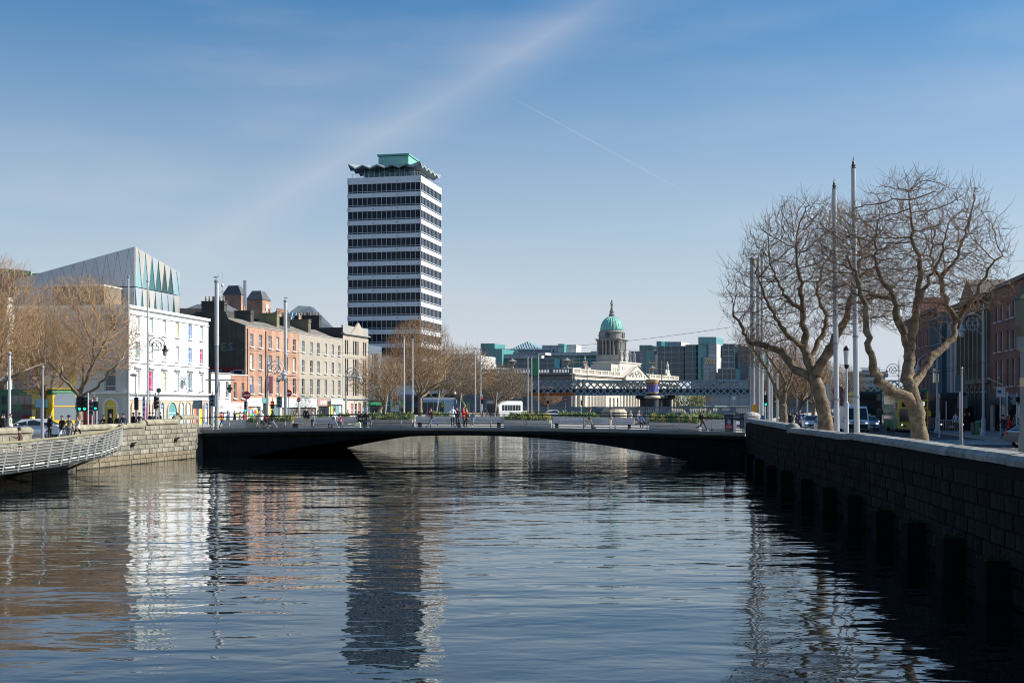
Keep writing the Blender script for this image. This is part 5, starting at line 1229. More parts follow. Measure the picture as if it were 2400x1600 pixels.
# ---------------------------------------------------------------- lattice railway bridge
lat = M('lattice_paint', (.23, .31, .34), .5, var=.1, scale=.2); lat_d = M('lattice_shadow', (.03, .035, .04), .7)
rb = thing('lattice_railway_bridge', 'blue grey lattice girder railway bridge crossing behind the stone bridge', 'bridge', (0, 340, 0))
zb, zt = pz(926, 340), pz(890.5, 340); XA, XB = px(1205, 340), px(2160, 340)
q = MB(); q.box(XA, -.35, zt - .35, XB, .35, zt); q.build('top_chord', lat, rb); q = MB(); q.box(XA, -.35, zb, XB, .35, zb + .35); q.build('bottom_chord', lat, rb)
hh = zt - zb - .5; w = hh * 1.0; pit = hh * .5
for sgn, nm in ((1, 0), (-1, 1)):
    bmh = MB(); a = math.hypot(w, hh); dx_ = .19 * a / hh
    y0_, y1_ = (-.3, -.2) if sgn > 0 else (-.18, -.08)
    bmh.v = [(-sgn * w / 2 - dx_, y, 0) for y in (y0_, y1_)] + [(-sgn * w / 2 + dx_, y, 0) for y in (y0_, y1_)] + [(sgn * w / 2 - dx_, y, hh) for y in (y0_, y1_)] + [(sgn * w / 2 + dx_, y, hh) for y in (y0_, y1_)]
    bmh.f = [(0, 2, 6, 4), (1, 5, 7, 3), (0, 4, 5, 1), (2, 3, 7, 6)]; bmh.m = [0] * 4; me = bmh.mesh('lattice_bar', lat)
    x = XA + w / 2
    while x < XB - w / 2: ob('lattice_bar', me, rb, (x, 0, zb + .25)); x += pit
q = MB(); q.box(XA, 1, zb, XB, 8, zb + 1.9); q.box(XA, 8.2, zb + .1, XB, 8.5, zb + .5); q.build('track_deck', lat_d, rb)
for y in (8.4,):
    q = MB(); x = XA
    while x < XB: q.tube([(x, y, zb), (x + w, y, zt)], .06, 4); q.tube([(x + w, y, zb), (x, y, zt)], .06, 4); x += pit * 2.0
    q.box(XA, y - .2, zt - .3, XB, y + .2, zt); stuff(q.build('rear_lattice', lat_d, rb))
q = MB(); q.box(px(1225, 339), -1.2, pz(927, 339), px(1346, 339), -1.05, pz(920, 339)); ad_ = q.build('orange_banner', M('banner_orange', (.55, .15, .03)), rb)
q = MB(); x = px(1227, 339)
while x < px(1345, 339): q.box(x, -1.25, pz(926.5, 339), x + .12, -1.205, pz(920.5, 339)); x += .42
q.build('banner_ribs', M('banner_dark', (.15, .04, .01)), ad_)
for p_ in (1521, 1550, 1341, 1376):
    q = MB(); x = px(p_, 341); q.tube([(x, .5, zt), (x, .5, zt + 5.5)], .12, 5); q.build('catenary_post', M('rust_paint', (.25, .16, .1)), rb)
q = MB(); q.tube([(px(1521, 341), .5, zt + 4.6), (px(1550, 341), .5, zt + 4.6)], .15, 4); q.tube([(px(1341, 341), .5, zt + 4.8), (px(1376, 341), .5, zt + 4.8)], .15, 4); q.build('catenary_beam', M('rust_paint', (.25, .16, .1)), rb)
for p_, r in ((1530, 3.2), (1560, 2.6)):
    q = MB(); q.lathe([(r, -1), (r, zb - 1.2), (r + 1.1, zb - .9), (r + 1.3, zb - .4), (r + .9, zb), (r, zb)], 18, px(p_, 339), 2); q.build('bridge_pier', M('pier_dark', (.03, .035, .045), .6), rb, (0, 0 if p_ == 1530 else 5, 0))
pdm = thing('painted_drum_pier', 'ochre and brown painted drum column with blue patterns against the lattice bridge', 'column', (px(1529, 332), 332, 0))
Yp = 332; zz2 = lambda y: pz(y, Yp); r = px(1543, Yp) - px(1529, Yp)
q = MB(); q.lathe([(r * .9, zz2(915)), (r * .9, zz2(912)), (r, zz2(912)), (r * .97, zz2(897)), (r, zz2(896)), (r, zz2(893)), (r * 1.05, zz2(892)), (r * 1.05, zz2(889)), (r * .5, zz2(889))], 24); q.build('drum', M('drum_brown', (.33, .12, .05), .6), pdm)
q = MB(); q.lathe([(r * 1.01, zz2(896)), (r * 1.02, zz2(893)), (r * 1.09, zz2(892.5)), (r * 1.09, zz2(888.5))], 24); q.lathe([(r * 1.02, zz2(921)), (r * 1.02, zz2(918.5))], 24); q.build('ochre_band', M('ochre', (.62, .42, .22), .6), pdm)
q = MB(); q.lathe([(r * .94, zz2(927)), (r * .94, zz2(921))], 24); q.build('dark_band', pc('navy'), pdm)
q = MB(); q.lathe([(r * .9, zz2(935)), (r * 1.3, zz2(933.5)), (r * 1.38, zz2(931)), (r * 1.3, zz2(928)), (r, zz2(927))], 24); q.build('ring_moulding', M('cream_ring', (.68, .52, .38), .6), pdm, smooth=True)
q = MB(); q.lathe([(r * 1.05, -1), (r * 1.05, zz2(935))], 24); q.build('column_base', M('pier_dark', (.03, .035, .045), .6), pdm)
for a0, sp in ((-2.2, .5), (-1.35, .55), (-.5, .4)):
    q = MB()
    for k in range(5):
        a = a0 + k * sp / 4 - sp / 2; b_ = a + sp / 4
        zlo, zhi = (zz2(918), zz2(900)) if k in (0, 1, 4) else (zz2(918), zz2(910) if k == 2 else zz2(904))
        R_ = r * 1.03; q.poly([(R_ * math.cos(a), R_ * math.sin(a), zlo), (R_ * math.cos(b_), R_ * math.sin(b_), zlo), (R_ * math.cos(b_), R_ * math.sin(b_), zhi), (R_ * math.cos(a), R_ * math.sin(a), zhi)])
    q.build('painted_pattern', M('drum_blue', (.16, .17, .55), .6), pdm)

# ---------------------------------------------------------------- stone balustraded bridge
bs = M('bridge_granite', (.23, .245, .25), .85, var=.15, scale=.2); bs_l = M('baluster_stone', (.52, .52, .50), .8)
sbz = thing('stone_bridge', 'granite balustraded road bridge in front of the lattice railway bridge', 'bridge', (0, 300, 0))
X0, X1 = px(1225, 300), px(2160, 300); z0 = pz(968, 300); z1 = pz(953, 300)
q = MB(); q.box(X0, -.4, z1 - .3, X1, .2, z1); q.box(X0, -.45, z0 - .1, X1, .25, z0 + .25); q.build('balustrade_rail', bs, sbz)
q = MB(); P = [(X0, .2 + z0 * 0 - 1.0)]
pts = [(X0, -1), (X0, z0 - .1), (X1, z0 - .1), (X1, -1)]
pts = [(X0, z0 - .1), (X0, -1), (14, -1)] + [(14 + 22 * k / 8, -1 + 2.3 * math.sin(math.pi * k / 8)) for k in range(1, 8)] + [(36, -1), (40, -1)] + [(40 + 22 * k / 8, -1 + 2.3 * math.sin(math.pi * k / 8)) for k in range(1, 8)] + [(62, -1), (X1, -1), (X1, z0 - .1)]
q.prism(pts, -.1, 14, axis='y'); q.build('arch_body', bs, sbz)
per_ = 5.6; x = X0
ped = MB(); ped.box(0, -.5, z0 - .1, 1.3, .3, z1 + .06); pme_ = ped.mesh('pedestal', bs)
bal = MB()
for k in range(10): u = .3 + k * .42; bal.lathe([(.1, z0 + .25), (.16, z0 + .5), (.08, z1 - .5), (.12, z1 - .3)], 6, u, -.1)
bme_ = bal.mesh('balusters', bs_l)
i = 0
while x < X1:
    ob('pedestal', pme_, sbz, (x, 0, 0))
    if x > px(1450, 300): ob('balusters', bme_, sbz, (x + 1.3, 0, 0))
    else:
        q = MB(); q.box(x + 1.3, -.35, z0, x + per_, .15, z1 - .3); q.build('solid_panel', bs, sbz)
    x += per_; i += 1
q = MB(); q.lathe([(3.2, -1), (3.2, z0 + .3), (2.6, z0 + 1.0)], 16, px(1440, 296), -2); q.build('cutwater', M('pale_cutwater', (.5, .42, .3), var=.2), sbz)
# ---------------------------------------------------------------- right bank buildings (north faces, in shade)
def right_origin(yfar): return (42 + .17 * (yfar - 102), yfar, ST)
RRZ = rot_of(.17) + math.pi
def rU(yfar, y): return (yfar - y) * math.hypot(1, .17)
dark_white = M('sash_frame', (.55, .56, .58), .5)
rbk = thing('red_brick_terrace', 'dark red brick four storey terrace at the right edge with pale sash windows', 'building', right_origin(113.5), RRZ)
def colfor(pxs, yfar):
    out = []
    for p in pxs:
        k = (p - 1200) / FOC; y = (42 - .17 * 102) / (k - .17); out.append(rU(yfar, y))
    return out
cols = colfor((2336, 2348, 2363.5, 2376, 2392), 113.5) + [19.5, 22.5, 26, 29]
winwall(rbk, 38, 12.8, cols, [(9.9, 11.3), (7.2, 8.9), (4.1, 6.4)], brick_d, dark_white, [glass_dark, glass_blind, glass_blind], w=1.0, style='sash', sillm=M('grey_sill', (.35, .36, .37)), seed=9, z0=3.4)
body(rbk, 38, 12, 12.8, 0, slate); q = MB(); q.box(0, -.25, 12.8, 38, .3, 13.15); q.build('cornice', M('dark_stone', (.10, .095, .09), var=.2), rbk)
facade(rbk, 12, 12.8, [], brick_d, (38, 0, 0), math.pi / 2)
shop(rbk, 0, 5, pc('navy'), .9, seed=41, kind='glass'); shop(rbk, 5.1, 11, pc('dteal'), .9, seed=42, kind='glass'); shop(rbk, 11.1, 20, pc('navy'), .9, seed=43, kind='glass')
q = MB(); q.box(6.5, 2.5, 13.0, 14, 6, 15.6); q.build('roof_hut', M('hut_glass', (.3, .33, .36), .3), rbk)
q = MB()
for k in range(12): q.tube([(6.5 + k * .68, 2.3, 13), (6.5 + k * .68, 2.3, 14.6)], .04, 4)
for z in (13.6, 14.1, 14.6): q.tube([(6.5, 2.3, z), (14, 2.3, z)], .03, 4)
q.build('roof_railing', steel, rbk)
chimney(rbk, 16, 5, 13, 1.0, 2.4, 2.0, brick_d, 4)
q = MB(); q.tube([(10.6, 3, 13), (10.6, 3, 17.4)], .05, 4); q.ball(10.6, 3, 17.4, .35, n=12); q.ball(11.2, 2.8, 16, .35, .15, .35, n=12); q.build('rooftop_globe', M('globe_white', (.7, .72, .74), .3), rbk)
cst = M('shaded_classical_stone', (.165, .15, .125), .9, var=.25, scale=.5, streak=.25)  # shade on this front is put into the dark stone colour
cls = thing('classical_stone_building', 'shaded stone classical building with tall pilasters and arched ground floor windows', 'building', right_origin(129.2), RRZ)
LC = rU(129.2, 113.6); 
wc = [1.3 + k * 2.12 for k in range(7)]
winwall(cls, LC, 12.6, wc, [(5.4, 10.4)], cst, M('dark_frame2', (.05, .05, .05)), [glass_dark], w=.95, style='mull', sillm=None, seed=4)
body(cls, LC, 12, 12.6, 0, slate)
for k in range(8): q = MB(); u = .25 + k * 2.12; q.box(u, -.28, 5.0, u + .42, -.002, 11.2); q.build('pilaster', cst, cls)
q = MB(); q.box(-.1, -.5, 11.3, LC, -.002, 11.6); q.box(-.1, -.8, 12.3, LC + .1, .3, 12.8); q.box(-.1, -.35, 4.5, LC, -.003, 4.85); q.prism([(3.5, 12.81), (11.5, 12.81), (7.5, 14.8)], -.6, 3, axis='y'); q.build('cornice', cst, cls)
for k, u in enumerate(wc):
    if k % 2 == 0 or 1: arch_bay(cls, u, .95, 4.0, glass_dark, cst, (0, 0, .2))
rus = MB(); rus.box(0, -.05, 0, .98, -.004, .42); rme = rus.mesh('rusticated_block', cst)
for j in range(9):
    for k in range(8):
        ob('rusticated_block', rme, cls, (k * 2.12 - .25 + .0, 0, .05 + j * .47))
mdn = thing('modern_infill_building', 'modern stone and dark glass building beside the classical stone front', 'building', right_origin(143.5), RRZ)
LM = rU(143.5, 129.4); pst = M('modern_pale_stone', (.26, .27, .28), .7, var=.06)
winwall(mdn, LM, 11.4, [9.0, 11.4], [(3.6, 10.6)], pst, M('dark_frame2', (.05, .05, .05)), [glass_dark], w=.7, style='mull', sillm=None)
q = MB(); q.box(.4, -.5, 3.2, 7.6, -.002, 12.4); gb_ = q.build('glazed_bay', g_navy, mdn)
q = MB()
for k in range(7): q.box(.4 + k * 1.2 - .04, -.62, 3.2, .4 + k * 1.2 + .04, -.502, 12.4)
for k in range(4): q.box(.4, -.6, 3.2 + k * 3.0, 7.6, -.503, 3.32 + k * 3.0)
q.build('bay_mullion', M('dark_mullion', (.16, .2, .22)), gb_)
for k, u in enumerate((2.1, 3.3, 4.6)): q = MB(); q.box(u, -.56, 5.0, u + .7, -.504, 6.6 if k < 2 else 5.9); q.build('lit_window', M('lit_interior', (.9, .8, .55), emit=.5), gb_)
body(mdn, LM, 12, 11.4, 0, slate)
q = MB()
for j in range(4):
    for k in range(10): q.box(k * 1.42 + .02, -.04, .1 + j * .72, k * 1.42 + 1.38, -.004, .1 + j * .72 + .68)
q.build('stone_cladding', pst, mdn)
cbk = thing('corner_brick_building', 'tall dark red brick corner building with a coffee shop sign behind the big tree', 'building', right_origin(168), RRZ)
LK = rU(168, 143.8)
winwall(cbk, LK, 13.4, [2, 5, 8, 11, 14, 17, 20, 23], [(9.6, 11.6), (6.6, 8.6), (3.9, 5.8)], brick_d, dark_white, [glass_dark, glass_blind], w=1.1, style='sash', sillm=M('grey_sill', (.35, .36, .37)), z0=3.4)
body(cbk, LK, 12, 13.4, 0, slate); q = MB(); q.box(0, -.3, 13.4, LK, .3, 13.75); q.build('cornice', M('dark_stone', (.10, .095, .09), var=.2), cbk)
shop(cbk, 0, LK, pc('black'), .9, seed=51, kind='glass')
text('STARBUCKS COFFEE', .62, wsign, cbk, (LK - 6.5, -.14, 2.95), (R(90), 0, 0))
q = MB(); q.prism([(8, 13.75), (12, 13.75), (10, 16.2)], -.2, 4, axis='y'); q.build('gable', brick_d, cbk)
facade(cbk, 12, 13.4, [], brick_d, (0, 12, 0), -math.pi / 2)

# ---------------------------------------------------------------- bare trees
from mathutils import kdtree
def colonize(rnd, pos, par, att, step, infl, kill, iters, jit=.25, up=.05):
    nch = [0] * len(pos); att = list(att); kids = {}
    for it in range(iters):
        kd = kdtree.KDTree(len(pos))
        for i, p in enumerate(pos): kd.insert(p, i)
        kd.balance(); acc = {}; keep = []
        for a in att:
            co, i, d = kd.find(a)
            if d < kill: continue
            keep.append(a)
            if d < infl:
                v = (a - co) / d
                if i in acc: acc[i] += v
                else: acc[i] = v.copy()
        att = keep; n0 = len(pos)
        for i, v in acc.items():
            if v.length < 1e-6 or nch[i] > 3: continue
            dv = (v.normalized() + Vector((rnd.gauss(0, jit), rnd.gauss(0, jit), rnd.gauss(0, jit) + up))).normalized()
            q = pos[i] + dv * step
            if any((pos[k] - q).length < step * .45 for k in kids.get(i, ())): continue
            kids.setdefault(i, []).append(len(pos)); nch[i] += 1; pos.append(q); par.append(i); nch.append(0)
        if len(pos) == n0 or not att: break
    return pos, par
def tree_mesh(rnd, limbs, att, step, infl, kill, iters, tip, twig_n, twig_l, trunkm, twigm, split=.05, pw=2.35, jit=.25, up=.05):
    """limbs: polylines [(Vector, radius)] whose first point sits on an earlier limb"""
    pos, par, fix = [], [], []
    for li, P in enumerate(limbs):
        prev = -1
        if li:
            prev = min(range(len(pos)), key=lambda k: (pos[k] - P[0][0]).length)
        for i in range(len(P) - 1):
            (a, ra), (b_, rb_) = P[i], P[i + 1]; n = max(1, int((b_ - a).length / step))
            for k in range(n):
                t = k / n; q = a.lerp(b_, t)
                if k: q = q + Vector((rnd.gauss(0, 1), rnd.gauss(0, 1), rnd.gauss(0, .6))) * .05 * (1 if ra < .3 else .4)
                pos.append(q); par.append(prev); fix.append((ra + (rb_ - ra) * t) * rnd.uniform(.86, 1.14)); prev = len(pos) - 1
        pos.append(P[-1][0].copy()); par.append(prev); fix.append(P[-1][1])
    nfix = len(pos)
    # trunk nodes must not sprout: colonise from limb nodes only by keeping attractors inside the crown
    colonize(rnd, pos, par, att, step, infl, kill, iters, jit, up)
    N_ = len(pos); ch = [[] for _ in range(N_)]
    for i in range(N_):
        if par[i] >= 0: ch[par[i]].append(i)
    rad = [0.0] * N_
    for i in range(N_ - 1, -1, -1):
        rad[i] = tip if not ch[i] else sum(rad[c] ** pw for c in ch[i]) ** (1 / pw)
        if i < nfix: rad[i] = fix[i]
    for i in range(nfix, N_):      # a side branch is never thicker than what carries it
        p = par[i]
        if p >= 0 and rad[i] > rad[p] * .8: rad[i] = rad[p] * (.8 if p < nfix else .97)
    tr, tw = MB(), MB(); stack = [0]; done = set()
    starts = [0] + [i for i in range(N_) if par[i] < 0 and i]
    while starts:
        i = starts.pop(); pts, rr = [], []
        if par[i] >= 0: pts.append(pos[par[i]]); rr.append(min(rad[i] * 1.15, rad[par[i]]))
        while True:
            pts.append(pos[i]); rr.append(rad[i])
            if not ch[i]: break
            m_ = max(ch[i], key=lambda c: rad[c] + (1 if c < nfix and i < nfix and c == i + 1 else 0)); starts += [c for c in ch[i] if c != m_]; i = m_
        if len(pts) < 2: continue
        rr[-1] *= .7; r0 = max(rr)
        (tr if r0 > split else tw).tube(pts, rr, 10 if r0 > .15 else (6 if r0 > .05 else (4 if r0 > .02 else 3)), False)
    for i in range(nfix, N_):
        if rad[i] > tip * 2.6: continue
        for _ in range(twig_n if rnd.random() < .75 else twig_n + 1):
            d = (pos[i] - pos[par[i]]).normalized(); d = (d * .5 + Vector((rnd.gauss(0, .5), rnd.gauss(0, .5), rnd.gauss(.25, .45)))).normalized(); L_ = rnd.uniform(.5, 1.2) * twig_l * (2.0 if rnd.random() < .12 else 1); d.z += .5 if rnd.random() < .25 else 0
            p = pos[i]; pts = [p]
            for k in range(3): d = (d + Vector((rnd.gauss(0, .16), rnd.gauss(0, .16), .16 + rnd.gauss(0, .1)))).normalized(); p = p + d * L_ / 3; pts.append(p)
            tw.tube(pts, [tip * .8, tip * .7, tip * .55, tip * .4], 3, False)
    return tr, tw, N_
def cloud(rnd, ells, n):
    out = []; vol = [a * b_ * c for _, (a, b_, c) in ells]; tot = sum(vol)
    for (c, (a, b_, e)), v in zip(ells, vol):
        for _ in range(int(n * v / tot)):
            while True:
                p = Vector((rnd.uniform(-1, 1), rnd.uniform(-1, 1), rnd.uniform(-1, 1)))
                if p.length <= 1: break
            out.append(Vector((c[0] + p.x * a, c[1] + p.y * b_, c[2] + p.z * e)))
    return out
def hero(name, label, Yb, limbs, seed, ells, natt, step, kill, tip, twn, twl, trunkm=bark, twigm=bark_fine):
    rnd = random.Random(seed)
    LL = [[(Vector((px(a, Yb + dy), Yb + dy, pz(b_, Yb + dy))), r) for a, b_, dy, r in sp_] for sp_ in limbs]
    att = cloud(rnd, [((px(a, Yb), Yb + dy, pz(b_, Yb)), rr) for a, b_, dy, rr in ells], natt)
    tr, tw, n = tree_mesh(rnd, LL, att, step, 3.0, kill, 46, tip, twn, twl, trunkm, twigm, jit=.19, up=.07)
    base = Vector((px(limbs[0][0][0], Yb), Yb, ST)); o = thing(name, label, 'tree', base)
    for mb, nm, mt in ((tr, 'trunk', trunkm), (tw, 'branches', twigm)):
        mb.v = [(x - base.x, y - base.y, z - base.z) for x, y, z in mb.v]; mb.build(nm, mt, o, smooth=True)
    print('TREE', n, len(tr.f), len(tw.f)); return o
hero('plane_tree', 'big bare plane tree left of the white poles, low limb reaching left', 62, [
    [(1940, 1026, 0, .40), (1930, 960, 0, .36), (1918, 915, 0, .36), (1908, 880, 0, .33)],
    [(1912, 892, 0, .24), (1880, 874, .4, .22), (1858, 860, .8, .2), (1830, 822, 1.2, .18), (1800, 812, 1.6, .16), (1752, 798, 2, .12), (1742, 770, 2.2, .09), (1718, 735, 2.4, .05)],
    [(1908, 880, 0, .26), (1893, 845, .3, .23), (1885, 800, .6, .19), (1882, 750, .8, .16), (1880, 700, 1, .13), (1872, 640, 1, .09), (1865, 580, 1, .05)],
    [(1912, 882, 0, .28), (1935, 835, -.5, .26), (1965, 780, -1, .23), (1985, 745, -1.4, .17), (1992, 700, -1.8, .13), (2010, 640, -2, .09), (2020, 580, -2, .05)],
    [(1885, 820, .6, .15), (1850, 790, -.4, .12), (1815, 740, -1.2, .09), (1790, 690, -2, .06), (1770, 640, -2.5, .035)],
    [(1893, 845, .3, .14), (1925, 790, .8, .13), (1938, 740, 1.4, .11), (1915, 690, 2.2, .08), (1930, 620, 3, .045)],
    [(1882, 730, .8, .11), (1835, 690, 1.8, .09), (1810, 630, 2.5, .05), (1800, 590, 3, .035)],
], 11, [(1900, 640, 0, (3.7, 3.6, 4.0)), (1790, 690, .6, (2.1, 2.6, 2.7)), (1800, 600, 0, (1.5, 2, 1.5)), (1985, 650, -.8, (2.8, 2.8, 3.3)), (1950, 560, .5, (1.8, 2, 1.6)), (1780, 800, 1.2, (1.5, 1.8, .9)), (1900, 520, 0, (2.3, 2.2, 1.2))], 9500, .22, .29, .009, 1, .6)
hero('plane_tree', 'largest bare plane tree, pale mottled trunk, right of the two spearhead poles', 50, [
    [(2158, 1036, 0, .40), (2150, 985, 0, .33), (2142, 940, 0, .30), (2133, 905, 0, .30)],
    [(2142, 950, 0, .26), (2110, 925, -.3, .23), (2070, 900, -.6, .2), (2048, 872, -.9, .17), (2036, 820, -1.1, .14), (2030, 760, -1.3, .12), (2022, 700, -1.6, .1), (2008, 650, -2, .07), (1985, 600, -2.2, .045)],
    [(2133, 915, 0, .26), (2128, 860, .3, .23), (2132, 820, .4, .21), (2115, 770, .8, .17), (2100, 730, 1.2, .14), (2090, 690, 1.5, .11), (2060, 640, 1.8, .08), (2050, 560, 2, .045)],
    [(2132, 825, .3, .17), (2145, 760, 0, .15), (2148, 710, -.3, .13), (2160, 640, -.6, .1), (2140, 570, -.9, .07), (2135, 500, -1, .04), (2130, 450, -1, .025)],
    [(2140, 905, 0, .21), (2160, 875, .4, .18), (2180, 840, .6, .16), (2215, 812, .9, .15), (2238, 780, 1.1, .14), (2240, 755, 1.2, .13), (2220, 700, 1.4, .1), (2205, 655, 1.5, .09), (2240, 610, 1.6, .07), (2262, 540, 1.6, .05), (2285, 455, 1.6, .025)],
    [(2240, 755, 1.2, .11), (2270, 720, .6, .09), (2300, 660, 0, .07), (2325, 620, -.4, .045), (2350, 600, -.6, .03)],
    [(2205, 660, 1.5, .07), (2180, 600, 2.2, .05), (2190, 540, 2.6, .035)],
    [(2090, 700, 1.4, .09), (2040, 690, 2.6, .06), (1990, 660, 3.4, .04)],
    [(2148, 710, -.4, .09), (2195, 620, -1.8, .06), (2215, 560, -2.4, .035)],
], 23, [(2140, 590, 0, (2.9, 3.1, 3.2)), (2060, 610, 0, (2.3, 2.7, 2.8)), (2250, 610, .3, (2.1, 2.6, 2.6)), (2130, 470, 0, (1.5, 1.6, 1.2)), (2275, 480, .3, (.9, 1.2, 1.0)), (1985, 560, 0, (1.6, 2.0, 1.5)), (2010, 640, .8, (1.7, 2.2, 2.0)), (2330, 690, 0, (.9, 1.2, .9)), (2150, 720, .3, (2.2, 2.4, 1.1))], 10500, .215, .28, .0085, 1, .6)
hero('small_bare_tree', 'slim forked bare tree between the white poles and the walking group', 92, [
    [(1838, 1000, 0, .34), (1836, 965, 0, .30), (1834, 945, 0, .26)],
    [(1834, 948, 0, .17), (1815, 900, 0, .14), (1795, 860, .4, .12), (1775, 830, .8, .09), (1755, 800, 1, .05)],
    [(1836, 948, 0, .17), (1840, 905, 0, .14), (1828, 870, .4, .11), (1800, 835, .8, .08), (1790, 810, 1, .05)],
    [(1838, 930, 0, .1), (1855, 880, 0, .08), (1865, 840, 0, .04)],
], 31, [(1805, 825, 0, (2.6, 2.6, 1.8)), (1770, 800, 0, (1.6, 2, 1.4)), (1850, 830, 0, (1.4, 1.6, 1.3))], 1800, .3, .38, .012, 2, .6)
def medium(seed, th, ells, nlimb, natt, twigm, trunkm, tip=.015, twn=2, twl=.7, lean=0):
    rnd = random.Random(seed); C_ = ells[0][0]; R_ = ells[0][1]
    L0 = [(Vector((0, 0, -.1)), .3), (Vector((lean * .3, 0, th * .5)), .24), (Vector((lean, 0, th)), .22)]; LL = [L0]
    for k in range(nlimb):
        a = 6.283 * k / nlimb + rnd.uniform(-.4, .4); el = rnd.uniform(.5, 1.2); d = Vector((math.cos(a) * math.cos(el), math.sin(a) * math.cos(el), math.sin(el))); p = Vector((lean, 0, th - rnd.uniform(0, .5))); P = [(p, .15)]
        for i in range(3): d = (d + Vector((rnd.gauss(0, .25), rnd.gauss(0, .25), .1))).normalized(); p = p + d * R_[2] * .36; P.append((p, .12 - .03 * i))
        LL.append(P)
    tr, tw, n = tree_mesh(rnd, LL, cloud(rnd, ells, natt), .36, 4.0, .4, 38, tip, twn, twl, trunkm, twigm)
    print('MED', n, len(tw.f)); return tr.mesh('trunk', trunkm, True), tw.mesh('branches', twigm, True)
mbk = M('mid_bark', (.27, .215, .15), .95, var=.4, scale=3, bump=.03)
mt1 = medium(3, 3.4, [((0, 0, 8.5), (4.6, 4.4, 4.6)), ((-2.2, 0, 7.2), (3, 3, 2.6)), ((2.4, 0, 7.4), (2.8, 3, 2.8))], 7, 8500, bark_warm, mbk, tip=.0125)
mt2 = medium(5, 2.8, [((.4, 0, 6.6), (4.2, 4.0, 3.6)), ((-1.8, 0, 6.0), (2.6, 2.6, 2.2))], 6, 4200, bark_warm, mbk, lean=.9)
mt3 = medium(8, 2.4, [((0, 0, 5.4), (4.6, 4.2, 2.8)), ((2.2, 0, 5.4), (2.8, 2.6, 2.2))], 6, 4200, M('grey_twigs', (.27, .205, .14), .9, var=.3), mbk, lean=-.5)
def plant_tree(kind, pxx, Y, s, label, rz=0, sz=None, group=None, zb=ST):
    o = thing('bare_tree', label, 'tree', (px(pxx, Y), Y, zb), rz, group); ob('trunk', kind[0], o); ob('branches', kind[1], o); o.scale = (s, s, sz or s); return o
plant_tree(mt1, 186, 108, 1.08, 'bare tree with orange brown twigs and pale trunk before the left traffic lights', .4, 1.05)
plant_tree(mt1, -25, 100, 1.0, 'tallest bare tree at the far left edge in front of the corner house', 2.2, 1.12)
plant_tree(mt2, 88, 114, 1.0, 'bare tree behind the double decker bus at the left', 1.1, 1.1)
plant_tree(mt2, 588 + 295, 172, .95, 'leaning bare tree in front of the slate blue hotel and billboard', .2)
plant_tree(mt1, 985, 178, 1.15, 'tallest mid distance bare tree in front of the white office tower', 1.4, 1.15)
plant_tree(mt3, 1040, 205, 1.5, 'bare tree right of the office tower foot, above the blue bus', 0, 1.45)
plant_tree(mt2, 1095, 225, 1.35, 'bare tree between the office tower and the white coach', 3, 1.3)
plant_tree(mt3, 1168, 240, 1.5, 'wide low bare tree over the white coach on the left bank', 1, 1.25)
plant_tree(mt3, 1190, 262, 1.3, 'bare tree at the left end of the lattice railway bridge', 2, 1.2)
plant_tree(mt2, 1285, 352, 1.1, 'small bare tree before the shaded side of the domed building', 4, .75)
plant_tree(mt2, 1868, 150, 1.0, 'bare tree behind the walking group on the right bank', .9, 1.0)
plant_tree(mt3, 1905, 190, 1.2, 'distant bare tree right of the dark sign post on the right bank', 2, 1.1)
plant_tree(mt3, 1960, 230, 1.3, 'distant bare tree behind the slim white lamp', 3.3, 1.2)
plant_tree(mt3, 1820, 230, 1.3, 'distant bare tree behind the slim forked tree', 5.3, 1.2)
plant_tree(mt3, 1640, 420, 1.1, 'reddish bare shrub tree beyond the stone bridge before the office complex', 5.3, .9)
# ---------------------------------------------------------------- masts, poles, lamps, signs
def mast(pxx, Y, ytop, r, label, zb=ST, two=True, lean=0.0, finial=False, group='tall white masts at the bridge corners'):
    o = thing('tall_mast', label, 'mast', (px(pxx, Y), Y, zb), 0, group); H = pz(ytop, Y) - zb
    if lean: o.rotation_euler = (0, lean, 0)
    if two:
        s = .58; q = MB(); q.lathe([(r, 0), (r * .9, H * s)], 12); q.build('lower_shaft', mast_dark, o, smooth=False)
        q = MB(); q.lathe([(r * 1.04, H * s), (r * 1.0, H)], 12); q.build('upper_shaft', mast_grey, o)
        q = MB(); q.lathe([(r * 1.2, H), (r * 1.2, H + .15), (r * .4, H + .3)], 12); q.build('cap', mast_dark, o)
    else:
        q = MB(); q.lathe([(r, 0), (r * .97, .02), (r * .9, H * .5), (r * .78, H - 1.1)], 12); q.build('shaft', mast_grey, o)
        for k in range(1, 5): q = MB(); q.lathe([(r * 1.02, H * k / 5.2), (r * 1.06, H * k / 5.2 + .02), (r * 1.06, H * k / 5.2 + .1), (r * .9, H * k / 5.2 + .12)], 12); q.build('collar', mast_dark, o)
        if finial:
            q = MB(); z = H - 1.1; q.lathe([(r * .8, z), (r * .9, z + .03), (r * .4, z + .07), (r * .8, z + .15), (r * .35, z + .22), (r * .5, z + .26), (r * .2, z + .38), (.01, z + .55)], 10); q.build('finial', M('finial_bronze', (.10, .10, .07), .5, metal=.4), o)
        else: q = MB(); q.ball(0, 0, H - 1.05, r * .9); q.build('cap', mast_dark, o)
    return o
m1 = mast(508, 110, 662, .19, 'tall white mast with a gull on top at the left near corner of the bridge')
m2 = mast(669, 134, 708, .185, 'tall white mast with a gull at the left far corner of the bridge')
m3 = mast(1764, 99.5, 610, .22, 'tall white mast with a gull and orange box at the right near corner', ST)
m4 = mast(1777, 126, 610, .19, 'tall white mast behind the gull topped mast at the right corner of the bridge')
q = MB(); q.cbox(0.1, -.32, 1.2, .36, .2, 1.3); q.build('orange_box', pc('amber'), m3)
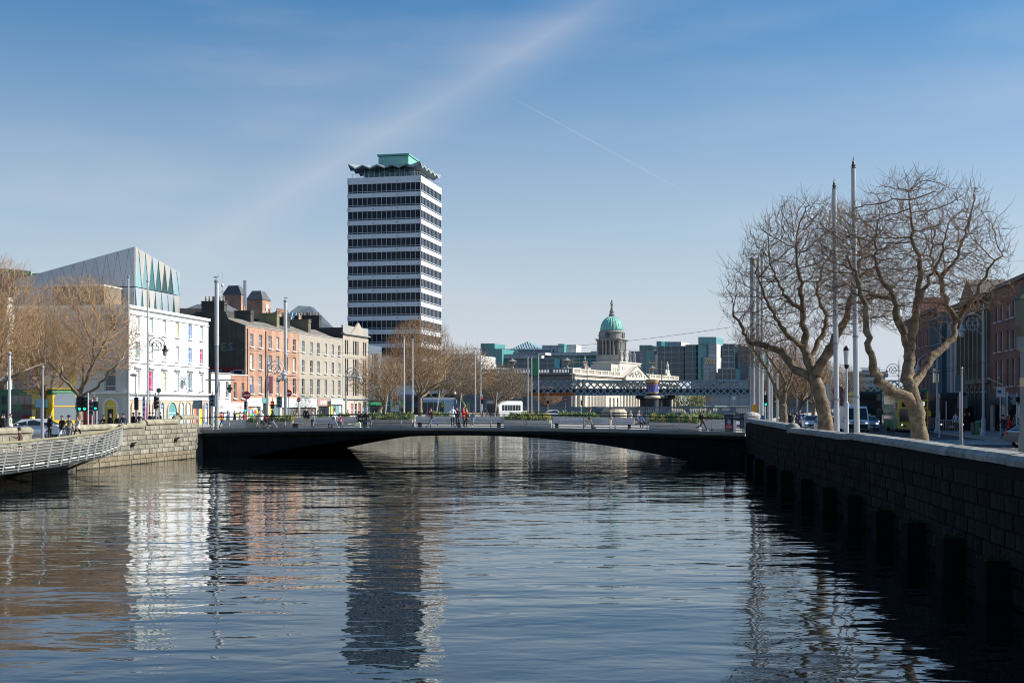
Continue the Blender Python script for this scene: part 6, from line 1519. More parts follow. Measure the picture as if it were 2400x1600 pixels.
for mm_, z in ((m2, 5.6),):
    q = MB(); q.tube([(-.9, 0, z), (1.1, 0, z)], .05, 5); q.ball(-.75, -.2, z - .4, .28); q.ball(-.25, -.35, z - .35, .2); q.build('camera_arm', steel, mm_)
q = MB(); q.tube([(-1.0, 0, 4.7), (1.6, 0, 4.7)], .06, 5); q.build('side_arm', steel, m1)
mast(1962, 60, 390, .135, 'tall tapering white pole with spearhead finial, left of the two by the big trees', two=False, finial=True, lean=-.011, group='spearhead flagpoles by the big trees')
mast(2009, 58, 340, .14, 'tallest white pole with spearhead finial, right of the slim lamp', two=False, finial=True, lean=-.013, group='spearhead flagpoles by the big trees')
def pole(pxx, Y, ytop, r, label, name='flagpole', lean=0, zb=ST, mt=None, cat='flagpole', group=None):
    o = thing(name, label, cat, (px(pxx, Y), Y, zb), 0, group); o.rotation_euler = (0, lean, 0); H = pz(ytop, Y) - zb
    q = MB(); q.lathe([(r * 1.25, 0), (r * 1.25, .5), (r, .6), (r * .75, H)], 8); q.build('shaft', mt or mast_grey, o); q = MB(); q.ball(0, 0, H + .05, r * 1.3, n=8); q.build('cap', mast_dark, o); return o
G_ = 'thin flagpoles along the left bank'
for p_, Y_, yt, t_ in ((301, 112, 650, 'first thin white flagpole, at the left corner of the white building'), (346, 110, 660, 'second thin white flagpole, crossing the white building facade'), (947, 165, 793, 'left one of the close pair of flagpoles before the office tower'), (967, 168, 797, 'right one of the close pair of flagpoles before the office tower'), (1114, 200, 816, 'left one of the two flagpoles before the green glass block edge'), (1126.5, 204, 820, 'right one of the two flagpoles before the green glass block edge'),
                       (1237, 230, 837, 'leftmost of the three flagpoles by the lattice bridge end'), (1246, 232, 837, 'middle one of the three flagpoles by the lattice bridge end'), (1262, 228, 832, 'flagpole carrying the green flag by the lattice bridge end')):
    fpole = pole(p_, Y_, yt, .1 if Y_ < 150 else .12, t_, group=G_)
q = MB(); H = pz(838, 228) - ST
n = 10
for k in range(n):
    z0, z1 = H - k * .33, H - (k + 1) * .33; w0 = .5 + .5 * math.sin(k / n * 3); w1 = .5 + .5 * math.sin((k + 1) / n * 3); q.poly([(-.1, 0, z0), (-.1, 0, z1), (-.1 - w1, .1 * math.sin(k + 1), z1 - .2), (-.1 - w0, .1 * math.sin(k), z0 - .2)])
tag(q.build('green_flag', pc('green'), None, (px(1262, 228), 228 - .02, ST)), 'limp green flag hanging from a flagpole by the lattice bridge', 'flag')
for p_, Y_, yt, t_ in ((1786, 105, 600, 'thin tall pole close behind the right corner masts'), (1802, 110, 855, 'short white pole right of the green traffic light'), (1822, 118, 880, 'short white pole left of the slim forked tree trunk'), (1868, 150, 870, 'slim white pole behind the walking group'), (1892, 170, 890, 'thin grey pole right of the walking group'), (1808, 107, 850, 'thinner white pole beside the short white pole')):
    pole(p_, Y_, yt, .11 if yt > 700 else .15, t_, 'street_pole', cat='pole', group='plain poles on the right bank')
pole(100, 84, 862, .09, 'tall grey lamp pole among the bare tree branches at the left', 'street_pole', cat='pole', mt=mast_dark)
pole(22, 92, 830, .13, 'thick white pole at the far left edge by the corner house', 'street_pole', cat='pole')
for p_, Y_, yt, ln in ((900, 160, 925, .12), (1020, 170, 918, .14), (1075, 190, 922, .1), (1160, 205, 922, .08)):
    pole(p_, Y_, yt, .09, {900: 'leaning grey pole right of the first leaning tree', 1020: 'leaning dark pole before the blue bus', 1075: 'leaning pale pole left of the man in a white shirt', 1160: 'leaning pale pole before the white coach'}[p_], 'street_pole', lean=ln, cat='pole', group='leaning poles behind the bridge')
# ornate scroll lamps
def scroll_lamp(pxx, Y, yfoot_h, side, label, zb=ST, sc=1.0, mt=None, grp='ornate scroll arm street lamps'):
    mt = mt or M('lamp_paint', (.42, .44, .46), .5)
    o = thing('ornate_lamp', label, 'street lamp', (px(pxx, Y), Y, zb), 0, grp); H = yfoot_h
    q = MB(); q.lathe([(.28 * sc, 0), (.28 * sc, .15), (.2 * sc, .35), (.17 * sc, 1.1), (.2 * sc, 1.2), (.12 * sc, 1.35), (.1 * sc, H * .6), (.13 * sc, H * .6 + .05), (.09 * sc, H * .6 + .12), (.075 * sc, H), (.05 * sc, H + .5), (.01, H + .9)], 10); q.build('post', mt, o)
    q = MB(); s = side; r = .85 * sc; cx_ = s * r
    q.tube([(cx_ + r * math.cos(a), 0, H - .75 * sc + r * math.sin(a)) for a in [math.pi * k / 12 for k in range(13)]], .05 * sc, 5)
    q.ring((cx_, 0, H - .75 * sc), .5 * sc, .035 * sc, n=16); q.ring((cx_ - .22 * sc, 0, H - .65 * sc), .2 * sc, .03 * sc, n=12); q.ring((cx_ + .22 * sc, 0, H - .65 * sc), .2 * sc, .03 * sc, n=12); q.ring((cx_, 0, H - .98 * sc), .2 * sc, .03 * sc, n=12)
    q.tube([(0, 0, H - .75 * sc), (s * .35 * sc, 0, H - .75 * sc)], .035 * sc, 4); q.tube([(0, 0, H - 1.6 * sc), (s * .5 * sc, 0, H - 1.2 * sc)], .03 * sc, 4)
    q.build('scroll_arm', mt, o)
    q = MB(); lx = s * 2 * r; z = H - .75 * sc; q.lathe([(.06 * sc, z), (.16 * sc, z - .12 * sc), (.16 * sc, z - .3 * sc), (.36 * sc, z - .42 * sc), (.4 * sc, z - .52 * sc), (.3 * sc, z - .54 * sc)], 10, lx, 0); l = q.build('lantern', mt, o)
    q = MB(); q.lathe([(.27 * sc, z - .54 * sc), (.2 * sc, z - .95 * sc), (.1 * sc, z - 1.02 * sc)], 10, lx, 0); q.build('lantern_glass', M('lantern_glass', (.45, .47, .48), .2), l)
    return o
scroll_lamp(2305, 96.7, 9.4, -1, 'large ornate scroll arm street lamp, nearest on the right pavement', ST + .12)
scroll_lamp(2197, 107, 6.6, -1, 'ornate scroll arm lamp left of the glazed bay building', ST + .12)
scroll_lamp(2107, 170, 8.0, -1, 'small distant ornate lamp over the lattice bridge behind the largest tree', ST)
scroll_lamp(627, 128, 6.9, 1, 'ornate scroll arm lamp in front of the orange brick townhouse')
scroll_lamp(811, 160, 7.2, 1, 'ornate scroll arm lamp in front of the pedimented building')
scroll_lamp(348, 114, 8.6, 1, 'dark ornate lamp arm high on the white building flagpole', sc=.9, mt=black_metal)
# slim lamp between the poles and big lantern at the right edge
o = thing('slim_lamp', 'slim white lamp post with frosted cup lantern between the two spearhead poles', 'street lamp', (px(1984, 59), 59, ST)); H = pz(815, 59) - ST
q = MB(); q.lathe([(.11, 0), (.105, 2.6), (.06, 2.65), (.045, H - 1.0)], 10); q.build('post', mast_grey, o)
q = MB(); q.lathe([(.05, H - 1.0), (.11, H - .9), (.12, H - .8)], 10); q.lathe([(.16, H - .12), (.13, H - .02), (.05, H + .1)], 10); q.build('lamp_cap', black_metal, o)
q = MB(); q.lathe([(.1, H - .8), (.15, H - .12)], 12); q.build('lamp_shade', M('frosted', (.62, .62, .6), .4), o)
o = thing('bronze_lantern_lamp', 'large bronze lantern lamp post cut off by the right edge of the picture', 'street lamp', (px(2401, 34), 34, ST)); H = pz(687, 34) - ST
q = MB(); q.lathe([(.3, 0), (.26, .3), (.17, .5), (.15, 1.6), (.12, 1.7), (.11, H - 1.6), (.2, H - 1.5), (.2, H - 1.2)], 12); q.build('post', M('lamp_post_grey', (.2, .21, .2), .6, var=.2), o)
q = MB(); q.lathe([(.2, H - 1.2), (.27, H - .9), (.27, H - .2), (.3, H - .15), (.12, H)], 8); q.lathe([(.1, H), (.12, H + .1), (.02, H + .25)], 8); q.build('lantern', M('lantern_bronze', (.12, .11, .07), .4), o)
q = MB(); q.lathe([(.115, 3.0), (.125, 3.05), (.125, 3.2), (.115, 3.25)], 12); q.build('collar', M('ochre', (.62, .42, .22), .6), o)
# small street light over white building
o = thing('street_light', 'small modern lamp with oval head in front of the white building arches', 'street lamp', (px(317, 105), 105, ST)); H = pz(880, 105) - ST
q = MB(); q.tube([(0, 0, 0), (0, 0, H)], .05, 6); q.build('post', steel, o); q = MB(); q.ball(-.15, 0, H + .05, .32, .16, .12); q.build('lamp_head', steel, o)

redm = M('sign_red', (.45, .01, .02), .5); whm = M('sign_white', (.85, .85, .85), .5); lens = {c: M('lens_' + c, v, .4, emit=e) for c, v, e in (('red', (.9, .03, .02), 1.5), ('green', (.02, .85, .5), 1.5), ('off', (.02, .02, .02), 0))}
def disc(q, x, y, z, r, t=.03, n=20, mi=0): q.prism([(x + r * math.cos(6.2831853 * k / n), z + r * math.sin(6.2831853 * k / n)) for k in range(n)], y - t, y, mi, axis='y')
def no_entry(pxx, Y, ysign, label, r=.33, zb=ST, rz=0, pole_=True):
    o = thing('no_entry_sign', label, 'road sign', (px(pxx, Y), Y, zb), rz, 'no entry signs'); H = pz(ysign, Y) - zb
    q = MB(); q.tube([(0, .06, 0), (0, .06, H + .4)], .045, 6); q.build('post', steel, o)
    q = MB(); disc(q, 0, 0, H, r); s = q.build('sign_disc', redm, o); q = MB(); q.box(-r * .72, -.045, H - r * .16, r * .72, -.031, H + r * .16); q.build('white_bar', whm, s); return o
no_entry(578, 112, 926, 'dark red no entry sign in front of the small brick shop', .36); no_entry(676, 136, 921, 'no entry sign half hidden by the mast with a gull', .38); no_entry(220.5, 92, 934, 'small red no entry sign by the left traffic lights', .11); no_entry(1325, 260, 936, 'tiny no entry sign before the shaded side of the domed building', .5); no_entry(700, 150, 937, 'grey backed sign before the shuttered white shop', .25)
def round_sign(pxx, Y, ys, r, face, rim, label, zb=ST, name='round_sign'):
    o = thing(name, label, 'road sign', (px(pxx, Y), Y, zb)); H = pz(ys, Y) - zb
    q = MB(); q.tube([(0, .06, 0), (0, .06, H + .2)], .05, 6); q.build('post', steel, o)
    q = MB(); disc(q, 0, 0, H, r); s = q.build('sign_disc', rim, o); q = MB(); disc(q, 0, -.031, H, r * .78, .012); q.build('sign_face', face, s); return o
round_sign(372, 100, 914.5, .2, M('sign_back_grey', (.13, .15, .14), .6), M('sign_back_grey2', (.2, .21, .2), .5), 'dark grey round sign back in front of the white building'); round_sign(1284, 250, 921, .33, M('sign_greyface', (.4, .42, .45)), M('rim_brown', (.3, .2, .15)), 'round sign over the orange banner of the lattice bridge')
round_sign(1964, 100, 917, .45, M('sign_back_grey', (.13, .15, .14)), redm, 'upper red ringed road sign behind the left spearhead pole'); round_sign(1964.5, 101, 938, .45, M('sign_back_grey', (.13, .15, .14)), redm, 'lower red ringed road sign behind the left spearhead pole')
def signal(pxx, Y, ytop, n, lit, label, zb=ST, face=True, w=.32, side=False, heads=1, pole_=True):
    o = thing('traffic_light', label, 'traffic light', (px(pxx, Y), Y, zb), 0, 'traffic lights'); zt = pz(ytop, Y) - zb; h = n * .32 + .06
    q = MB(); q.tube([(0, .12, 0), (0, .12, zt + .3)], .06, 8); q.build('post', mast_grey, o)
    for hd in range(heads):
        dx_ = (-.16 - .36 * hd) if heads > 1 else 0
        q = MB(); q.box(dx_ - w / 2, -.12, zt - h, dx_ + w / 2, .04, zt); hd_ = q.build('signal_head', black_metal if face else M('signal_grey', (.22, .28, .32), .5), o, rz=(R(70) if side else 0))
        for k in range(n):
            z = zt - .19 - k * .32; lt_ = lit == k
            col = ('red' if k == 0 else 'green') if lt_ else 'off'
            q = MB(); disc(q, dx_, -.13, z, .1, .012, 12); q.build('lens', lens[col], hd_)
            q = MB(); q.poly([(dx_ - .13, -.12, z + .04), (dx_ + .13, -.12, z + .04), (dx_ + .12, -.34, z + .1), (dx_ - .12, -.34, z + .1)]); q.poly([(dx_ - .13, -.12, z + .04), (dx_ - .12, -.34, z + .1), (dx_ - .13, -.12, z - .12)]); q.poly([(dx_ + .13, -.12, z + .04), (dx_ + .13, -.12, z - .12), (dx_ + .12, -.34, z + .1)]); q.build('hood', black_metal, hd_)
    return o
signal(205, 88, 930, 3, 2, 'double headed traffic light showing green beside the left tree trunk', heads=2, w=.34)
signal(215, 93, 941, 3, -1, 'grey edged traffic light turned away, left of the small no entry sign', face=False); signal(225, 92, 940, 2, 1, 'small traffic light showing green beside the no entry sign')
signal(320, 102, 931, 3, -1, 'traffic light at the left end of the white building', face=True); signal(364, 100, 929, 3, -1, 'traffic light with three dark hoods under the round sign', side=True)
signal(655, 112, 929, 3, -1, 'grey backed traffic light left of the mast with a gull', face=False, w=.5); signal(576.5, 116, 940, 3, 2, 'green traffic light below the no entry sign', w=.3); signal(638.5, 114, 940, 2, 0, 'small red pedestrian light right of the ornate lamp'); signal(498, 108, 925, 3, -1, 'grey traffic light back just left of the mast with a gull', face=False, w=.5)
signal(1130, 180, 930, 3, 0, 'distant red traffic light before the green glass block'); signal(1284, 245, 938, 2, -1, 'distant dark traffic light under the orange banner'); signal(1362, 255, 938, 3, -1, 'distant traffic light turned sideways before the arcade', side=True)
signal(1794, 112, 925, 3, 2, 'green traffic light on a green pole right of the tall masts', w=.45)
signal(2203, 94, 932, 3, -1, 'yellow edged traffic light before the stone clad building', side=True); signal(2363, 88, 928, 3, -1, 'traffic light with dark hoods near the right edge', side=True, heads=2); signal(2385, 95, 930, 1, -1, 'slim signal pole at the right edge beyond the traffic light')
def stop_flag(pxx, Y, y0, label):
    o = thing('bus_stop_sign', label, 'bus stop', (px(pxx, Y), Y, ST), 0, 'green and yellow bus stop signs'); z = pz(y0, Y) - ST; s = Y / 130 * .3
    q = MB(); q.tube([(s * .6, 0, 0), (s * .6, 0, z + .1)], .05, 6); q.build('post', steel, o)
    q = MB(); q.box(-s / 2, -.05, z - s, s / 2, 0, z); q.build('green_panel', pc('green'), o); q = MB(); q.box(-s * .55, -.05, z - 1.9 * s, s * .5, 0, z - s - .005); q.build('yellow_panel', M('stop_yellow', (.55, .48, .05)), o); q = MB(); q.box(-s * .2, -.06, z - s * .7, s * .2, -.051, z - s * .4); q.build('bus_symbol', whm, o)
for p_, Y_, y_, l_ in ((771, 150, 940, 'maroon shop sign'), (855, 165, 941, 'pedimented building door'), (923, 175, 943, 'white billboard'), (944, 178, 939, 'close pair of flagpoles'), (1037, 185, 941, 'blue bus roof'), (1095, 195, 944, 'man in a white shirt')): stop_flag(p_, Y_, y_, 'green and yellow bus stop sign beside the ' + l_)
def board(name, label, x0, x1, y0, y1, Y, mt, det=None, zb=ST, cat='sign'):
    o = thing(name, label, cat, (px((x0 + x1) / 2, Y), Y, zb)); w = px(x1, Y) - px(x0, Y); z0, z1 = pz(y1, Y) - zb, pz(y0, Y) - zb
    q = MB(); q.tube([(0, .08, 0), (0, .08, z1)], .06, 6); q.build('post', steel, o); q = MB(); q.box(-w / 2, -.03, z0, w / 2, .02, z1); p = q.build('sign_board', mt, o)
    if det:
        r = random.Random(1)
        q = MB(); n = det[0]
        for k in range(n):
            z = z1 - (z1 - z0) * (k + .8) / (n + .3); a = r.uniform(.5, .95); q.box(-w * .42, -.036, z, -w * .42 + w * .84 * a, -.031, z + (z1 - z0) / (n + .3) * .42)
        q.build('sign_marks', det[1], p)
    return o
board('direction_sign', 'light blue street name boards on a pole in front of the double decker bus', 82, 110, 935, 955, 86, M('board_blue', (.08, .30, .40)), (4, M('board_pale', (.5, .62, .66))))
board('direction_sign', 'grey green direction sign board over the right arches of the white building', 453, 474, 937, 958, 108, M('board_greygreen', (.24, .30, .30)), (5, M('board_pale', (.5, .62, .66))))
board('info_totem', 'blue and white banner totem before the white building arches', 334, 341, 929, 991, 103, M('totem_white', (.7, .75, .8)), (5, M('totem_blue', (.03, .18, .6))))
board('magenta_poster', 'magenta poster panel behind the traffic light at the white building', 317, 324, 953, 985, 106, M('poster_magenta', (.6, .02, .15)), (5, whm))
board('road_sign_back', 'upper dark blank road sign back on a pole on the right street', 2239, 2263, 880, 918, 78, M('sign_back_dark', (.055, .085, .10)), None); board('road_sign_back', 'lower dark blank road sign back on a pole on the right street', 2244, 2268, 927, 956, 79, M('sign_back_dark', (.055, .085, .10)), None)
board('shop_sign', 'green and white square shop sign high by the right traffic light', 2336, 2356, 907, 930, 99, whm, (1, M('sign_teal', (.03, .25, .25)))); board('shop_sign', 'bright green shop sign beside the white strip light', 2219, 2230, 937, 953, 118, M('sign_green_bright', (.03, .35, .04)), None)
board('white_totem', 'thin white vertical sign strip before the modern building', 2216.5, 2218.5, 940, 985, 112, whm, None); board('brown_board', 'pale sign on posts under the lattice bridge, distant', 1716, 1724, 929, 936, 300, whm, None)
pole(2254, 72, 865, .07, 'grey sign pole standing on the near pavement at the right', 'street_pole', cat='pole', mt=mast_dark)
# grey cabinet, bins, bollards, kiosk
def box_thing(name, label, cat, pxx, Y, w, d, h, mt, zb, extra=None, group=None):
    o = thing(name, label, cat, (px(pxx, Y), Y, zb), 0, group); q = MB(); q.lathe([(w / 2, 0), (w / 2 * .98, h * .9), (w / 2 * .8, h)], 14) if d == 0 else q.box(-w / 2, -d / 2, 0, w / 2, d / 2, h); q.build('body', mt, o)
    if extra: extra(o)
    return o
def kx(o):
    q = MB(); q.box(-.42, -.4, 1.42, .42, .4, 1.52); q.build('roof_slab', mast_dark, o); q = MB(); q.box(-.27, -.315, .15, .27, -.302, 1.3); p = q.build('poster', pc('navy'), o)
    q = MB(); q.box(-.22, -.33, .35, .22, -.316, .62); q.build('poster_text_block', M('poster_red', (.6, .1, .1)), p); q = MB(); q.ball(0, -.32, .85, .15, .02, .2, 10); q.build('poster_figure', M('poster_grey', (.4, .42, .45)), p)
    q = MB()
    for k in range(3): q.box(-.2, -.33, 1.05 + k * .07, .2, -.316, 1.08 + k * .07)
    q.build('poster_lines', M('poster_grey', (.4, .42, .45)), p)
uk = on_bridge(1709, 1.0); pk = b2w(uk, 1.0, dz(uk)); o = thing('information_kiosk', 'dark information kiosk with a red and navy poster at the right end of the bridge', 'kiosk', pk, bang); q = MB(); q.box(-.34, -.3, 0, .34, .3, 1.42); q.build('body', pc('navy'), o); kx(o)
uk = on_bridge(1747, 17); pk = b2w(uk, 17, dz(uk)); o = thing('dark_kiosk', 'second dark topped kiosk on the far side of the bridge by the tall mast', 'kiosk', pk, bang); q = MB(); q.box(-.5, -.4, 0, .5, .4, 1.45); q.build('body', pc('navy'), o); q = MB(); q.box(-.6, -.5, 1.45, .6, .5, 1.6); q.build('roof_slab', mast_dark, o)
board('blue_notice', 'blue notice panel behind the raised coping at the right corner', 1776, 1791, 973, 985, 100, M('notice_blue', (.03, .2, .42)), None)
def bin_top(o): q = MB(); q.lathe([(.3, 1.0), (.31, 1.05), (.15, 1.12)], 14); q.build('lid', M('bin_lid', (.05, .35, .25)), o); q = MB(); q.box(-.14, -.33, .3, .12, -.29, .55); q.build('label_plate', M('plate', (.4, .5, .4)), o)
box_thing('litter_bin', 'dark green litter bin beside the large ornate lamp on the right pavement', 'bin', 2295, 97.5, .6, 0, 1.0, M('bin_green', (.01, .10, .04), .4), ST + .12, bin_top); box_thing('litter_bin', 'grey litter bin left of the green litter bin', 'bin', 2283, 98, .5, 0, 1.0, M('bin_grey', (.05, .06, .07), .5), ST + .12)
def bol(pxx, Y, h, label): o = thing('orange_bollard', label, 'bollard', (px(pxx, Y), Y, ST + .1), 0, 'orange bollards on the right bank'); q = MB(); q.lathe([(.065, 0), (.065, h), (.03, h + .03)], 10); q.build('body', pc('amber'), o)
bol(2082, 52, .62, 'bright orange bollard standing left of the largest tree trunk'); bol(1982, 84, .9, 'orange bollard half hidden behind the slim white lamp')
box_thing('utility_cabinet', 'grey traffic signal cabinet on a pole right of the left big tree', 'cabinet', 1941, 70, .22, .2, 1.1, M('cabinet_grey', (.35, .38, .38), .5), pz(945, 70)) ; pole(1941, 70.3, 918, .05, 'thin post carrying the grey signal cabinet', 'street_pole', cat='pole')
# railings on the right street and left street
def guard(label, x0, x1, Y, h=1.1, zb=ST + .12, mt=None):
    o = thing('guard_railing', label, 'railing', (px(x0, Y), Y, zb)); L_ = px(x1, Y) - px(x0, Y); mt = mt or steel
    q = MB(); q.tube([(0, 0, h), (L_, 0, h)], .04, 5); q.tube([(0, 0, .2), (L_, 0, .2)], .025, 4); q.build('top_rail', mt, o)
    br_ = MB(); br_.tube([(0, 0, .2), (0, 0, h)], .012, 4); me = br_.mesh('bar', mt); n = int(L_ / .14)
    for k in range(n + 1): ob('bar', me, o, (L_ * k / n, 0, 0))
    return o
guard('pedestrian guard railing in front of the crowd on the right street', 2195, 2245, 102); guard('black railing below the red arched window at the left', 190, 238, 98, mt=black_metal); guard('steel guard railing behind the woman with the turquoise bag', 1018, 1065, 160)
spk = thing('iron_railings', 'black spiked iron railings along the foot of the classical stone building', 'railing', right_origin(129), RRZ); br_ = MB(); br_.tube([(0, -1.6, 0), (0, -1.6, 2.1)], .03, 4); br_.tube([(0, -1.6, 2.1), (0, -1.6, 2.35)], [.05, .005], 4); me = br_.mesh('spike', black_metal)
for k in range(70): ob('spike', me, spk, (k * .23, 0, 0))
q = MB(); q.tube([(0, -1.6, 1.9), (16, -1.6, 1.9)], .03, 4); q.tube([(0, -1.6, .3), (16, -1.6, .3)], .03, 4); q.build('rail', black_metal, spk)
for p_, l_ in ((2330, 'left'), (2345, 'right')):
    o = thing('wall_flagpole', l_ + ' one of the two bare angled flagpoles on the classical stone front', 'flagpole', (px(2318 if p_ == 2330 else 2341, 110), 110, pz(887 if p_ == 2330 else 884, 110)), 0, 'angled wall flagpoles'); q = MB(); q.tube([(0, 0, 0), (1.35, -2, -1.0)], .04, 6); q.build('shaft', mast_grey, o); q = MB(); q.ball(0, 0, 0, .09); q.build('ball_tip', mast_grey, o)
# overhead wires
for k, (a, b_, l_) in enumerate((((px(300, 115), 115, pz(880, 115)), (px(1000, 175), 175, pz(862, 175)), 'lower overhead tram wire crossing the left facades'), ((px(380, 120), 120, pz(797, 120)), (px(960, 168), 168, pz(815, 168)), 'upper overhead tram wire crossing the brick facade'), ((px(1065, 230), 230, pz(816, 230)), (px(1710, 150), 150, pz(767, 150)), 'long overhead wire passing the green dome'), ((px(1340, 230), 230, pz(812, 230)), (px(1690, 200), 200, pz(798, 200)), 'short overhead wire right of the green dome'), ((px(1900, 110), 110, pz(836, 110)), (px(2320, 96), 96, pz(846, 96)), 'overhead wire behind the largest tree'), ((px(1880, 112), 112, pz(855, 112)), (px(2300, 98), 98, pz(853, 98)), 'lower overhead wire behind the largest tree'))):
    A, B_ = Vector(a), Vector(b_); q = MB(); q.tube([A.lerp(B_, t / 12) - Vector((0, 0, 1.0 * 4 * (t / 12) * (1 - t / 12))) for t in range(13)], .014 if k != 2 else .022, 4); tag(q.build('overhead_wire', black_metal), l_, 'wire')
# gulls
def gull(x, y, z, rz, label):
    o = thing('gull', label, 'gull', (x, y, z), rz, 'gulls perched on masts')
    q = MB(); q.tube([(-.24, 0, .13), (-.1, 0, .16), (.05, 0, .19), (.13, 0, .2), (.16, 0, .26), (.2, 0, .33), (.26, 0, .33)], [.015, .06, .085, .07, .045, .05, .012], 8); q.build('body', M('gull_white', (.75, .75, .74), .7), o, smooth=True)
    q = MB(); q.tube([(-.32, 0, .14), (-.15, .05, .19), (.05, .07, .2)], [.01, .045, .05], 6); q.tube([(-.32, 0, .14), (-.15, -.05, .19), (.05, -.07, .2)], [.01, .045, .05], 6); q.build('wings', M('gull_grey', (.3, .32, .34), .7), o, smooth=True)
    q = MB(); q.tube([(.25, 0, .33), (.32, 0, .315)], [.014, .004], 5); q.tube([(.02, .03, .12), (.02, .03, 0), (.07, .03, 0)], .007, 4); q.tube([(.02, -.03, .12), (.02, -.03, 0), (.07, -.03, 0)], .007, 4); q.build('beak_and_legs', M('gull_orange', (.6, .3, .05), .6), o)
for mm_, l_, rz in ((m1, 'white gull perched on the left near mast', 0), (m2, 'grey gull perched on the left far mast', 2.8), (m3, 'gull perched on the mast at the right corner', .3)):
    top = max((c.matrix_local.translation.z + max(v.co.z for v in c.data.vertices)) for c in mm_.children if c.data); gull(mm_.location.x, mm_.location.y, mm_.location.z + top, rz, l_)

# ---------------------------------------------------------------- vehicles
def rbox_profile(L_, H, r=.25, n=4, zb=.3):
    P = []
    for cx_, cz_, a0 in ((L_ / 2 - r, H - r, 0), (-L_ / 2 + r, H - r, 90)):
        for k in range(n + 1): a = R(a0 + 90 * k / n); P.append((cx_ + r * math.cos(a), cz_ + r * math.sin(a)))
    P += [(-L_ / 2, zb), (L_ / 2, zb)]; return P
def wheel(o, x, y, r, w=.28):
    q = MB(); q.lathe([(r * .6, -w / 2), (r, -w / 2 + .03), (r, w / 2 - .03), (r * .6, w / 2)], 18); t = q.build('wheel', rubber, o, (x, y, r), rot=(R(90), 0, 0))
    q = MB(); q.lathe([(r * .62, -w / 2 - .01), (r * .62, w / 2 + .01)], 14); q.build('rim', silver, t)
gl_v = M('vehicle_glass', (.02, .03, .035), .08, spec=.6)
def bus(name, label, x, y, ang, L_=10.9, Wd=2.5, H=3.95, front=None, side=None, roof=None, decks=2, zb=ST, route=None, screen=None, arch=False, cat='bus', logo=None, mirror=None):
    front = front or pc('yellow'); side = side or front; roof = roof or front
    o = thing(name, label, cat, (x, y, zb), ang); P = rbox_profile(L_, H, .35)
    q = MB(); q.prism([p for p in P], -Wd / 2, Wd / 2, axis='y')
    bo = q.build('body', side, o)
    q = MB(); q.box(L_ / 2 - .9, -Wd / 2 - .012, .32, L_ / 2 + .02, Wd / 2 + .012, H - .55) if arch else q.box(L_ / 2 - .35, -Wd / 2 - .012, .32, L_ / 2 + .02, Wd / 2 + .012, H - .3); q.build('front_cab', front, o)
    q = MB(); q.box(-L_ / 2 + .3, -Wd / 2 - .01, H - .38, L_ / 2 - .3, Wd / 2 + .01, H + .02); q.build('roof', roof, o)
    zs = [(1.15, 2.0), (2.55, 3.35)] if decks == 2 else [(1.3, H - .75)]
    for z0, z1 in zs:
        n = 7; w = (L_ - 2.2) / n
        for s in (-1, 1):
            for k in range(n):
                if z0 < 2 and k == n - 1 and decks == 2: continue
                q = MB(); a = -L_ / 2 + .5 + k * w; q.box(a + .04, s * (Wd / 2 + .004) - .012, z0, a + w - .04, s * (Wd / 2 + .004) + .012, z1); q.build('window', gl_v, o)
    xf = L_ / 2 + .025
    q = MB()
    if arch:
        q.prism([(-Wd / 2 + .16, 1.1), (Wd / 2 - .16, 1.1), (Wd / 2 - .16, H - .8), (Wd / 2 - .4, H - .4), (-Wd / 2 + .4, H - .4), (-Wd / 2 + .16, H - .8)], xf - .02, xf + .01, axis='x'); q.build('windscreen', M('screen_reflect', (.22, .26, .30), .15), o)
        q = MB(); q.box(xf + .005, -Wd / 2 + .1, 2.3, xf + .03, Wd / 2 - .1, 2.4); q.build('front_bar', front, o)
    else:
        q.box(xf - .02, -Wd / 2 + .08, .95 if decks == 2 else 1.0, xf + .01, Wd / 2 - .08, 2.12 if decks == 2 else H - .5); q.build('windscreen', screen or gl_v, o)
        if decks == 2: q = MB(); q.box(xf - .02, -Wd / 2 + .08, 2.95, xf + .01, Wd / 2 - .08, H - .28); q.build('upper_windscreen', gl_v, o)
    if route:
        q = MB(); q.box(xf + .0, -.1, 2.22, xf + .02, 1.05, 2.85) if False else q.box(xf, .3, 2.3, xf + .022, 1.15, 2.82); d_ = q.build('route_panel', pc('black'), o); text(route, .5, M('route_white', (.9, .9, .9), emit=.6), d_, (xf + .026, .72, 2.56), (R(90), 0, R(90)), bold=.02)
        q = MB(); q.box(xf, -1.0, 2.3, xf + .02, -.15, 2.7); q.build('destination_panel', pc('black'), o)
    for s in (-1, 1):
        q = MB(); q.prism([(s * (Wd / 2 - .1), .85), (s * (Wd / 2 - .75), .55), (s * (Wd / 2 - .6), .5), (s * (Wd / 2 - .1), .65)], xf, xf + .03, axis='x'); hl = q.build('headlight', black_metal, o); q = MB(); q.ball(xf + .03, s * (Wd / 2 - .3), .68, .04, .09, .08, 8); q.build('headlight_lens', M('lamp_white', (.9, .9, .85), .2, emit=.8), hl)
        q = MB(); q.box(L_ / 2 + .05, s * (Wd / 2 + .12) - .1, 1.45, L_ / 2 + .2, s * (Wd / 2 + .12) + .1, 1.9); q.tube([(L_ / 2, s * Wd / 2, 2.1), (L_ / 2 + .12, s * (Wd / 2 + .12), 1.9)], .03, 4); q.build('mirror', mirror or front, o)
    q = MB(); q.box(xf, -.3, .42, xf + .02, .3, .54); q.build('number_plate', whm, o)
    for xw in (L_ / 2 - 2.4, -L_ / 2 + 2.6):
        for s in (-1, 1): wheel(o, xw, s * (Wd / 2 - .14), .48)
    return o
yb = M('bus_yellow', (.85, .55, .03), .35, spec=.6); gb2 = M('bus_green', (.02, .17, .06), .4); bdk = M('bus_black', (.02, .022, .026), .3)
lane = math.atan2(-1, -.17)
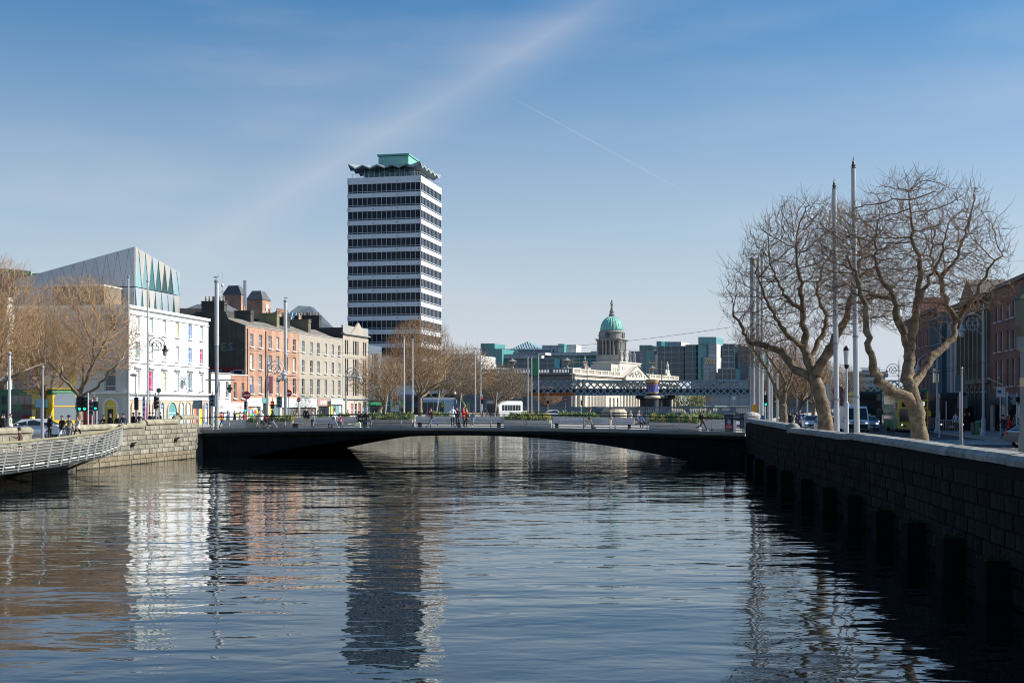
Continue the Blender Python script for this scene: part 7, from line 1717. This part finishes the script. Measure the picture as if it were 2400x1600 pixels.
c3 = bus('double_decker_bus', 'yellow double decker bus showing C3 behind the largest tree trunk', 37.0, 116.6, lane, L_=10.6, Wd=2.55, front=yb, side=gb2, roof=yb, route='C3', mirror=yb)
q = MB(); q.box(2.2, -1.32, 2.1, 4.3, -1.29, 2.65) ; q.build('side_poster', M('poster_pinkred', (.4, .09, .08)), c3)
q = MB()
for k in range(7): q.box(2.35, -1.335, 2.15 + k * .07, 2.35 + [1.2, .8, 1.5, .9, 1.3, .7, 1.1][k], -1.321, 2.18 + k * .07)
q.build('poster_marks', whm, c3)
bus('double_decker_bus', 'dark fronted double decker bus with yellow roof edge behind the white van', 40.0, 140.5, lane, front=bdk, side=bdk, roof=yb, mirror=bdk)
bus('dark_coach', 'black coach with one bright headlight right of the yellow C3 bus', 41.5, 119.5, lane, H=3.6, decks=1, front=bdk, side=bdk, roof=bdk, mirror=bdk, cat='coach')
b1 = bus('double_decker_bus', 'green and yellow double decker bus behind the left bare tree', -45.4, 118.4, R(-42), L_=10.6, front=yb, side=gb2, roof=gb2, arch=True, mirror=yb)
q = MB(); q.box(-.6, -1.285, 2.05, 4.2, -1.27, 2.5); q.build('side_advert', M('advert_mix', (.25, .1, .06), var=.6, scale=3), b1); q = MB(); q.box(1.4, -1.285, .5, 4.4, -1.262, 3.8); q.box(.4, -1.284, 3.45, 4.4, -1.26, 4.0); q.build('yellow_side', yb, b1); q = MB(); q.box(.4, -1.27, 3.93, 5.3, 1.27, 4.02); q.build('yellow_roof', yb, b1); q = MB(); q.box(2.2, -1.3, .6, 4.1, -1.286, 2.0); q.build('door', gl_v, b1); q = MB(); q.box(-.4, -1.3, .7, 1.1, -1.272, 1.5); q.build('red_advert', M('advert_red', (.35, .01, .02)), b1)
bus('blue_bus', 'pale blue and white bus behind the tallest bare tree at mid distance', px(1003, 190), 190, R(8), L_=8.5, H=3.6, decks=1, front=M('bus_blue', (.05, .16, .35), .4), side=M('bus_palebl', (.35, .5, .62), .4), roof=whm)
bus('blue_bus', 'dark blue double decker bus left of the tallest bare tree', px(962, 186), 186, R(-80), H=4.0, front=M('bus_navy', (.02, .06, .14), .4), side=M('bus_navy', (.02, .06, .14), .4), roof=M('bus_navy', (.02, .06, .14), .4))
bus('white_coach', 'white coach with dark side windows on the left bank beyond the bridge', px(1183, 245), 245, R(225), L_=7.5, H=3.2, decks=1, front=whm, side=whm, roof=whm, cat='coach')
bus('green_bus', 'small green and cream bus beyond the stone bridge', px(1686, 600), 600, R(200), L_=7, H=3.0, decks=1, front=pc('green'), side=M('bus_mint', (.45, .6, .42)), roof=pc('green'), zb=pz(955, 600))
def car(name, label, x, y, ang, col, L_=4.2, Wd=1.72, H=1.45, van=False, sign=None, cat='car', zb=ST):
    o = thing(name, label, cat, (x, y, zb), ang); h = L_ / 2
    if van: P = [(-h, .35), (h - .15, .35), (h, .55), (h - .02, .95), (h - .35, 1.15), (h - 1.15, H - .12), (h - 1.5, H), (-h + .1, H), (-h, H - .1)]
    else: P = [(-h, .32), (h, .32), (h, .6), (h - .15, .8), (h - 1.0, .95), (h - 1.75, H - .03), (h - 2.3, H), (-h + 1.0, H - .03), (-h + .25, 1.0), (-h, .9)]
    def loft(P, w0, w1, z0, z1):
        q = MB(); n = len(P)
        for s in (-1, 1):
            for a, z in P: t = max(0, min(1, (z - z0) / (z1 - z0))); q.v.append((a, s * (w0 + (w1 - w0) * t), z))
        q.f = [tuple(range(n)), tuple(range(2 * n - 1, n - 1, -1))] + [(i, (i + 1) % n, n + (i + 1) % n, n + i) for i in range(n)]; q.m = [0] * len(q.f); return q
    loft(P, Wd / 2, Wd / 2 * (.92 if van else .78), .9, H).build('body', col, o)
    if van:
        q = MB(); q.poly([(h - .40, -Wd * .44, 1.2), (h - .40, Wd * .44, 1.2), (h - 1.13, Wd * .42, H - .17), (h - 1.13, -Wd * .42, H - .17)]); q.v = [(a + .02, b_, c + .01) for a, b_, c in q.v]; q.build('windscreen', gl_v, o)
        for s in (-1, 1): q = MB(); q.poly([(h - .75, s * (Wd / 2 + .0), 1.2), (h - 1.5, s * (Wd / 2 + .0), 1.2), (h - 1.5, s * (Wd / 2 * .945), H - .3), (h - 1.15, s * (Wd / 2 * .945), H - .3)]); q.build('side_window', gl_v, o)
        q = MB(); q.box(h + .0, -Wd * .43, .42, h + .02, Wd * .43, .8); q.build('grille', black_metal, o); q = MB(); q.cbox(0, 0, H, 1.2, .8, .25); q.build('roof_box', whm, o); q = MB(); q.cbox(h + .035, 0, .75, .02, .18, .12); q.build('badge', silver, o)
        q = MB(); q.box(h - .06, -.5, .95, h + .0, .5, 1.02); q.build('name_band', M('band_purple', (.3, .12, .3)), o)
    else:
        q = MB(); q.poly([(h - 1.03, -Wd * .43, .98), (h - 1.03, Wd * .43, .98), (h - 1.72, Wd * .37, H - .07), (h - 1.72, -Wd * .37, H - .07)]); q.v = [(a + .02, b_, c + .01) for a, b_, c in q.v]; q.build('windscreen', gl_v, o)
        q = MB(); q.poly([(-h + .28, -Wd * .43, 1.03), (-h + .28, Wd * .43, 1.03), (-h + .93, Wd * .37, H - .07), (-h + .93, -Wd * .37, H - .07)]); q.v = [(a - .02, b_, c + .01) for a, b_, c in q.v]; q.build('rear_window', gl_v, o)
        for s in (-1, 1):
            for a, b_ in ((h - 1.15, h - 2.1), (h - 2.2, -h + .55)):
                q = MB(); t = Wd / 2 + .004; t2 = Wd / 2 * .80; q.poly([(a, s * t * .985, .98), (b_, s * t * .985, .98), (b_ + (.35 if b_ < -h + 1 else 0), s * t2 * 1.015, H - .12), (a - (.5 if a > h - 1.3 else 0), s * t2 * 1.015, H - .12)]); q.build('side_window', gl_v, o)
        q = MB(); q.box(h, -Wd * .3, .4, h + .015, Wd * .3, .6); q.build('grille', black_metal, o)
    for s in (-1, 1):
        q = MB(); q.ball(h - .06, s * Wd * .38, .72 if not van else .9, .08, .16, .08, 8); q.build('headlight', M('lamp_white', (.9, .9, .85), .2, emit=.8), o)
        q = MB(); q.cbox(-h - .01, s * Wd * .4, .75, .05, .2, .18); q.build('tail_light', redm, o)
        q = MB(); q.ball(h - (1.1 if van else 1.5), s * (Wd / 2 + .1), 1.05, .08, .1, .07, 8); q.build('mirror', col, o)
        for xw in (h - .8, -h + .75): wheel(o, xw, s * (Wd / 2 - .1), .32, .2)
    q = MB(); q.box(h + .016, -.26, .36, h + .03, .26, .46); q.build('number_plate', whm, o)
    if sign: q = MB(); q.cbox(-.1, 0, H, .2, .6, .16); q.build('roof_sign', M('taxi_yellow', (.6, .6, .12)), o)
    return o
cw = M('car_white', (.72, .73, .75), .3, spec=.6); cs_ = M('car_silver', (.38, .42, .47), .25, metal=.5); cd = M('car_dark', (.03, .035, .045), .25, spec=.6); cb_ = M('car_blue', (.10, .17, .28), .25, spec=.6)
car('white_van', 'white high roof delivery van behind the two spearhead poles', 30.4, 110.0, lane, cw, L_=5.6, Wd=2.05, H=2.35, van=True, cat='van')
car('taxi_car', 'pale blue taxi with yellow roof sign between the van and the C3 bus', 34.35, 119.5, lane, M('car_paleblue', (.3, .38, .5), .3), sign=True)
car('parked_car', 'white car half hidden left of the slim white lamp', 29.6, 122, lane, cw); car('parked_car', 'dark blue car left of the white van at mid distance', 26.9, 106, lane, cb_)
car('white_suv', 'pale car directly behind the blue taxi', 34.9, 125.5, lane, cs_, H=1.6)
hb_ = car('dark_hatchback', 'dark hatchback with white letters at the right edge of the street', 31.2, 72.6, R(12), M('car_graphite', (.16, .175, .20), .25, metal=.5), L_=4.0, H=1.5)
car('taxi_car', 'white taxi behind the low stone parapet at the far left', px(72, 92), 92.0, R(187), cw, L_=4.4, sign=True)
car('parked_car', 'small white car on the left bank beyond the bridge', px(1300, 250), 250, R(10), cw)
text('N', .45, whm, hb_, (-1.55, -.875, .75), (R(90), 0, 0), bold=.03); text('N', .45, whm, hb_, (-1.2, -.875, .75), (R(90), 0, 0), bold=.03)
# motorcycle-like pram
def pram(u, v, label):
    p = b2w(u, v, dz(u)); o = thing('pushchair', label, 'pushchair', p, bang + R(10)); q = MB()
    q.tube([(-.55, -.2, 1.0), (-.2, -.2, .55), (.35, -.2, .2)], .018, 5); q.tube([(-.55, .2, 1.0), (-.2, .2, .55), (.35, .2, .2)], .018, 5); q.tube([(-.3, -.2, .15), (.1, -.2, .6)], .018, 5); q.tube([(-.3, .2, .15), (.1, .2, .6)], .018, 5); q.tube([(-.55, -.2, 1.0), (-.55, .2, 1.0)], .02, 5); q.build('frame', silver, o)
    q = MB(); q.prism([(-.3, .45), (.3, .4), (.38, .5), (.1, .6), (-.2, .95), (-.35, .9)], -.2, .2, axis='y'); q.build('seat', black_metal, o); q = MB(); q.ball(-.15, 0, .95, .24, .22, .2, 10); q.build('hood', M('pram_red', (.35, .02, .03)), o)
    for a in (-.3, .35):
        for s in (-.22, .22): q = MB(); q.lathe([(.09, -.02), (.11, 0), (.09, .02)], 12); q.build('wheel', rubber, o, (a, s, .11), rot=(R(90), 0, 0))

# ---------------------------------------------------------------- people
def person_mesh(key, hip=(0, 0), knee=(0, 0), sh=(0, 0), el=(.2, .2), lean=0.0, seat=False, abd=.12):
    L1_, L2_ = .43, .43; A1, A2 = .28, .25
    def leg(h, k): # angles forward
        a = h; kx_, kz_ = L1_ * math.sin(a), -L1_ * math.cos(a); b_ = a - k; return (kx_, kz_), (kx_ + L2_ * math.sin(b_), kz_ - L2_ * math.cos(b_))
    legs = [leg(hip[i], knee[i]) for i in (0, 1)]; low = min(l[1][1] for l in legs); hz = .07 - low
    V, E, Rr, Lb = [], [], [], []
    def add(p, r, lab, par=None):
        V.append(p); Rr.append(r); Lb.append(lab)
        if par is not None: E.append((par, len(V) - 1))
        return len(V) - 1
    cl, sl_ = math.cos(lean), math.sin(lean)
    def T(x, y, z): return (x * cl + z * sl_, y, hz + z * cl - x * sl_)
    pel = add((0, 0, hz), (.14, .12), 'trouser')
    wa = add(T(0, 0, .16), (.125, .105), 'top', pel); chst = add(T(0, 0, .36), (.15, .115), 'top', wa); up = add(T(0, 0, .47), (.12, .09), 'top', chst)
    nk = add(T(.01, 0, .56), (.052, .052), 'skin', up); hd = add(T(.03, 0, .64), (.075, .07), 'skin', nk); ht = add(T(.025, 0, .74), (.085, .078), 'skin', hd); tp_ = add(T(.02, 0, .80), (.05, .05), 'skin', ht)
    hands = []
    for i, s in enumerate((-1, 1)):
        h0 = add((0, s * .085, hz - .03), (.085, .085), 'trouser', pel); (kx_, kz_), (ax_, az_) = legs[i]
        kn = add((kx_, s * .1, hz + kz_), (.06, .06), 'trouser', h0); an = add((ax_, s * .1, hz + az_ + .03), (.042, .042), 'trouser', kn); to = add((ax_ + .15, s * .115, hz + az_ - .025), (.038, .032), 'shoe', an)
        sp_ = add(T(0, s * .16, .44), (.06, .055), 'top', up); a = sh[i] + lean * 0; ex = A1 * math.sin(a); ez = -A1 * math.cos(a)
        p0 = Vector(T(0, s * .18, .43)); pe_ = p0 + Vector((ex, s * abd * .5, ez)); b_ = a + el[i]; pw = pe_ + Vector((A2 * math.sin(b_), -s * .02, -A2 * math.cos(b_)))
        e_ = add(tuple(pe_), (.043, .043), 'top', sp_); w_ = add(tuple(pw), (.028, .028), 'top', e_); dirh = (pw - pe_).normalized(); hp = pw + dirh * .07; add(tuple(hp), (.032, .02), 'skin', w_); hands.append((hp, dirh, s))
    me = bpy.data.meshes.new(key); me.from_pydata(V, E, []); o = bpy.data.objects.new(key, me); COL.objects.link(o)
    sk = o.modifiers.new('s', 'SKIN'); sk.use_smooth_shade = True
    for i, r in enumerate(Rr): me.skin_vertices[0].data[i].radius = r; me.skin_vertices[0].data[i].use_root = (i == 0)
    sb_ = o.modifiers.new('d', 'SUBSURF'); sb_.levels = 1; sb_.render_levels = 1
    dg = bpy.context.evaluated_depsgraph_get(); m2_ = bpy.data.meshes.new_from_object(o.evaluated_get(dg)); bpy.data.objects.remove(o)
    q = MB(); q.v = [tuple(v.co) for v in m2_.vertices]; q.f = [tuple(p.vertices) for p in m2_.polygons]
    segs = [(Vector(V[a]), Vector(V[b_]), Lb[b_]) for a, b_ in E]; mp_ = {'skin': 0, 'top': 1, 'trouser': 2, 'shoe': 3}
    for p in m2_.polygons:
        c = p.center; best = None
        for a, b_, lb in segs:
            ab = b_ - a; t = max(0, min(1, (c - a).dot(ab) / ab.length_squared)); d = (a + ab * t - c).length_squared
            if best is None or d < best[0]: best = (d, lb)
        q.m.append(mp_[best[1]])
    # fingers, thumb, nose, eyes
    for hp, d, s in hands:
        side = d.cross(Vector((0, 1, 0)) if abs(d.y) < .9 else Vector((1, 0, 0))).normalized(); inn = Vector((0, -s, 0))
        for k, ln in enumerate((.062, .072, .068, .052)):
            b0 = hp + side * ((k - 1.5) * .016) - d * .01; q.tube([b0, b0 + d * ln * .55 + inn * .006, b0 + d * ln + inn * .024], [.0085, .008, .0055], 5, mi=0)
        b0 = hp - d * .035 + side * .024; q.tube([b0, b0 + side * .022 + d * .025 + inn * .012, b0 + side * .024 + d * .055 + inn * .02], [.010, .009, .006], 5, mi=0)
    hc = Vector(T(.03, 0, .70)); f_ = Vector((cl, 0, -sl_)); u_ = Vector((sl_, 0, cl))
    q.tube([hc + f_ * .075 + u_ * .015, hc + f_ * .105 - u_ * .02], [.008, .014], 5, mi=0)
    for s in (-1, 1):
        p = hc + f_ * .078 + u_ * .018 + Vector((0, s * .03, 0)); q.ball(p.x, p.y, p.z, .009, n=6, mi=3); p = hc + Vector((0, s * .082, 0)) - f_ * .01; q.ball(p.x, p.y, p.z, .012, .01, .024, 6, mi=0)
    p = hc + f_ * .082 - u_ * .045; q.ball(p.x, p.y, p.z, .008, .02, .005, 6, mi=4)
    return q, hc, f_, u_, hz
skin_m = [M('skin_light', (.55, .34, .25), .6), M('skin_tan', (.36, .2, .13), .6), M('skin_dark', (.12, .06, .04), .6)]
lip = M('lip', (.3, .1, .09), .6); CLO = {}
def cloth(n, c): return M('cloth_' + n, c, .9, var=.12, scale=6)
CC = dict(black=(.014, .014, .016), navy=(.02, .03, .07), jeans=(.08, .13, .24), ljeans=(.22, .32, .46), grey=(.16, .16, .17), beige=(.42, .32, .22), cream=(.62, .56, .46), white=(.78, .78, .78), red=(.62, .03, .03), pink=(.6, .18, .26), green=(.07, .09, .05), brown=(.12, .065, .04), teal=(.02, .33, .33), blue=(.04, .1, .4), denim=(.12, .2, .32), shorts=(.05, .2, .25), orange=(.6, .2, .06))
POSES = {}
def pose(k):
    if k not in POSES:
        spec = dict(stand=dict(el=(.25, .35)), walk=dict(hip=(.5, -.42), knee=(.1, .35), sh=(-.4, .45), el=(.3, .5), lean=.05), stride=dict(hip=(-.5, .45), knee=(.5, .05), sh=(.45, -.35), el=(.5, .3), lean=.06), sit=dict(hip=(1.5, 1.42), knee=(1.5, 1.3), sh=(.5, .6), el=(1.1, 1.0), lean=.12), hold=dict(hip=(.05, -.05), sh=(.4, .45), el=(1.5, 1.45)), run=dict(hip=(.15, -.3), knee=(.1, 1.3), sh=(-.6, .5), el=(1.5, 1.5), lean=.1))[k]
        POSES[k] = person_mesh(k, **spec)
        POSES[k] += (POSES[k][0].mesh('body', [skin_m[0]] * 3 + [M('shoe_dark', (.02, .02, .02)), lip], True),)
    return POSES[k]
def hair_mesh(kind, hc, f_, u_):
    q = MB(); c = hc + u_ * .035 - f_ * .012
    n = 12
    def cap(rx, ry, rz_, c, zmin):
        base = len(q.v); h = 6
        for i in range(h + 1):
            a = (math.pi * zmin) * i / h
            for j in range(n):
                t = 6.2831853 * j / n; cut = 1 if math.cos(t) < .3 or i < 4 else .86; aa = a * cut
                p = c + f_ * (rx * math.sin(aa) * math.cos(t)) + Vector((0, ry * math.sin(aa) * math.sin(t), 0)) + u_ * (rz_ * math.cos(aa)); q.v.append(tuple(p))
        for i in range(h):
            for j in range(n):
                j2 = (j + 1) % n
                if i >= 3 and (j in (0, n - 1, 1, n - 2) and math.cos(6.28 * j / n) > .4): continue
                q.f.append((base + i * n + j, base + (i + 1) * n + j, base + (i + 1) * n + j2, base + i * n + j2)); q.m.append(0)
    cap(.107, .094, .098, c, .62)
    if kind == 'long': q.tube([c - f_ * .06 + u_ * .0, c - f_ * .09 - u_ * .12, c - f_ * .10 - u_ * .28], [.085, .08, .05], 8)
    if kind == 'curly':
        r = random.Random(3)
        for k in range(26): a, b_ = r.uniform(1.2, 5.1), r.uniform(-.5, 1.4); p = c + f_ * (.1 * math.cos(a) * math.cos(b_)) + Vector((0, .1 * math.sin(a) * math.cos(b_), 0)) + u_ * (.1 * math.sin(b_)); q.ball(p.x, p.y, p.z, .04, n=6)
    if kind == 'hat': q.tube([c + u_ * .03, c + u_ * .045], [.17, .165], 14); q.tube([c + u_ * .04, c + u_ * .12], [.1, .08], 12)
    return q.mesh('hair', skin_m[0], True)
HM = {}
def person(x, y, z, rz, p, top, legs, label, skin=0, hair='short', hcol='dark', shoe='black', s=1.0, bag=None, grp='people in the scene'):
    q, hc, f_, u_, hz, me = pose(p); o = thing('person', label, 'person', (x, y, z), rz, grp); o.scale = (s, s, s)
    b_ = ob('body', me, o)
    mats = [skin_m[skin], cloth(top, CC[top]), skin_m[skin] if legs == 'bare' else cloth(legs, CC[legs]), M('shoe_white', (.7, .7, .7)) if shoe == 'white' else M('shoe_dark', (.02, .02, .02)), lip]
    for i, m_ in enumerate(mats): b_.material_slots[i].link = 'OBJECT'; b_.material_slots[i].material = m_
    k = (p, hair)
    if k not in HM: HM[k] = hair_mesh(hair, hc, f_, u_)
    h = ob('hair', HM[k], o); h.material_slots[0].link = 'OBJECT'; h.material_slots[0].material = M('hair_' + hcol, dict(dark=(.015, .011, .009), brown=(.07, .035, .02), blond=(.45, .32, .16), red=(.3, .08, .03), grey=(.3, .3, .3), cream=(.6, .55, .42))[hcol], .7)
    jk = MB()
    if p != 'sit' and top not in ('white',) or True:
        # hem of the top, hanging over the hips
        jk.lathe([(.135, hz + .14), (.155, hz - .02), (.165, hz - .1)], 12); jk.v = [(a * 1.0, b2 * 1.12, c) for a, b2, c in jk.v] if p != 'sit' else [(a * .9, b2, c + .06) for a, b2, c in jk.v]
        jk.build('jacket_hem', mats[1], o, smooth=True)
    if legs == 'bare': q2 = MB(); q2.lathe([(.14, hz + .08), (.16, hz - .1), (.17, hz - .2)], 10); q2.build('shorts', cloth('shorts', CC['shorts']), o)
    if bag:
        q2 = MB(); kind, bc = bag
        if kind == 'pack': q2.ball(-.2, 0, hz + .3, .11, .15, .22, 10)
        else: q2.ball(.0, -.24, hz - .02, .15, .07, .17, 10); q2.tube([(.0, -.2, hz + .12), (0, -.1, hz + .45)], .012, 4)
        o2 = q2.build('bag', cloth(bc, CC[bc]), None, (x, y, z), rz)
        o2['label'] = ' '.join((bc + (' backpack worn by ' if kind == 'pack' else ' shoulder bag of ') + 'the person ' + label.split('person ', 1)[-1]).split()[:16]); o2['category'] = 'bag'; o2.scale = (s, s, s)
    return o
def bp(pxx, v, rot, *a, **k):
    u = on_bridge(pxx, v); p = b2w(u, v, dz(u)); return person(p.x, p.y, p.z + k.pop('dz', 0), bang + R(rot), *a, grp='people on the bridge', **k)
bp(607, 2.6, 180, 'stand', 'grey', 'grey', 'person in grey with arms full beside the pushchair', hair='short', bag=('side', 'white'))
bp(614, 3.2, 0, 'walk', 'white', 'black', 'person with dark hair in a white shirt behind the pushchair')
bp(639, 2.6, 185, 'walk', 'black', 'ljeans', 'person with long brown hair and pale jeans by the pushchair', hair='long', hcol='brown', shoe='white')
pram(on_bridge(627, 2.4), 2.4, 'dark pushchair with red hood near the left end of the bridge')
bp(717, 2.8, 90, 'stand', 'black', 'beige', 'tall person in black jacket and beige trousers seen from behind', hair='short', hcol='brown', s=1.06, bag=('side', 'black'))
bp(732, 2.8, 60, 'stand', 'cream', 'navy', 'person with curly red hair and cream jacket', hair='curly', hcol='red', s=.93)
bp(783, 2.2, 10, 'walk', 'white', 'ljeans', 'person in white top and pale jeans with grey bag', hair='short', hcol='dark', shoe='white', bag=('side', 'grey'))
bp(797, 4.0, -80, 'sit', 'pink', 'black', 'person in pink jacket sitting on the left long bench', hair='short', dz=-.02, s=.95)
bp(842, 4.0, -85, 'sit', 'black', 'black', 'person in black sitting on the bench holding a phone', hair='curly', hcol='brown')
bp(853, 4.0, -95, 'sit', 'black', 'black', 'person in dark clothes sitting second on the bench', hair='short', hcol='brown')
bp(861, 4.0, -90, 'sit', 'black', 'navy', 'person with blond hair sitting at the right end of the left bench', hair='long', hcol='blond')
u_b = on_bridge(839, 3.2); p_b = b2w(u_b, 3.2, dz(u_b)); q = MB(); q.prism([(-.22, 0), (.22, 0), (.24, .36), (.12, .5), (-.1, .48), (-.24, .3)], -.1, .1, axis='y'); tag(q.build('carrier_bag', M('bag_pale', (.6, .65, .5), .6, var=.2, scale=5), None, p_b, bang), 'pale green and white carrier bag on the deck before seated people', 'bag')
bp(1012, 2.0, 182, 'stride', 'black', 'jeans', 'person walking left with a turquoise bag over blue jeans', hair='short', hcol='brown', shoe='black', bag=('side', 'teal'))
bp(1061, 3.0, -60, 'hold', 'white', 'black', 'person with white t shirt standing with folded arms', hair='short', hcol='brown', s=1.05)
bp(1072, 3.6, -100, 'stand', 'navy', 'navy', 'person in navy standing behind the white t shirt', hair='short')
bp(1086, 3.0, 0, 'hold', 'red', 'black', 'person in bright red top and black skirt near the bridge centre', hair='short', hcol='dark', s=1.03)
bp(1094, 3.9, -90, 'sit', 'green', 'black', 'person with blond hair sitting right behind the red top', hair='long', hcol='blond')
bp(1108, 3.9, -90, 'sit', 'denim', 'grey', 'person in denim jacket and grey trousers sitting on the middle bench', hair='hat', hcol='brown', shoe='white')
bp(1382, 1.6, 0, 'walk', 'green', 'beige', 'person in green jacket and beige trousers striding right', hair='short', hcol='brown', s=1.05)
bp(1431, 2.0, 180, 'stand', 'grey', 'cream', 'person in grey top and cream trousers with a tan bag', hair='short', hcol='dark', shoe='white', bag=('side', 'beige'))
bp(1501, 3.6, -70, 'sit', 'denim', 'black', 'person in denim jacket and black trousers sitting on the right bench', hair='hat', hcol='brown', shoe='white')
bp(1647, 1.4, 0, 'stride', 'brown', 'navy', 'person in brown top and navy jeans walking right', skin=1, hair='short', hcol='dark', shoe='white', bag=('pack', 'black'))
bp(1603, 21.5, 90, 'stand', 'beige', 'grey', 'person beyond the far planter near the stone balustrade', hair='short', hcol='dark')
bp(1478, 21, 90, 'stand', 'cream', 'cream', 'person in cream hat on the far side of the bridge', hair='hat', hcol='cream', s=.8)
bp(1498, 21, 90, 'stand', 'white', 'grey', 'person with pale hood beside the cream hat', hair='curly', hcol='cream', s=.82)
LB = 'people on the left bank'; RBk = 'people on the right bank'
def gp_(pxx, Y, rz, *a, z=ST + .12, **k): return person(px(pxx, Y), Y, z, R(rz), *a, **k)
person(px(48, 71.4), 71.4, bwz(71.4), R(200), 'run', 'brown', 'bare', 'person jogging in brown top and blue shorts on the boardwalk', hair='curly', shoe='white', s=.97, grp=LB)
for p_, Y_, rz, ps, tp, lg, l_, kw in (
    (5, 88, 90, 'stand', 'black', 'black', 'person in black at the extreme left behind the parapet', {}), (10, 87, 200, 'stand', 'black', 'grey', 'person in black beside the cream jacket at the far left', {}), (24, 86.5, 0, 'stand', 'cream', 'black', 'person in cream jacket behind the low parapet', {}),
    (117, 86, 240, 'stand', 'black', 'black', 'person with brown hair in black by the end of the parapet', dict(hcol='brown')), (146, 82.4, 265, 'walk', 'black', 'ljeans', 'person in black jacket and pale jeans walking off the quay', dict(hcol='brown')), (162, 82.0, 270, 'stride', 'grey', 'grey', 'person in grey jacket with black cap next to pale jeans', dict(hair='hat', hcol='dark')), (182, 83, 255, 'walk', 'cream', 'black', 'person in cream checked coat left of the tree trunk', dict(hair='long', hcol='brown')),
    (243, 91, 250, 'hold', 'black', 'black', 'person in black leaning behind the wall under the yellow arch', dict(s=.93)), (259, 91.6, 250, 'stand', 'black', 'black', 'person with long dark hair behind the wall', dict(hair='long')), (275, 92, 250, 'stand', 'black', 'navy', 'person with blond hair behind the wall by the first flagpole', dict(hair='long', hcol='blond', s=.96)), (289, 92.5, 90, 'stand', 'navy', 'navy', 'person in navy left of the first flagpole', {}),
    (312, 100, 60, 'stand', 'black', 'black', 'person in black by the magenta poster', {}), (327, 101, 120, 'stand', 'black', 'black', 'person in black right of the magenta poster', {}), (351, 104, 160, 'stand', 'black', 'black', 'person in black right of the second flagpole', {}), (358, 105, 200, 'stand', 'grey', 'black', 'person in grey before the blue arch', {}), (365, 104, 250, 'stand', 'black', 'navy', 'person in black under the three hooded traffic light', {}), (376, 106, 210, 'stand', 'black', 'black', 'person in black before the teal doorway', {}), (415, 103, 210, 'stand', 'navy', 'black', 'person in navy left of the wall scroll', dict(hair='long')),
    (503, 126, 20, 'walk', 'white', 'grey', 'person in white before the purple painted panel', {}), (520, 127, 160, 'walk', 'orange', 'navy', 'person in orange top before the painted shopfront', {}), (534, 128, 0, 'stand', 'denim', 'black', 'person in blue before the painted shopfront', {}), (550, 127, 30, 'stand', 'black', 'black', 'person in black left of the no entry sign', {}), (562, 129, 10, 'walk', 'beige', 'navy', 'person in beige walking below the small brick shop', {}), (572, 128, 180, 'walk', 'red', 'black', 'person in red below the no entry sign', {}),
    (688, 140, 0, 'walk', 'black', 'black', 'person in black and white before the shutters', {}), (695, 141, 0, 'walk', 'beige', 'black', 'person with red hat before the shutters', dict(hair='hat', hcol='red')), (745, 138, 190, 'stand', 'denim', 'navy', 'person in blue near the maroon shop sign', {}), (752, 139, 20, 'stand', 'navy', 'black', 'person in navy beside the blue jacket', {}), (815, 150, 20, 'stand', 'black', 'black', 'person in dark coat before the red windows', {}), (1001, 150, 90, 'stand', 'pink', 'grey', 'person in pink beyond the bridge by the guard railing', {}), (1007, 150, 60, 'stand', 'pink', 'beige', 'person in pink with pale scarf by the guard railing', {}), (1130, 160, 10, 'walk', 'black', 'black', 'person in black before the distant red light', {}), (1140, 165, 10, 'walk', 'grey', 'black', 'person in grey left of the white coach', {})):
    gp_(p_, Y_, rz, ps, tp, lg, l_, grp=LB, **kw)
for p_, Y_, rz, ps, tp, lg, l_, kw in (
    (1852, 125, 80, 'walk', 'black', 'navy', 'person in black, leftmost of the walking group', {}), (1867, 124, 85, 'stand', 'brown', 'beige', 'person in brown jacket in the middle of the walking group', dict(s=1.03)), (1875, 128, 85, 'stand', 'blue', 'navy', 'person in blue with pale hat in the walking group', dict(hair='hat', hcol='cream')), (1885, 124, 95, 'stride', 'navy', 'jeans', 'person in dark striped top, rightmost of the walking group', dict(s=1.03)),
    (1826, 97, 90, 'stand', 'brown', 'brown', 'person with red hair low behind the coping', dict(hair='long', hcol='red', s=.75)), (1951, 90, 190, 'stand', 'black', 'black', 'person in black with pale blue backpack by the left spearhead pole', dict(bag=('pack', 'ljeans'))),
    (2240, 111, 80, 'stand', 'white', 'black', 'person in white shirt behind the guard railing', {}), (2262, 110, 120, 'stand', 'black', 'black', 'person in black right of the white shirt', {}), (2272, 112, 60, 'stand', 'black', 'navy', 'person in black by the grey litter bin', {}), (2200, 113, 200, 'stand', 'red', 'black', 'person in red jacket by the black coach', {}), (2210, 115, 250, 'stand', 'black', 'black', 'person in black by the yellow edged traffic light', {}),
    (2352, 86, 100, 'walk', 'navy', 'jeans', 'person in navy jacket and blue jeans by the large ornate lamp', dict(s=1.02)), (2363, 86, 10, 'stride', 'red', 'black', 'person in red jacket and black skirt crossing before the hatchback', dict(hair='long', hcol='red')), (2381, 96, 90, 'stand', 'grey', 'black', 'person in grey at the right beyond the hatchback', {})):
    gp_(p_, Y_, rz, ps, tp, lg, l_, grp=RBk, **kw)
# small floating litter and hedge
q = MB(); q.ball(px(1450, 410), 400, ST + 2.5, 3, 2, 2.2, 8)
r_ = random.Random(8); q = MB(); leaves(q, -5, 5, -2, 2, 0, 4.5, 1500, r_, .3); hd = stuff(q.build('hedge', M('hedge_olive', (.16, .17, .05), .8, var=.4), None, (px(1615, 395), 395, pz(958, 395))))
hd['label'] = 'olive green hedge beyond the stone bridge right of the painted drum'
